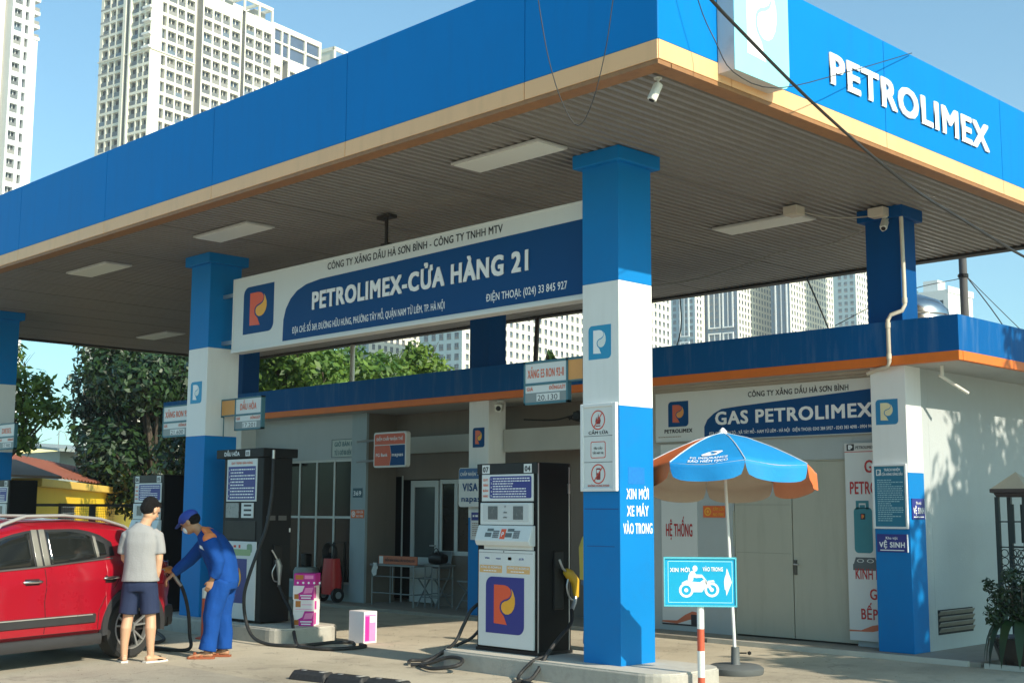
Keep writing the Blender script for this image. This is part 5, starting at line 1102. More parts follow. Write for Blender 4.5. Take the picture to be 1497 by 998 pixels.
c=B(); M=p.HM; C_=p.HC
c.ell(C_+M@Vector((-.03,0,.042)),(.1,.088,.09),M); c.ell(C_+M@Vector((-.052,0,.0)),(.078,.083,.085),M); c.ell(C_+M@Vector((.04,0,.075)),(.055,.066,.042),M)
cloth(p,c,'hair',HAIR,.006,.006,38,1)
for sgn,ax in ((-1,-.14),(1,.14)):
    d=(FS*.8+RS*(.45*sgn+.12)).normalized(); q=Vector((P(ax,0,0).x,P(ax,0,0).y,0)); sd=d.cross(Vector((0,0,1)))
    B().fpoly(Fr(q,sd,d),[(-.035,-.08),(.035,-.08),(.045,-.0),(.055,.12),(.045,.2),(.0,.22),(-.045,.2),(-.055,.12),(-.045,0)],.002,.02).build('sandal',mat("white_sole",(.7,.66,.6),.6),p.t,bevel=.004)
    c=B(); c.loft([q+sd*-.05+d*.1+Vector((0,0,.02)),q+d*.1+Vector((0,0,.062)),q+sd*.05+d*.1+Vector((0,0,.02))],[(.035,.004)]*3,ref=tuple(d),n=10); c.build('sandal_strap',BLACK,p.t,smooth=60)
ph=thing('phone','dark phone held at the hip of the man in the grey t-shirt','phone',P(.14,.0,.86)); ph_p=P(.13,.02,.86); B().loft([ph_p+Vector((0,0,.06))-RS*.01,ph_p-Vector((0,0,.08))+RS*.01],[(.036,.008)]*2,ref=tuple(FS+RS*.3),n=12,power=6).build('phone_body',mat("phone_case",(.06,.04,.03),.4),ph,smooth=40)
# --- attendant
p=Person((7.72,12.45,0),'attendant in blue coverall, blue cap and face mask filling the red car'); P=p.P; b=p.body
yaw=math.atan2(-RS.y+.12*FS.y,-RS.x+.12*FS.x)
hc=P(-.33,.0,1.465); p.head(hc,yaw,R_(32),sc=1.1)
b.loft([P(-.15,0,1.3),P(-.22,0,1.37),P(-.29,.0,1.43)],[(.07,.06),(.056,.056),(.054,.054)],n=14)
b.loft([P(.06,0,.84),P(.05,0,.95),P(.0,0,1.1),P(-.09,0,1.22),P(-.15,0,1.31)],[(.1,.14),(.1,.14),(.11,.16),(.11,.17),(.07,.1)],ref=tuple(RS),n=20,power=2.3)
eA=[P(-.16,.15,1.29),P(-.26,.17,1.14),P(-.36,.16,1.04),P(-.46,.13,.95),P(-.53,.1,.88)]; b.loft(eA,[.05,.046,.04,.034,.026],n=12)
p.hand(eA[-1],(eA[-1]-eA[-2]),Vector((0,0,-1)),1,.85)
hA=[P(-.1,-.17,1.28),P(-.0,-.2,1.15),P(.04,-.21,1.04),P(.02,-.2,.93),P(-.02,-.19,.84)]; b.loft(hA,[.05,.046,.04,.034,.026],n=12); p.hand(hA[-1],(hA[-1]-hA[-2]),FS,1,.5)
legs=[(-.1,[(.06,-.09,.84),(.02,-.1,.66),(-.03,-.11,.46),(-.03,-.11,.26),(-.06,-.12,.07)]),(.1,[(.07,.09,.84),(.06,.1,.66),(.04,.1,.46),(.07,.1,.26),(.07,.1,.07)])]
for f_,pp in legs:
    pts=[P(*q) for q in pp]; b.loft(pts,[(.085,.085),(.075,.075),(.055,.055),(.05,.05),(.035,.035)],ref=tuple(RS),n=14); p.foot(pts[-1],-RS*.95+FS*.1*(1 if f_>0 else -.5))
p.finish(SK2)
CV=mat("blue_coverall",(.008,.06,.26),.85,spec=.15,var=.15,scale=9,bump=.2,bscale=45); OY=mat("orange_yoke",(.7,.2,.06),.8,var=.08,scale=9)
c=B(); c.loft([P(.08,0,.8),P(.065,0,.9),P(.045,0,1.0),P(.0,0,1.12),P(-.08,0,1.24),P(-.14,0,1.31),P(-.2,0,1.36)],[(.16,.18),(.155,.175),(.16,.175),(.165,.195),(.15,.2),(.11,.165),(.065,.075)],ref=tuple(RS),n=24,power=2.4)
c.loft([P(-.13,.12,1.29),P(-.2,.17,1.22),P(-.36,.16,1.04),P(-.47,.13,.945),P(-.52,.11,.9)],[.085,.083,.07,.06,.05],n=14)
c.loft([P(-.1,-.13,1.3),P(-.05,-.18,1.23),P(.0,-.2,1.15),P(.04,-.21,1.04),P(.025,-.2,.93),P(-.008,-.195,.875)],[.08,.095,.088,.078,.066,.058],n=14)
cloth(p,c,'coverall_jacket',CV,.011,.022,8)
c=B(); c.loft([P(.07,0,.92),P(.08,0,.82),P(.07,0,.76)],[(.15,.165),(.155,.175),(.145,.17)],ref=tuple(RS),n=20,power=2.4)
for f_,pp in legs: c.loft([P(*q) for q in pp[:-1]]+[P(pp[-1][0],pp[-1][1],.085)],[(.135,.12),(.118,.105),(.098,.09),(.088,.085),(.095,.088)],ref=tuple(RS),n=16)
cloth(p,c,'coverall_trousers',CV,.011,.022,7)
c=B(); c.ell(P(-.08,-.07,1.335),(.13,.14,.04),Matrix((RS,FS,Vector((0,0,1)))).transposed()@Matrix.Rotation(R_(38),3,'Y')); c.ell(P(-.08,.08,1.335),(.12,.12,.04),Matrix((RS,FS,Vector((0,0,1)))).transposed()@Matrix.Rotation(R_(38),3,'Y')); c.ell(P(-.06,-.185,1.29),(.085,.06,.07)); cloth(p,c,'orange_shoulder_yoke',OY,.01,.003,9)
M=p.HM; C_=p.HC
CPM=mat("cap_blue",(.02,.05,.3),.7,var=.08)
c=B(); c.ell(C_+M@Vector((-.01,0,.052)),(.118,.1,.08),M); c.ell(C_+M@Vector((.075,0,.045)),(.045,.07,.03),M); cloth(p,c,'cap',CPM,.008,.002,20,2)
c=B(); c.loft([C_+M@Vector(o) for o in ((.06,0,.042),(.12,0,.036),(.17,0,.02))],[(.075,.007),(.07,.006),(.045,.005)],ref=tuple(M@Vector((0,1,0))),n=18); c.build('cap_peak',CPM,p.t,smooth=60)
c=B(); c.ell(C_+M@Vector((.068,0,-.055)),(.048,.055,.048),M); c.build('face_mask',mat("mask_white",(.7,.74,.74),.8),p.t,smooth=80)
c=B(); c.ell(C_+M@Vector((-.045,0,.01)),(.085,.09,.075),M); cloth(p,c,'hair',HAIR,.007,.004,40,1)
B().fbox(Fr(P(-.13,-.195,1.18),(-RS*.75+Vector((0,0,.4))).normalized(),Vector((0,0,1))),-.04,.04,-.01,.02,.0,.004).build('name_patch',SIGNW,p.t)
for f_,pp in legs:
    d=(-RS*.95+FS*.1*(1 if f_>0 else -.5)).normalized(); q=P(pp[-1][0],pp[-1][1],0); sd=d.cross(Vector((0,0,1)))
    B().fpoly(Fr(q,sd,d),[(-.035,-.08),(.035,-.08),(.045,-.0),(.055,.12),(.045,.2),(.0,.22),(-.045,.2),(-.055,.12),(-.045,0)],.002,.022).build('sandal',mat("brown_sandal",(.3,.08,.03),.5),p.t,bevel=.004)
    c=B()
    for e in (.06,.13): c.loft([q+sd*-.05+d*e+Vector((0,0,.02)),q+d*e+Vector((0,0,.075-.1*(e-.06))),q+sd*.05+d*e+Vector((0,0,.02))],[(.018,.005)]*3,ref=tuple(d),n=10)
    c.build('sandal_strap',MC["brown_sandal"],p.t,smooth=60)
# --- person behind the column
p=Person((11.11,10.03,0),'person in a yellow top and jeans mostly hidden behind the nearest column'); P=p.P; b=p.body
p.head(P(.13,0,1.47),math.atan2(RS.y,RS.x),R_(12)); b.loft([P(.03,0,1.3),P(.08,0,1.36),P(.11,0,1.41)],[(.07,.06),.052,.052],n=12); b.loft([P(.05,0,.8),P(.05,0,1.0),P(.04,0,1.2),P(.03,0,1.3)],[(.13,.1),(.12,.1),(.14,.11),(.09,.07)],ref=tuple(FS),n=18)
for f_ in (-.16,.16):
    A=[P(.03,f_,1.27),P(.03,f_*1.15,1.1),P(.06,f_*1.15,1.0),P(.2,f_,.95),P(.28,f_*.9,.95)]; b.loft(A,[.045,.042,.037,.03,.025],n=12); p.hand(A[-1],A[-1]-A[-2],Vector((0,0,-1)),.95,.6)
for f_,ax in ((-.09,.0),(.09,.12)):
    b.loft([P(.05,f_,.8),P(.04,f_,.46),P(ax,f_,.07)],[.08,.055,.036],n=14); p.foot(P(ax,f_,.07),RS*1.0)
p.finish(SK,.008)
c=B(); c.loft([P(.05,0,.82),P(.05,0,1.0),P(.04,0,1.2),P(.03,0,1.33)],[(.17,.14),(.16,.14),(.18,.14),(.09,.08)],ref=tuple(FS),n=20)
for f_ in (-.16,.16): c.loft([P(.03,f_*.7,1.27),P(.03,f_*1.1,1.1),P(.07,f_*1.15,1.0),P(.18,f_,.96)],[.065,.06,.055,.045],n=12)
cloth(p,c,'yellow_top',mat("yellow_cloth",(.75,.6,.12),.8,var=.1),.013,.008)
c=B(); c.loft([P(.05,0,.88),P(.05,0,.76)],[(.15,.12),(.16,.125)],ref=tuple(FS),n=18)
for f_,ax in ((-.09,.0),(.09,.12)): c.loft([P(.05,f_,.8),P(.04,f_,.46),P(ax,f_,.1)],[.1,.075,.065],n=14)
cloth(p,c,'jeans',mat("denim",(.12,.2,.3),.85,var=.25,scale=20),.013,.008)
M=p.HM;C_=p.HC; c=B(); c.ell(C_+M@Vector((-.02,0,.03)),(.1,.085,.085),M); c.ell(C_+M@Vector((-.06,0,-.06)),(.05,.07,.1),M); cloth(p,c,'hair',HAIR,.008,.004,40,1)
for f_,ax in ((-.09,.0),(.09,.12)):
    q=P(ax,f_,0); d=RS; sd=d.cross(Vector((0,0,1))); B().fpoly(Fr(q,sd,d),[(-.035,-.07),(.035,-.07),(.05,.12),(.04,.2),(-.04,.2),(-.05,.12)],.002,.02).build('sandal',BLACK,p.t)
# ================================================================= VEGETATION
def leafmat(name,c1,c2,tr=.25,sc=3,gloss=.45):
    m=bpy.data.materials.new(name); m.use_nodes=True; t=m.node_tree; N=t.nodes; L=t.links; b=N["Principled BSDF"]; out=N["Material Output"]
    g=N.new("ShaderNodeNewGeometry"); n=N.new("ShaderNodeTexNoise"); n.inputs["Scale"].default_value=sc; n.inputs["Detail"].default_value=3; L.new(g.outputs["Position"],n.inputs["Vector"])
    mx=N.new("ShaderNodeMix"); mx.data_type='RGBA'; cr=N.new("ShaderNodeMapRange"); cr.inputs[1].default_value=.35; cr.inputs[2].default_value=.65; L.new(n.outputs["Fac"],cr.inputs[0]); 
    ad=N.new("ShaderNodeMath"); ad.operation='MULTIPLY_ADD'; L.new(g.outputs["Random Per Island"],ad.inputs[0]); ad.inputs[1].default_value=.5; ad.inputs[2].default_value=-.25
    a2=N.new("ShaderNodeMath"); a2.operation='ADD'; a2.use_clamp=True; L.new(ad.outputs[0],a2.inputs[0]); L.new(cr.outputs[0],a2.inputs[1]); L.new(a2.outputs[0],mx.inputs["Factor"])
    mx.inputs["A"].default_value=(*c1,1); mx.inputs["B"].default_value=(*c2,1); L.new(mx.outputs["Result"],b.inputs["Base Color"]); b.inputs["Roughness"].default_value=gloss
    tl=N.new("ShaderNodeBsdfTranslucent"); L.new(mx.outputs["Result"],tl.inputs["Color"]); ms_=N.new("ShaderNodeMixShader"); ms_.inputs[0].default_value=tr; L.new(b.outputs[0],ms_.inputs[1]); L.new(tl.outputs[0],ms_.inputs[2]); L.new(ms_.outputs[0],out.inputs["Surface"]); return m
BARK=mat("bark",(.09,.07,.05),.9,var=.3,scale=8,bump=.4)
def leaves(clumps,n,size,mt_,parent,name='crown',seed=1,aspect=.45,up_=.3,shell=.55,stf=True):
    rg=np.random.default_rng(seed); C_=np.array([c[0] for c in clumps],float); Rd=np.array([c[1] if hasattr(c[1],'__len__') else (c[1],)*3 for c in clumps],float)
    wgt=Rd.prod(1)**.75; idx=rg.choice(len(clumps),n,p=wgt/wgt.sum())
    d=rg.normal(size=(n,3)); d/=np.linalg.norm(d,axis=1)[:,None]; r=shell+(1.08-shell)*rg.random(n)**.7
    P=C_[idx]+d*Rd[idx]*r[:,None]
    nn=d*.8+rg.normal(size=(n,3))*.6; nn[:,2]+=up_; nn/=np.linalg.norm(nn,axis=1)[:,None]
    a=np.cross(nn,rg.normal(size=(n,3))); a/=np.linalg.norm(a,axis=1)[:,None]; b_=np.cross(nn,a); s_=size*(.6+.8*rg.random(n))[:,None]
    V=np.stack([P-a*s_*.5,P+b_*s_*aspect*.5-nn*s_*.06,P+a*s_*.5-nn*s_*.12,P-b_*s_*aspect*.5-nn*s_*.06],1).reshape(-1,3)-np.array(rootloc(parent))
    me=bpy.data.meshes.new(name); me.vertices.add(4*n); me.vertices.foreach_set('co',V.ravel()); me.loops.add(4*n); me.loops.foreach_set('vertex_index',np.arange(4*n)); me.polygons.add(n); me.polygons.foreach_set('loop_start',np.arange(0,4*n,4)); me.update(calc_edges=True); me.validate()
    me.materials.append(mt_); o=bpy.data.objects.new(name,me); COL.objects.link(o); o.parent=parent
    if stf: o['kind']='stuff'
    return o
def tree(base,label,clumps,n,size,mt_,trunk_r,seed,group=None,fork=1.5,**kw):
    t=thing('broadleaf_tree',label,'tree',base,group); rg=random.Random(seed); b=Vector(base)
    top=Vector(clumps[0][0]); fk=Vector((b.x+(top.x-b.x)*.3,b.y+(top.y-b.y)*.3,b.z+fork))
    B().tube(spline([b,b.lerp(fk,.5)+Vector((.05,.03,0)),fk],4),[trunk_r*(1-.04*i) for i in range(9)],10).build('trunk',BARK,t,smooth=60)
    lb=B()
    for c,_ in clumps:
        c=Vector(c); m_=fk.lerp(c,.5)+Vector((rg.uniform(-.15,.15),rg.uniform(-.15,.15),-.1)); pts=spline([fk-Vector((0,0,.05)),m_,c],4); k=len(pts); lb.tube(pts,[trunk_r*.5*(1-.85*i/k) for i in range(k)],6)
        for q in range(3): e=c+Vector((rg.uniform(-1,1),rg.uniform(-1,1),rg.uniform(-.5,1)))*.5; lb.tube([m_.lerp(c,.5),e],[trunk_r*.12,trunk_r*.04],5)
    lb.build('limbs',BARK,t,smooth=60); leaves(clumps,n,size,mt_,t,seed=seed,**kw); return t
LG=leafmat("sunlit_green_leaves",(.06,.13,.02),(.2,.3,.045),.35,2.5); LDK=leafmat("dark_glossy_leaves",(.007,.022,.006),(.026,.062,.012),.08,2); LMD=leafmat("mid_green_leaves",(.045,.11,.018),(.16,.27,.04),.35,1.5)  # LG's brighter green puts some of the sunlight into the leaf colour
def pxp(h,d): return (d*math.cos(R_(h)),d*math.sin(R_(h)))
rg=random.Random(11)
def cluster(cx,cy,cz,rx,rz,n,r0,r1,sd):
    q=random.Random(sd); out=[((cx,cy,cz),r1)]
    while len(out)<n:
        a,e,k=q.uniform(0,6.283),q.uniform(-1,1),q.uniform(.5,1)**.5; out.append(((cx+rx*k*math.cos(a)*math.sqrt(1-e*e),cy+rx*k*math.sin(a)*math.sqrt(1-e*e),cz+rz*k*e),q.uniform(r0,r1)))
    return out
# small sunlit tree at the left
x,y=pxp(67.0,31); tree((x-.3,y,0),'airy sunlit green tree in the gap left of the dark tree',[((x,y,4.3),.6)]+[((x+a*.713+0,y-a*.701,z),r) for a,z,r in ((-.5,5.0,.4),(-.2,4.7,.5),(.5,3.9,.5),(.9,3.75,.4),(.2,3.3,.45),(-.4,3.7,.5),(.7,4.4,.35),(-.6,4.4,.45),(.1,5.1,.25),(-.75,5.3,.3),(.45,3.1,.3),(1.15,3.95,.25))],3400,.17,LG,.09,3,fork=2.6,shell=.3)
# big dark tree
x,y=pxp(61.0,44); tree((x+.3,y,0),'large dense dark leaved tree behind the canopy at the left',cluster(x+.1,y,4.3,2.3,2.9,60,.6,1.1,5)+[((x-.713*k,y+.701*k,z),r) for k,z,r in ((1.9,6.3,.9),(2.3,5.5,.8),(2.2,4.6,.8),(2.0,3.8,.75),(2.3,6.9,.6),(1.5,3.1,.7),(1.0,2.5,.7),(.4,1.9,.7),(-.3,1.5,.6),(2.6,5.0,.4),(1.5,7.2,.8),(.5,7.4,.9))],24000,.25,LDK,.22,6,fork=1.5,shell=.5)
x,y=pxp(57.6,35); tree((x,y,0),'second dark tree filling the gap behind the middle column',cluster(x,y,3.6,1.6,2.4,24,.5,.9,15),8000,.2,LDK,.2,16,fork=1.5,shell=.5)
# trees above the shop roof
x,y=pxp(53.8,32); tree((x,y,0),'broad leafy tree above the shop parapet, nearest the white pole',cluster(x,y,4.9,1.9,1.0,26,.45,.75,8)+[((x-1.7*.713,y+1.7*.701,4.9),.7)],9000,.2,LMD,.16,9,'trees behind the shop roof',fork=2.5,shell=.5)
x,y=pxp(50.0,33.5); tree((x,y,0),'bright green tree above the parapet in front of the pale tower',[((x+a*.713,y-a*.701,z),r) for a,z,r in ((0,5.2,.6),(-.5,4.9,.55),(-1,4.7,.5),(-1.3,4.5,.5),(.5,5.15,.55),(.9,4.9,.5),(1.25,4.6,.45),(.1,5.75,.3),(-.1,4.6,.7),(.6,4.6,.6),(1.6,4.5,.35),(-.7,5.3,.3),(.35,5.8,.2))],6500,.18,LG,.14,10,'trees behind the shop roof',fork=2.8,shell=.4)
x,y=pxp(43.75,25.5); tree((x,y,0),'small dark tree top with large leaves left of nearest column',[((x+a*.713,y-a*.701,z),r) for a,z,r in ((0,4.0,.35),(-.35,4.1,.2),(.1,4.45,.2),(.4,4.35,.22),(-.15,4.3,.2),(.3,4.1,.3),(-.45,3.9,.2),(.0,4.7,.1))],300,.22,LDK,.04,12,fork=3.2,aspect=.6,shell=.3)
# shade tree at the right, outside the picture, dappling the side wall
tree((15.6,-1.2,0),'tall roadside tree to the right of the station',[((14.4,.2,5.3),.9),((15.1,-.2,6.2),1.0),((16.2,.1,5.4),1.1),((17.3,-.2,5.6),1.2),((15.6,.3,4.5),.9),((16.8,.0,6.8),1.0),((18.3,0,6.4),1.2),((13.9,0,4.4),.7),((12.7,-.4,4.1),.85),((13.4,-.2,3.6),.8),((11.9,-.4,4.0),.6),((12.3,-.1,4.6),.5),((14.7,-.8,3.8),.9),((12.9,.4,3.4),.8),((16.0,-.6,3.4),1.0),((17.6,-.8,4.2),1.2),((19.2,-.3,5.2),1.2),((15.2,.8,6.9),.7),((14.3,.0,4.9),.75),((14.4,.1,5.6),.6),((14.9,.1,5.6),.8),((15.8,.1,6.2),.9),((15.5,-.1,5.1),1.0),((16.6,.1,4.6),1.0),((12.4,0,4.9),.5),((12.2,.2,4.3),.6),((13.0,.1,4.6),.6),((12.9,0,3.9),.7),((17.2,.2,6.4),1.0),((14.8,.1,4.4),.9),((12.2,-.2,3.3),.7),((13.3,.0,5.2),.35),((11.8,.1,3.6),.5)],15000,.3,LMD,.2,21,fork=2.2,shell=.1)
# grit and dry leaves scattered on the forecourt
rgn=np.random.default_rng(9); n=900; px_=rgn.uniform(4.5,13,n); py_=rgn.uniform(5.5,15,n); sz=rgn.uniform(.004,.016,n); an=rgn.uniform(0,6.28,n); V=[];Fc=[]
for i in range(n):
    for k in range(4): a=an[i]+k*1.571; V.append((px_[i]+sz[i]*math.cos(a)*(1 if k%2 else .5),py_[i]+sz[i]*math.sin(a)*(1 if k%2 else .5),.012+.004*(k%2)))
    Fc.append((4*i,4*i+1,4*i+2,4*i+3))
gr_=B().add(V,Fc).build('ground_grit',mat("grit",(.14,.11,.07),.9,var=.5,scale=20)); gr_['kind']='stuff'
# ---------------- potted plant
pp_=thing('potted_plant','bushy plant in a brown glazed pot with drooping leaves at the right edge','plant',(13.4,5.95,0)); px_,py_=13.4,5.95
B().lathe((px_,py_,0),[(.2,0),(.24,.02),(.31,.22),(.34,.28),(.36,.31),(.32,.32),(.29,.29),(0,.28)],32).build('pot',mat("brown_glazed_pot",(.05,.035,.028),.25,var=.4,scale=6,coat=.4),pp_,smooth=40)
leaves([((px_,py_,.6),(.25,.25,.2)),((px_-.15,py_+.17,.75),(.14,.14,.12)),((px_+.08,py_-.05,.8),(.2,.2,.14)),((px_-.22,py_+.2,.55),.12),((px_+.2,py_-.2,.65),.2),((px_-.24,py_+.26,.86),.07),((px_-.05,py_+.1,.93),.1)],3200,.055,LDK,pp_,name='small_leaves',seed=31,shell=.2,stf=True)
b=B()
for k in range(16): a=k*.7; b.tube([(px_+.05*math.cos(a),py_+.05*math.sin(a),.29),(px_+.13*math.cos(a),py_+.13*math.sin(a),.6),(px_+.2*math.cos(a),py_+.2*math.sin(a),.85)],.006,5)
b.build('stem',BARK,pp_)
rg=random.Random(5)
for k in range(9):
    a=R_(100+k*24); ln_=rg.uniform(.32,.5); dr=Vector((math.cos(a),math.sin(a),0)); sd=Vector((-dr.y,dr.x,0)); V=[];n=9
    for i in range(n):
        t=i/(n-1); c=Vector((px_,py_,.42))+dr*(.08+ln_*(t-.25*t*t*t))+Vector((0,0,.55*t-.95*t*t)); w_=.055*math.sin(math.pi*min(1,t*.95+.05))**.7; V+= [c-sd*w_,c+Vector((0,0,-.012)),c+sd*w_]
    B().add(V,[q for i in range(n-1) for q in ((3*i,3*i+3,3*i+4,3*i+1),(3*i+1,3*i+4,3*i+5,3*i+2))]).build('long_leaf',LDK,pp_,smooth=60)
# ---------------- iron lattice pillar and railing
IR=mat("green_black_iron",(.02,.035,.035),.5,.3,var=.2)
lp=thing('gate_pillar','dark iron lattice pillar with a beige pyramid cap behind potted plant','pillar',(14.15,6.3,0)); cx,cy=14.15,6.3; hw=.155
for sx_ in (-1,1):
    for sy_ in (-1,1): B().box(cx+sx_*hw-.022,cx+sx_*hw+.022,cy+sy_*hw-.022,cy+sy_*hw+.022,0,1.78).build('post',IR,lp)
B().lathe((cx,cy,1.78),[(.23,0),(.25,.03),(.25,.04),(.3,.05),(.3,.09)],4,M=Matrix.Rotation(R_(45),3,'Z')).build('cap_moulding',mat("dark_cap",(.05,.035,.03),.6,var=.2),lp); B().lathe((cx,cy,1.871),[(.29,0),(.0,.19)],4,M=Matrix.Rotation(R_(45),3,'Z')).build('cap_pyramid',mat("beige_cap",(.42,.35,.25),.7,var=.12,scale=12),lp)
b=B()
for F in (FX(cx-hw,cy+hw),FY(cy-hw,cx-hw),FX(cx+hw,cy+hw)):
    for z in (.25,.95,1.22,1.5): b.fbox(F,0,2*hw,z,z+.014,-.006,.006)
    for c_ in range(3):
        for r_i in range(9): b.ring(F,.06+c_*.095,1.16-r_i*.09,.046,.046,.009,-.004,.004,14)
    b.fbox(F,hw-.03,hw+.03,1.27,1.7,-.012,.012)
b.build('lattice_panel',IR,lp)
rl_=thing('iron_railing','dark iron railing running right from the lattice pillar','fence',(14.4,6.2,0)); b=B()
for z in (.35,.95,1.5,1.28): b.box(14.33,16.5,6.22,6.25,z,z+.025)
for k in range(14): b.box(14.45+k*.15,14.465+k*.15,6.225,6.24,.35,1.5)
b.fbox(FY(6.2,14.4),.1,.35,1.32,1.34,0,.01).fbox(FY(6.2,14.4),.1,.35,1.44,1.46,0,.01).fbox(FY(6.2,14.4),.1,.12,1.32,1.46,0,.01)
b.build('rail',IR,rl_)
# ================================================================= ROOF THINGS, POLES, WIRES
wt=thing('water_tank','stainless steel water tank on the roof behind the rear corner column','tank',(17.15,9.1,3.5)); cx,cy=17.15,9.1
B().lathe((cx,cy,3.9),[(.5,0),(.55,.03),(.55,.1),(.535,.12),(.55,.14),(.55,.3),(.535,.32),(.55,.34),(.55,.5),(.535,.52),(.55,.54),(.54,.62),(.42,.76),(.2,.85),(.13,.86),(.13,.92),(.0,.93)],36).build('tank_body',mat("stainless",(.55,.56,.55),.22,1,var=.15,scale=5),wt,smooth=40)
b=B()
for k in range(4): a=k*1.571+.4; b.tube([(cx+.45*math.cos(a),cy+.45*math.sin(a),3.5),(cx+.45*math.cos(a),cy+.45*math.sin(a),3.9)],.03)
b.build('stand_leg',STEEL,wt)
up_=thing('utility_pole','dark grey utility pole rising behind the parapet at the right','pole',(17.9,8.62,0)); B().tube([(17.9,8.62,0),(17.9,8.62,6.6)],[.07,.055],14).build('pole_shaft',mat("pole_grey",(.1,.1,.1),.8,var=.3,streak=.3),up_,smooth=50)
b=B(); b.tube([(17.82,8.6,5.1),(17.98,8.64,5.1)],.02).tube([(17.9,8.55,5.1),(17.9,8.7,5.1)],.02); b.lathe((17.9,8.62,5.07),[(.075,0),(.075,.05)],12); b.build('clamp',BLACK,up_)
def wire(pts,r,label,n=6): o=B().tube(spline(pts,n),r,6).build('overhead_wire',WIRE,None,smooth=60); tag(o,label,'cable'); return o
wire([(17.95,8.6,5.1),(18.3,8.2,4.3),(18.6,7.9,3.4)],.008,'short wire dropping right from the dark utility pole'); wire([(17.95,8.6,5.1),(18.9,8.0,4.1),(20.5,7.4,3.0)],.006,'longer thin wire sloping right from the dark utility pole'); wire([(17.85,8.65,5.05),(17.3,9.3,4.85),(16.9,10.2,4.4)],.006,'thin wire from the dark pole towards the water tank')
wire([(16.4,12.75,5.05),(16.7,13.0,4.5),(17.3,13.9,3.7)],.011,'loose cable hanging left in the gap above the shop parapet'); wire([(16.3,10.3,5.08),(16.6,10.25,4.6),(17.3,10.3,3.8)],.012,'loose cable hanging right in the gap above the shop parapet')
sp=thing('steel_post','white vertical post in the gap above the shop near tree','post',(16.5,21.6,3.5)); B().tube([(16.5,21.6,3.5),(16.5,21.6,5.09)],.05,12).build('post_body',PIPE,sp,smooth=50)
sp=thing('steel_post','dark leaning post in the gap above the shop beside middle column','post',(16.5,16.1,3.5)); B().tube([(16.55,16.25,3.5),(16.5,16.1,5.09)],.045,12).build('post_body',mat("dark_brown_steel",(.05,.03,.025),.6),sp,smooth=50)
wire([(3.937,3.07,3.831),(4.218,3.092,3.745),(4.42,3.115,3.696),(5.051,3.161,3.53),(5.75,3.209,3.385),(6.293,3.254,3.309),(6.854,3.279,3.254),(7.798,3.352,3.193),(8.6,3.41,3.2)],.0085,'thick black cable crossing in front of the fascia down to the right',4)
wire([(6.125,6.009,5.362),(6.18,6.009,5.075),(6.257,5.995,4.741),(6.35,5.957,4.454),(6.445,5.894,4.292),(6.501,5.808,4.455),(6.531,5.717,4.79),(6.535,5.654,5.101),(6.527,5.613,5.364),(6.5,5.5,6.6)],.004,'thin wire hanging in a loop in front of the shaded fascia',4)
wire([(7.6,5.9,6.3),(7.87,5.9,5.64),(8.02,5.85,5.33),(8.05,5.7,5.04),(8.49,5.6,4.99),(9.69,5.72,5.44),(10.76,5.9,5.87),(11.62,6.04,6.22)],.0045,'thin wire passing below the logo box across the brand letters',4)
# ================================================================= FAR TOWERS
CRM=mat("cream_tower_render",(.78,.75,.62),.8,var=.07,scale=.12,streak=.06,dirtc=(.5,.47,.4)); CRM2=mat("white_tower_render",(.74,.76,.74),.8,var=.04,scale=.15); GRS=mat("grey_tower_recess",(.34,.33,.29),.8,var=.08,scale=.2); SLT=mat("slate_blue_tower_render",(.1,.16,.22),.8,var=.06,scale=.1); TEA=mat("teal_tower_render",(.26,.38,.42),.8,var=.05,scale=.1)
TG=mat("tower_window_glass",(.05,.056,.066),.2,var=.5,scale=.25,spec=.6); TGL=mat("tower_balcony_glass",(.2,.21,.2),.3,var=.25,scale=.4)
def rnd_objcol(m_,stops):
    t=m_.node_tree; N=t.nodes; L=t.links; oi=N.new("ShaderNodeObjectInfo"); cr=N.new("ShaderNodeValToRGB"); cr.color_ramp.interpolation='CONSTANT'; e=cr.color_ramp.elements
    e[0].position,e[0].color=0,(*stops[0][1],1); e[1].position,e[1].color=stops[1][0],(*stops[1][1],1)
    for p,c in stops[2:]: q=e.new(p); q.color=(*c,1)
    L.new(oi.outputs["Random"],cr.inputs["Fac"]); b=N["Principled BSDF"]; src=b.inputs["Base Color"].links[0].from_socket
    mx=N.new("ShaderNodeMix"); mx.data_type='RGBA'; mx.inputs["Factor"].default_value=.7; L.new(src,mx.inputs["A"]); L.new(cr.outputs["Color"],mx.inputs["B"]); L.new(mx.outputs["Result"],b.inputs["Base Color"])
rnd_objcol(TG,[(0,(.02,.025,.032)),(.45,(.045,.045,.045)),(.65,(.05,.09,.15)),(.78,(.16,.15,.13)),(.9,(.02,.025,.03))]); rnd_objcol(TGL,[(0,(.12,.12,.115)),(.4,(.18,.18,.165)),(.7,(.12,.17,.22)),(.85,(.3,.28,.24))]); TGB=mat("blue_curtain_glass",(.07,.1,.15),.12,var=.4,scale=.2,spec=.8)
TA=R_(10.9)
def tower_root(c,label,grp='high rise towers behind the station'):
    t=thing('apartment_tower',label,'tower',(c[0],c[1],0),grp); t.rotation_euler=(0,0,TA); return t
def tb_(b,name,m_,root,**k): o=b.build(name,m_,None,**k); o.parent=root; return o
def FF(side): return Fr((0,0,0),(1,0,0),(0,0,1)) if side=='R' else Fr((0,0,0),(0,-1,0),(0,0,1))
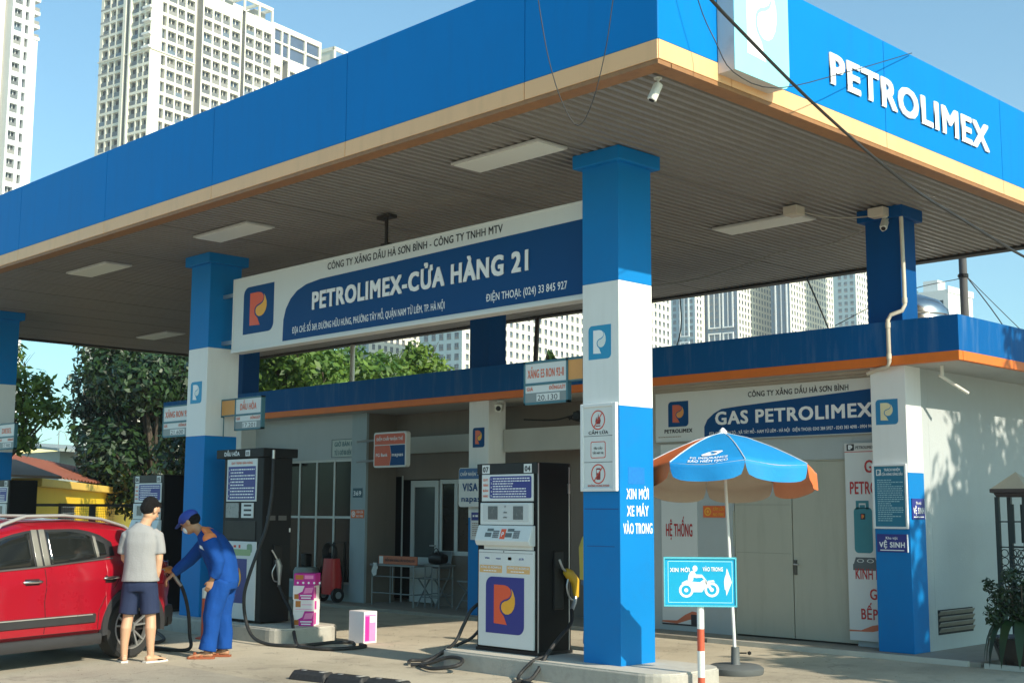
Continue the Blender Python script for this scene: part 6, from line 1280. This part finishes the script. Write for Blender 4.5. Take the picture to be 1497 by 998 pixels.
def facade(root,side,cols,tops,h,zlo,zhi,L0,L1,wm,depth=.9,units=True,shafts=(),glass=TG,skip=None):
    F=FF(side); sg=1 if side=='R' else -1
    A=lambda s_:s_*sg
    def q(b,a0,a1,z0,z1,d=0):
        x0,x1=sorted((A(a0),A(a1))); b.add([F.p(x0,z0,d),F.p(x1,z0,d),F.p(x1,z1,d),F.p(x0,z1,d)],[(0,1,2,3)])
    b=B(); ops=sorted(list(cols)+[(a,c) for a,c in shafts]); tops=sorted(tops,reverse=True)
    x=L0
    for a0,a1 in ops:
        if a0>x: q(b,x,a0,zlo,zhi)
        if (a0,a1) not in shafts:
            z=zhi
            for t_ in tops: q(b,a0,a1,t_,z); z=t_-h
            q(b,a0,a1,zlo,z)
        x=a1
    if x<L1: q(b,x,L1,zlo,zhi)
    tb_(b,'wall',wm,root)
    sb_=B()
    for a0,a1 in shafts:
        q(sb_,a0,a1,zlo,zhi,-2.0)
        for e in (a0,a1): sb_.add([F.p(A(e),zlo,-2),F.p(A(e),zlo,0),F.p(A(e),zhi,0),F.p(A(e),zhi,-2)],[(0,1,2,3)])
    if shafts: tb_(sb_,'recess_wall',GRS,root)
    if units:
        cache={}
        for a0,a1 in cols:
            w_=round(a1-a0,2)
            for t_ in tops:
                if skip and skip(a0,t_): continue
                if w_ not in cache:
                    u=B(); G=Fr((0,0,0),F.u,F.v); u.m(wm); hw=w_/2
                    for (x0,x1,z0,z1) in ((-hw,-hw,0,h),(hw,hw,0,h)): u.add([G.p(x0,z0,0),G.p(x0,z1,0),G.p(x0,z1,-depth),G.p(x0,z0,-depth)],[(0,1,2,3)])
                    u.add([G.p(-hw,0,0),G.p(hw,0,0),G.p(hw,0,-depth),G.p(-hw,0,-depth)],[(0,1,2,3)]); u.add([G.p(-hw,h,0),G.p(hw,h,0),G.p(hw,h,-depth),G.p(-hw,h,-depth)],[(3,2,1,0)])
                    u.m(TG); u.add([G.p(-hw,0,-depth),G.p(hw,0,-depth),G.p(hw,h,-depth),G.p(-hw,h,-depth)],[(0,1,2,3)])
                    u.m(wm); 
                    if w_>1.5: u.fbox(G,hw*.15,hw*.3,0,h,-depth+.01,-depth+.12)
                    u.m(TGL); u.fbox(G,-hw,hw,0,h*.42,-.12,-.08) if w_>1.5 else u.fbox(G,-hw,0,0,h*.9,-depth*.7,-depth*.6)
                    o=tb_(u,'window',None,root); cache[w_]=o
                    o.location=F.p(A((a0+a1)/2),t_-h,0)
                else:
                    o=cache[w_].copy(); COL.objects.link(o); o.parent=root; o.location=F.p(A((a0+a1)/2),t_-h,0)
    else:
        g=B(); q(g,L0,L1,zlo,zhi,-.5); o=tb_(g,'window_panes',glass,root); o['kind']='stuff'
        mb=B()
        for a0,a1 in cols:
            for t_ in tops: x0,x1=sorted((A(a0),A(a1))); mb.fbox(F,(x0+x1)/2-.06,(x0+x1)/2+.06,t_-h,t_,-.45,-.3); mb.fbox(F,x0,x1,t_-h,t_-h*.6,-.2,-.15)
        o=tb_(mb,'window_bars',TGL,root); o['kind']='stuff'
def shell(root,Lx,Ly,z1,m_,z0=0,inset=0): 
    b=B(); b.add([(inset,Ly,z0),(Lx,Ly,z0),(Lx,Ly,z1),(inset,Ly,z1),(Lx,0,z0),(Lx,0,z1),(inset,0,z1)],[(1,0,3,2),(4,1,2,5),(6,5,2,3)]); return tb_(b,'rear_wall',m_,root)
# main tower
t2=tower_root((140.545,263.76),'tall cream apartment block with long stepped front above the blue fascia')
tops=[124.0-3.24*k for k in range(14)]
facade(t2,'R',[(3.3,4.6),(5.1,7.6),(8.0,10.1),(10.6,13.1),(16.0,18.7),(19.2,21.6),(22.1,24.4),(25.2,28.0),(29.9,32.7),(33.2,35.6),(36.1,38.8)],tops,2.45,60,127.2,0,39.3,CRM,shafts=[(13.5,15.6),(28.5,29.6)],skip=lambda a,z:z<86+a*.55)
facade(t2,'L',[(.3,2.1),(2.5,4.1),(4.5,6.9),(10.1,12.6),(13.0,14.9),(15.4,17.6)],tops,2.6,60,127.2,0,18.6,CRM,shafts=[(7.6,8.9)],skip=lambda a,z:z<80)
shell(t2,39.3,18.6,127.2,CRM); 
b=B(); b.box(0,39.3,.0,18.6,0,60); tb_(b,'lower_block',CRM,t2)
# projecting floor bands and corner piers
for k in (5,): z=124.0-3.24*k+.45; b=B(); b.box(-.25,13.4,-.3,-.002,z,z+.28).box(-.25,-.002,-.3,18.8,z,z+.28); tb_(b,'cornice',CRM,t2)
b=B()
for z in [124.6-3.24*k for k in range(6)]: b.box(-.9,-.003,-.5,2.2,z,z+.5); 
tb_(b,'corner_balcony_slab',CRM2,t2)
b=B(); b.box(-.35,-.003,7.05,7.55,60,127.6).box(-.35,-.003,8.95,9.9,60,127.6); tb_(b,'projecting_pier',CRM,t2)
b=B(); 
for z in [124.0-3.24*k for k in range(6)]: b.box(-.002,.03,15.2,18.75,z-2.75,z-2.3)
tb_(b,'balcony_band',GRS,t2)
# roof pergola
b=B()
for s_ in (22,29.2,34.3,38.9):
    for y in (.1,6): b.box(s_,s_+.45,y,y+.45,127.2,130.8)
b.box(22,39.35,.1,.6,130.4,131.3).box(22,39.35,6,6.5,130.4,131.3)
for s_ in (22,29.2,34.3,38.9): b.box(s_,s_+.45,.6,6,130.45,131.2)
tb_(b,'roof_pergola',CRM,t2); b=B(); b.box(24,28,3,6,127.2,130.2).box(35,38.8,2.5,5.9,127.2,130.3); tb_(b,'roof_room',GRS,t2)
# lower stepped block with curtain glass
facade(t2,'R',[(40,42.4),(45.8,47.8),(48.6,50.6),(52.2,54.0),(54.8,56.5)],[116.2-3.24*k for k in range(5)],2.2,60,118.6,39.3,57.5,CRM,shafts=[(43.0,45.0)],skip=lambda a,z:z<104)
F=FF('R'); b=B()
for a0,a1,z0,z1 in ((39.3,57.5,118.6,119.3),(39.3,57.5,122.6,123.1),(39.3,57.5,126.2,127.6),(39.3,40.0,119.3,126.2),(42.5,43.0,119.3,126.2),(45.1,45.6,119.3,126.2),(51.2,51.8,119.3,126.2),(56.8,57.5,119.3,126.2)): b.fbox(F,a0,a1,z0,z1,-.7,0)
tb_(b,'curtain_frame',CRM,t2)
for a0,a1 in ((40,42.5),(43,45.1),(45.6,51.2),(51.8,56.8)):
    for z0,z1 in ((119.3,122.6),(123.1,126.2)): b=B(); b.fbox(F,a0,a1,z0,z1,-.6,-.5); tb_(b,'curtain_pane',TGB,t2)
b=B(); b.add([(57.5,0,60),(57.5,16,60),(57.5,16,127.6),(57.5,0,127.6),(39.3,0,127.6),(39.3,16,127.6)],[(0,1,2,3),(4,3,2,5)]); b.box(57.55,62.5,5,16,60,121); tb_(b,'side_wall',mat("pale_grey_green_render",(.5,.52,.45),.8,var=.05,scale=.2),t2)
b=B(); b.box(63.2,90,.5,16,60,123.2); b.box(63.2,63.9,.5,1.1,123.2,128.3).box(69.5,70,.5,1.1,123.2,128.3).box(63.2,90,.5,1.1,127.6,128.6).box(63.2,63.9,.5,8,127.6,128.6).box(63.4,63.6,1.1,8,123.2,127.6); tb_(b,'far_wing',CRM,t2)
b=B()
for s_ in range(8):
    for z in range(5): b.box(64.5+s_*3,66.3+s_*3,.3,.55,107+3.2*z,109.2+3.2*z)
tb_(b,'far_wing_glass',TG,t2)['kind']='stuff'
# left tower
t1=tower_root((116.70,270.38),'bright white apartment tower cut off by the left edge of the picture')
tops=[114.3-3.1*k for k in range(16)]
facade(t1,'R',[(-6.1,-4.2),(-3.4,-2.5)],tops[3:],2.0,60,105.8,-6.7,0,CRM2,skip=lambda a,z:z<66)
facade(t1,'R',[(-6.1,-4.2),(-3.4,-2.5)],[120.5,117.4,114.3,111.2,108.1],2.0,105.8,122,-6.7,-1.2,CRM2)
b=B(); b.box(-8.5,-6.7,2.2,2.5,0,122); tb_(b,'recess_wall',GRS,t1)  # shade of this recess strip is helped by the grey colour
b=B(); b.box(-20,-8.5,0,14,0,124).box(-8.5,-1.2,2.5,14,0,122).box(-6.7,-6.6,.0,2.5,60,122); b.add([(-1.2,0,60),(-1.2,14,60),(-1.2,14,122),(-1.2,0,122)],[(0,1,2,3)]); b.add([(0,0,0),(0,14,0),(0,14,105.8),(0,0,105.8),(-1.2,0,105.8),(-1.2,14,105.8)],[(0,1,2,3),(4,3,2,5)]); b.box(-6.7,0,.0,14,0,60); tb_(b,'side_block',CRM2,t1)
b=B(); b.box(-1.25,.25,-.25,14,105.4,106.1)
for k in range(6): b.box(-1.2,.3,.0,10,108.2+3.1*k,109.0+3.1*k)
tb_(b,'balcony_slab',CRM2,t1); b=B()
for k in range(6): b.box(-1.15,.2,.1,10,109.0+3.1*k-3.1,109.9+3.1*k-3.1)
tb_(b,'balcony_glass',TGL,t1)
TGM=mat('haze_paled_glass',(.16,.22,.27),.25,var=.35,scale=.2,spec=.6)  # colour paled to put distance haze into the far windows
def midtower(c,lab,Ls,Rs,H,lm,rm,zlo=30,frames=None,rc=None,lc=None,h=2.0,fl=3.15,off=0):
    t=tower_root(c,lab); tops=[H-3-fl*k+off for k in range(int((H-3-zlo)/fl))]
    rc=rc or [(x+.8,x+2.4) for x in np.arange(1.0,Rs-2.4,3.3)]; lc=lc or [(x+.6,x+2.2) for x in np.arange(.6,Ls-2.2,2.9)]
    facade(t,'R',[tuple(map(float,q)) for q in rc],tops,h,0,H,0,Rs,rm,units=False,glass=TGM); facade(t,'L',[tuple(map(float,q)) for q in lc],tops,h,0,H,0,Ls,lm,units=False,glass=TGM); shell(t,Rs,Ls,H,rm)
    if frames:
        b=B(); F=FF('L')
        for a0,a1 in frames:
            z=zlo
            while z<H-4:
                z1=min(z+fl*10,H-2); x0,x1=-a1,-a0
                b.fbox(F,x0,x1,z,z+.6,.002,.6).fbox(F,x0,x1,z1-1.2,z1-.6,.002,.6).fbox(F,x0,x0+.6,z+.6,z1-1.2,.002,.6).fbox(F,x1-.6,x1,z+.6,z1-1.2,.002,.6).fbox(F,(x0+x1)/2-.2,(x0+x1)/2+.2,z+.6,z1-1.2,.002,.4); z=z1+1.6
        tb_(b,'window_frame_group',CRM2,t)
    return t
midtower((252.77,277.93),'long pale cream apartment block seen through the gap beside middle column',16,134,95,TEA,CRM,zlo=24)
midtower((275.97,352.15),'cream apartment block behind the trees above the shop roof',14,62,110,TEA,CRM,zlo=30)
midtower((476.98,362.11),'narrow teal and cream tower, leftmost of the far row above the gas room',14,10,170,TEA,CRM,zlo=50,frames=[(3,8)])
midtower((491.18,348.12),'slate blue tower with two white framed window groups above the gas room',18.5,52,170,SLT,CRM,zlo=54.5,frames=[(2.0,7.6),(8.6,15)])
midtower((508.81,330.75),'slate blue tower with one white framed window group in the far row',9.5,66,165,SLT,CRM,zlo=46,frames=[(1.2,7.4)])
midtower((531.03,308.86),'tower with grey blue side, rightmost of far row beside the corner column',11,26,160,TEA,CRM,zlo=50)
db=thing('distant_building','small white flat roofed building far behind the water tank','building',(230.4,119.2,0)); b=B(); b.box(226,236,112,121,0,43.6); b.build('wall',CRM2,db); b=B(); b.box(228,231,115,118,43.6,46).box(225.8,236.2,111.8,112,43,44.2); b.build('roof_room',CRM2,db); b=B()
for k in range(4): b.box(225.9,225.98,113+k*2,114.2+k*2,40,41.6)
b.build('window',TG,db)
# lightning rods on the fascia edge
for x,y,z0,h,lab in ((60.0,125.0,0,36.6,'thin dark mast left of the cream apartment block'),(24.25,32.1,0,12.1,'thin dark rod in front of the stepped part of the cream block')):
    pass
# ================================================================= YELLOW HOUSE AND FENCE (left background)
A_=Vector((13.18,29.36,0)); B__=Vector((23.78,44.42,0)); W_=(B__-A_).normalized(); Aw=Vector((-W_.y,W_.x,0)); LW=(B__-A_).length*1.55
yh=thing('yellow_house','low yellow house with a rusty red corrugated roof behind the car','house',(A_.x,A_.y,0))
YL=mat("yellow_house_paint",(.85,.55,.02),.7,var=.06,scale=1,streak=.2,dirtc=(.5,.32,.04)); YT=mat("yellow_ledge_paint",(.8,.52,.1),.7,var=.12,scale=3)
HF=Fr(A_,W_,(0,0,1)); BK=-1 # outward normal is W x Z
def hb(b,a0,a1,z0,z1,d0,d1): return b.fbox(HF,a0,a1,z0,z1,d0,d1)
b=B(); hb(b,0,LW,0,2.12,-.2,0); hb(b,0,.2,0,2.12,-6,-.2); hb(b,LW-.2,LW,0,2.12,-6,-.2); b.build('wall',YL,yh)
b=B(); hb(b,-.15,LW+.15,2.121,2.32,-.5,.2); b.build('ledge',YT,yh,bevel=.02)
RR=mat("rusty_red_roof_sheet",(.24,.075,.04),.7,var=.3,scale=2,streak=.4,dirtc=(.12,.05,.03))
for k in range(12):
    w_=LW/12; V=[];n=17
    for i in range(n):
        a=k*w_+w_*i/(n-1); z=.03*math.sin(i*math.pi/2*1.0)*1
        V+=[HF.p(a,2.42+z,-.1),HF.p(a,3.15+z,-2.0)]
    sm=B().add(V,[(2*i,2*i+2,2*i+3,2*i+1) for i in range(n-1)]).build('roof_sheet',RR,yh)
b=B(); hb(b,3.2,5.3,.9,1.75,.0,.06); b.build('window_frame',mat("dark_window_frame",(.04,.03,.02),.6),yh); b=B()
for i in range(5): hb(b,3.3,5.2,1.0+i*.16,1.03+i*.16,.06,.1)
b.build('window_bar',STEEL,yh)
sh2=thing('shed','dark brown shed roof edge left of the yellow house','shed',(11.9,27.9,0)); b=B(); b.box(9.6,12.6,28.4,31,0,2.2); b.build('shed_wall',mat("brown_shed",(.16,.08,.04),.8,var=.2,streak=.3),sh2)
b=B(); b.add([(9.2,27.6,2.32),(13.2,28.0,2.28),(13.4,31,2.75),(9.2,31,2.75),(9.2,27.6,2.38),(13.2,28.0,2.34),(13.4,31,2.81),(9.2,31,2.81)],[(0,3,2,1),(4,5,6,7),(0,1,5,4),(1,2,6,5),(2,3,7,6),(3,0,4,7)]); b.build('roof_slab',mat("brown_roof",(.2,.13,.09),.8,var=.2),sh2)
fh=thing('pale_yellow_house','pale yellow flat roofed house far behind rusty roof','house',(26,58.5,0)); b=B(); b.box(24.8,29.5,57.5,63,0,4.45).box(24.6,26,58.8,60,4.45,4.9); b.build('wall',mat("pale_yellow_paint",(.8,.72,.35),.8,var=.05),fh); b=B(); b.box(25.0,25.6,57.42,57.49,3.4,4.1).box(26.6,27.3,57.42,57.49,3.4,4.1); b.build('window',TG,fh)
gr=thing('warehouse_roof','pale grey green sheet roof between yellow house and dark tree','building',(26,49,0)); b=B(); b.box(22.5,27,48,56,0,3.85); b.build('wall',mat("grey_green_sheet",(.26,.31,.3),.6,var=.1),gr)
b=B(); b.add([(22,47,3.9),(27.6,47,3.75),(27.6,56,4.5),(22,56,4.6)],[(0,1,2,3)]); o=b.build('roof',MC["grey_green_sheet"],gr); m_=o.modifiers.new('s','SOLIDIFY'); m_.thickness=.1
bw=thing('barbed_wire','coils of barbed wire on brackets above the pale grey roof','wire',(22,46,4.6)); b=B()
pts=[Vector((22+5*i/60,47.1,4.4+.0*i))+Vector((0,.18*math.cos(i*1.3),.18*math.sin(i*1.3))) for i in range(61)]; b.tube(pts,.012,4); 
for i in range(6): b.tube([(22+i,47.1,3.8),(22+i,47.1,4.6)],.02,5)
b.build('wire_coil',STEEL,bw)
FN=mat("black_iron_fence",(.025,.02,.015),.6,.3)
fe=thing('iron_fence','dark iron fence with thin mesh in front of the yellow house','fence',(12.9,27.4,0)); fa=Vector((11.6,28.3,0)); fbv=Vector((15.6,25.9,0)); fu=(fbv-fa).normalized(); LF=(fbv-fa).length; G=Fr(fa,fu,(0,0,1))
b=B(); b.fbox(G,0,LF,1.66,1.72,-.02,.02).fbox(G,0,LF,.3,.34,-.02,.02); b.build('rail',FN,fe)
for k,a in enumerate((.0,1.55,2.2,3.6,LF-.05)): B().fbox(G,a,a+.06 if k!=2 else a+.14,0,1.72,-.03,.03).build('post',FN,fe)
b=B(); 
for i in range(30): b.fbox(G,1.55+i*.04,1.555+i*.04,.3,1.66,-.004,.004)
for i in range(24): b.fbox(G,1.55,2.75,.34+i*.055,.345+i*.055,-.004,.004)
b.build('mesh_panel',FN,fe)['kind']='stuff'
leaves([((12.9,27.2,1.1),(.3,.2,.3)),((13.4,26.9,1.0),(.25,.2,.3))],500,.09,leafmat("dry_orange_leaves",(.12,.1,.03),(.35,.2,.06)),thing('fence_shrub','small dry shrub against the fence in front of the yellow wall','shrub',(13.1,27.0,0)),name='foliage',seed=3)

# ================================================================= AIR
hz=B().box(-120,760,-250,760,-1.5,215).build('haze'); hz['kind']='stuff'
hm=bpy.data.materials.new("haze"); hm.use_nodes=True; t=hm.node_tree; t.nodes.clear(); o_=t.nodes.new("ShaderNodeOutputMaterial"); v_=t.nodes.new("ShaderNodeVolumePrincipled"); v_.inputs["Color"].default_value=(.8,.9,1,1); v_.inputs["Density"].default_value=.0004; t.links.new(v_.outputs[0],o_.inputs["Volume"])
hz.data.materials.clear(); hz.data.materials.append(hm)
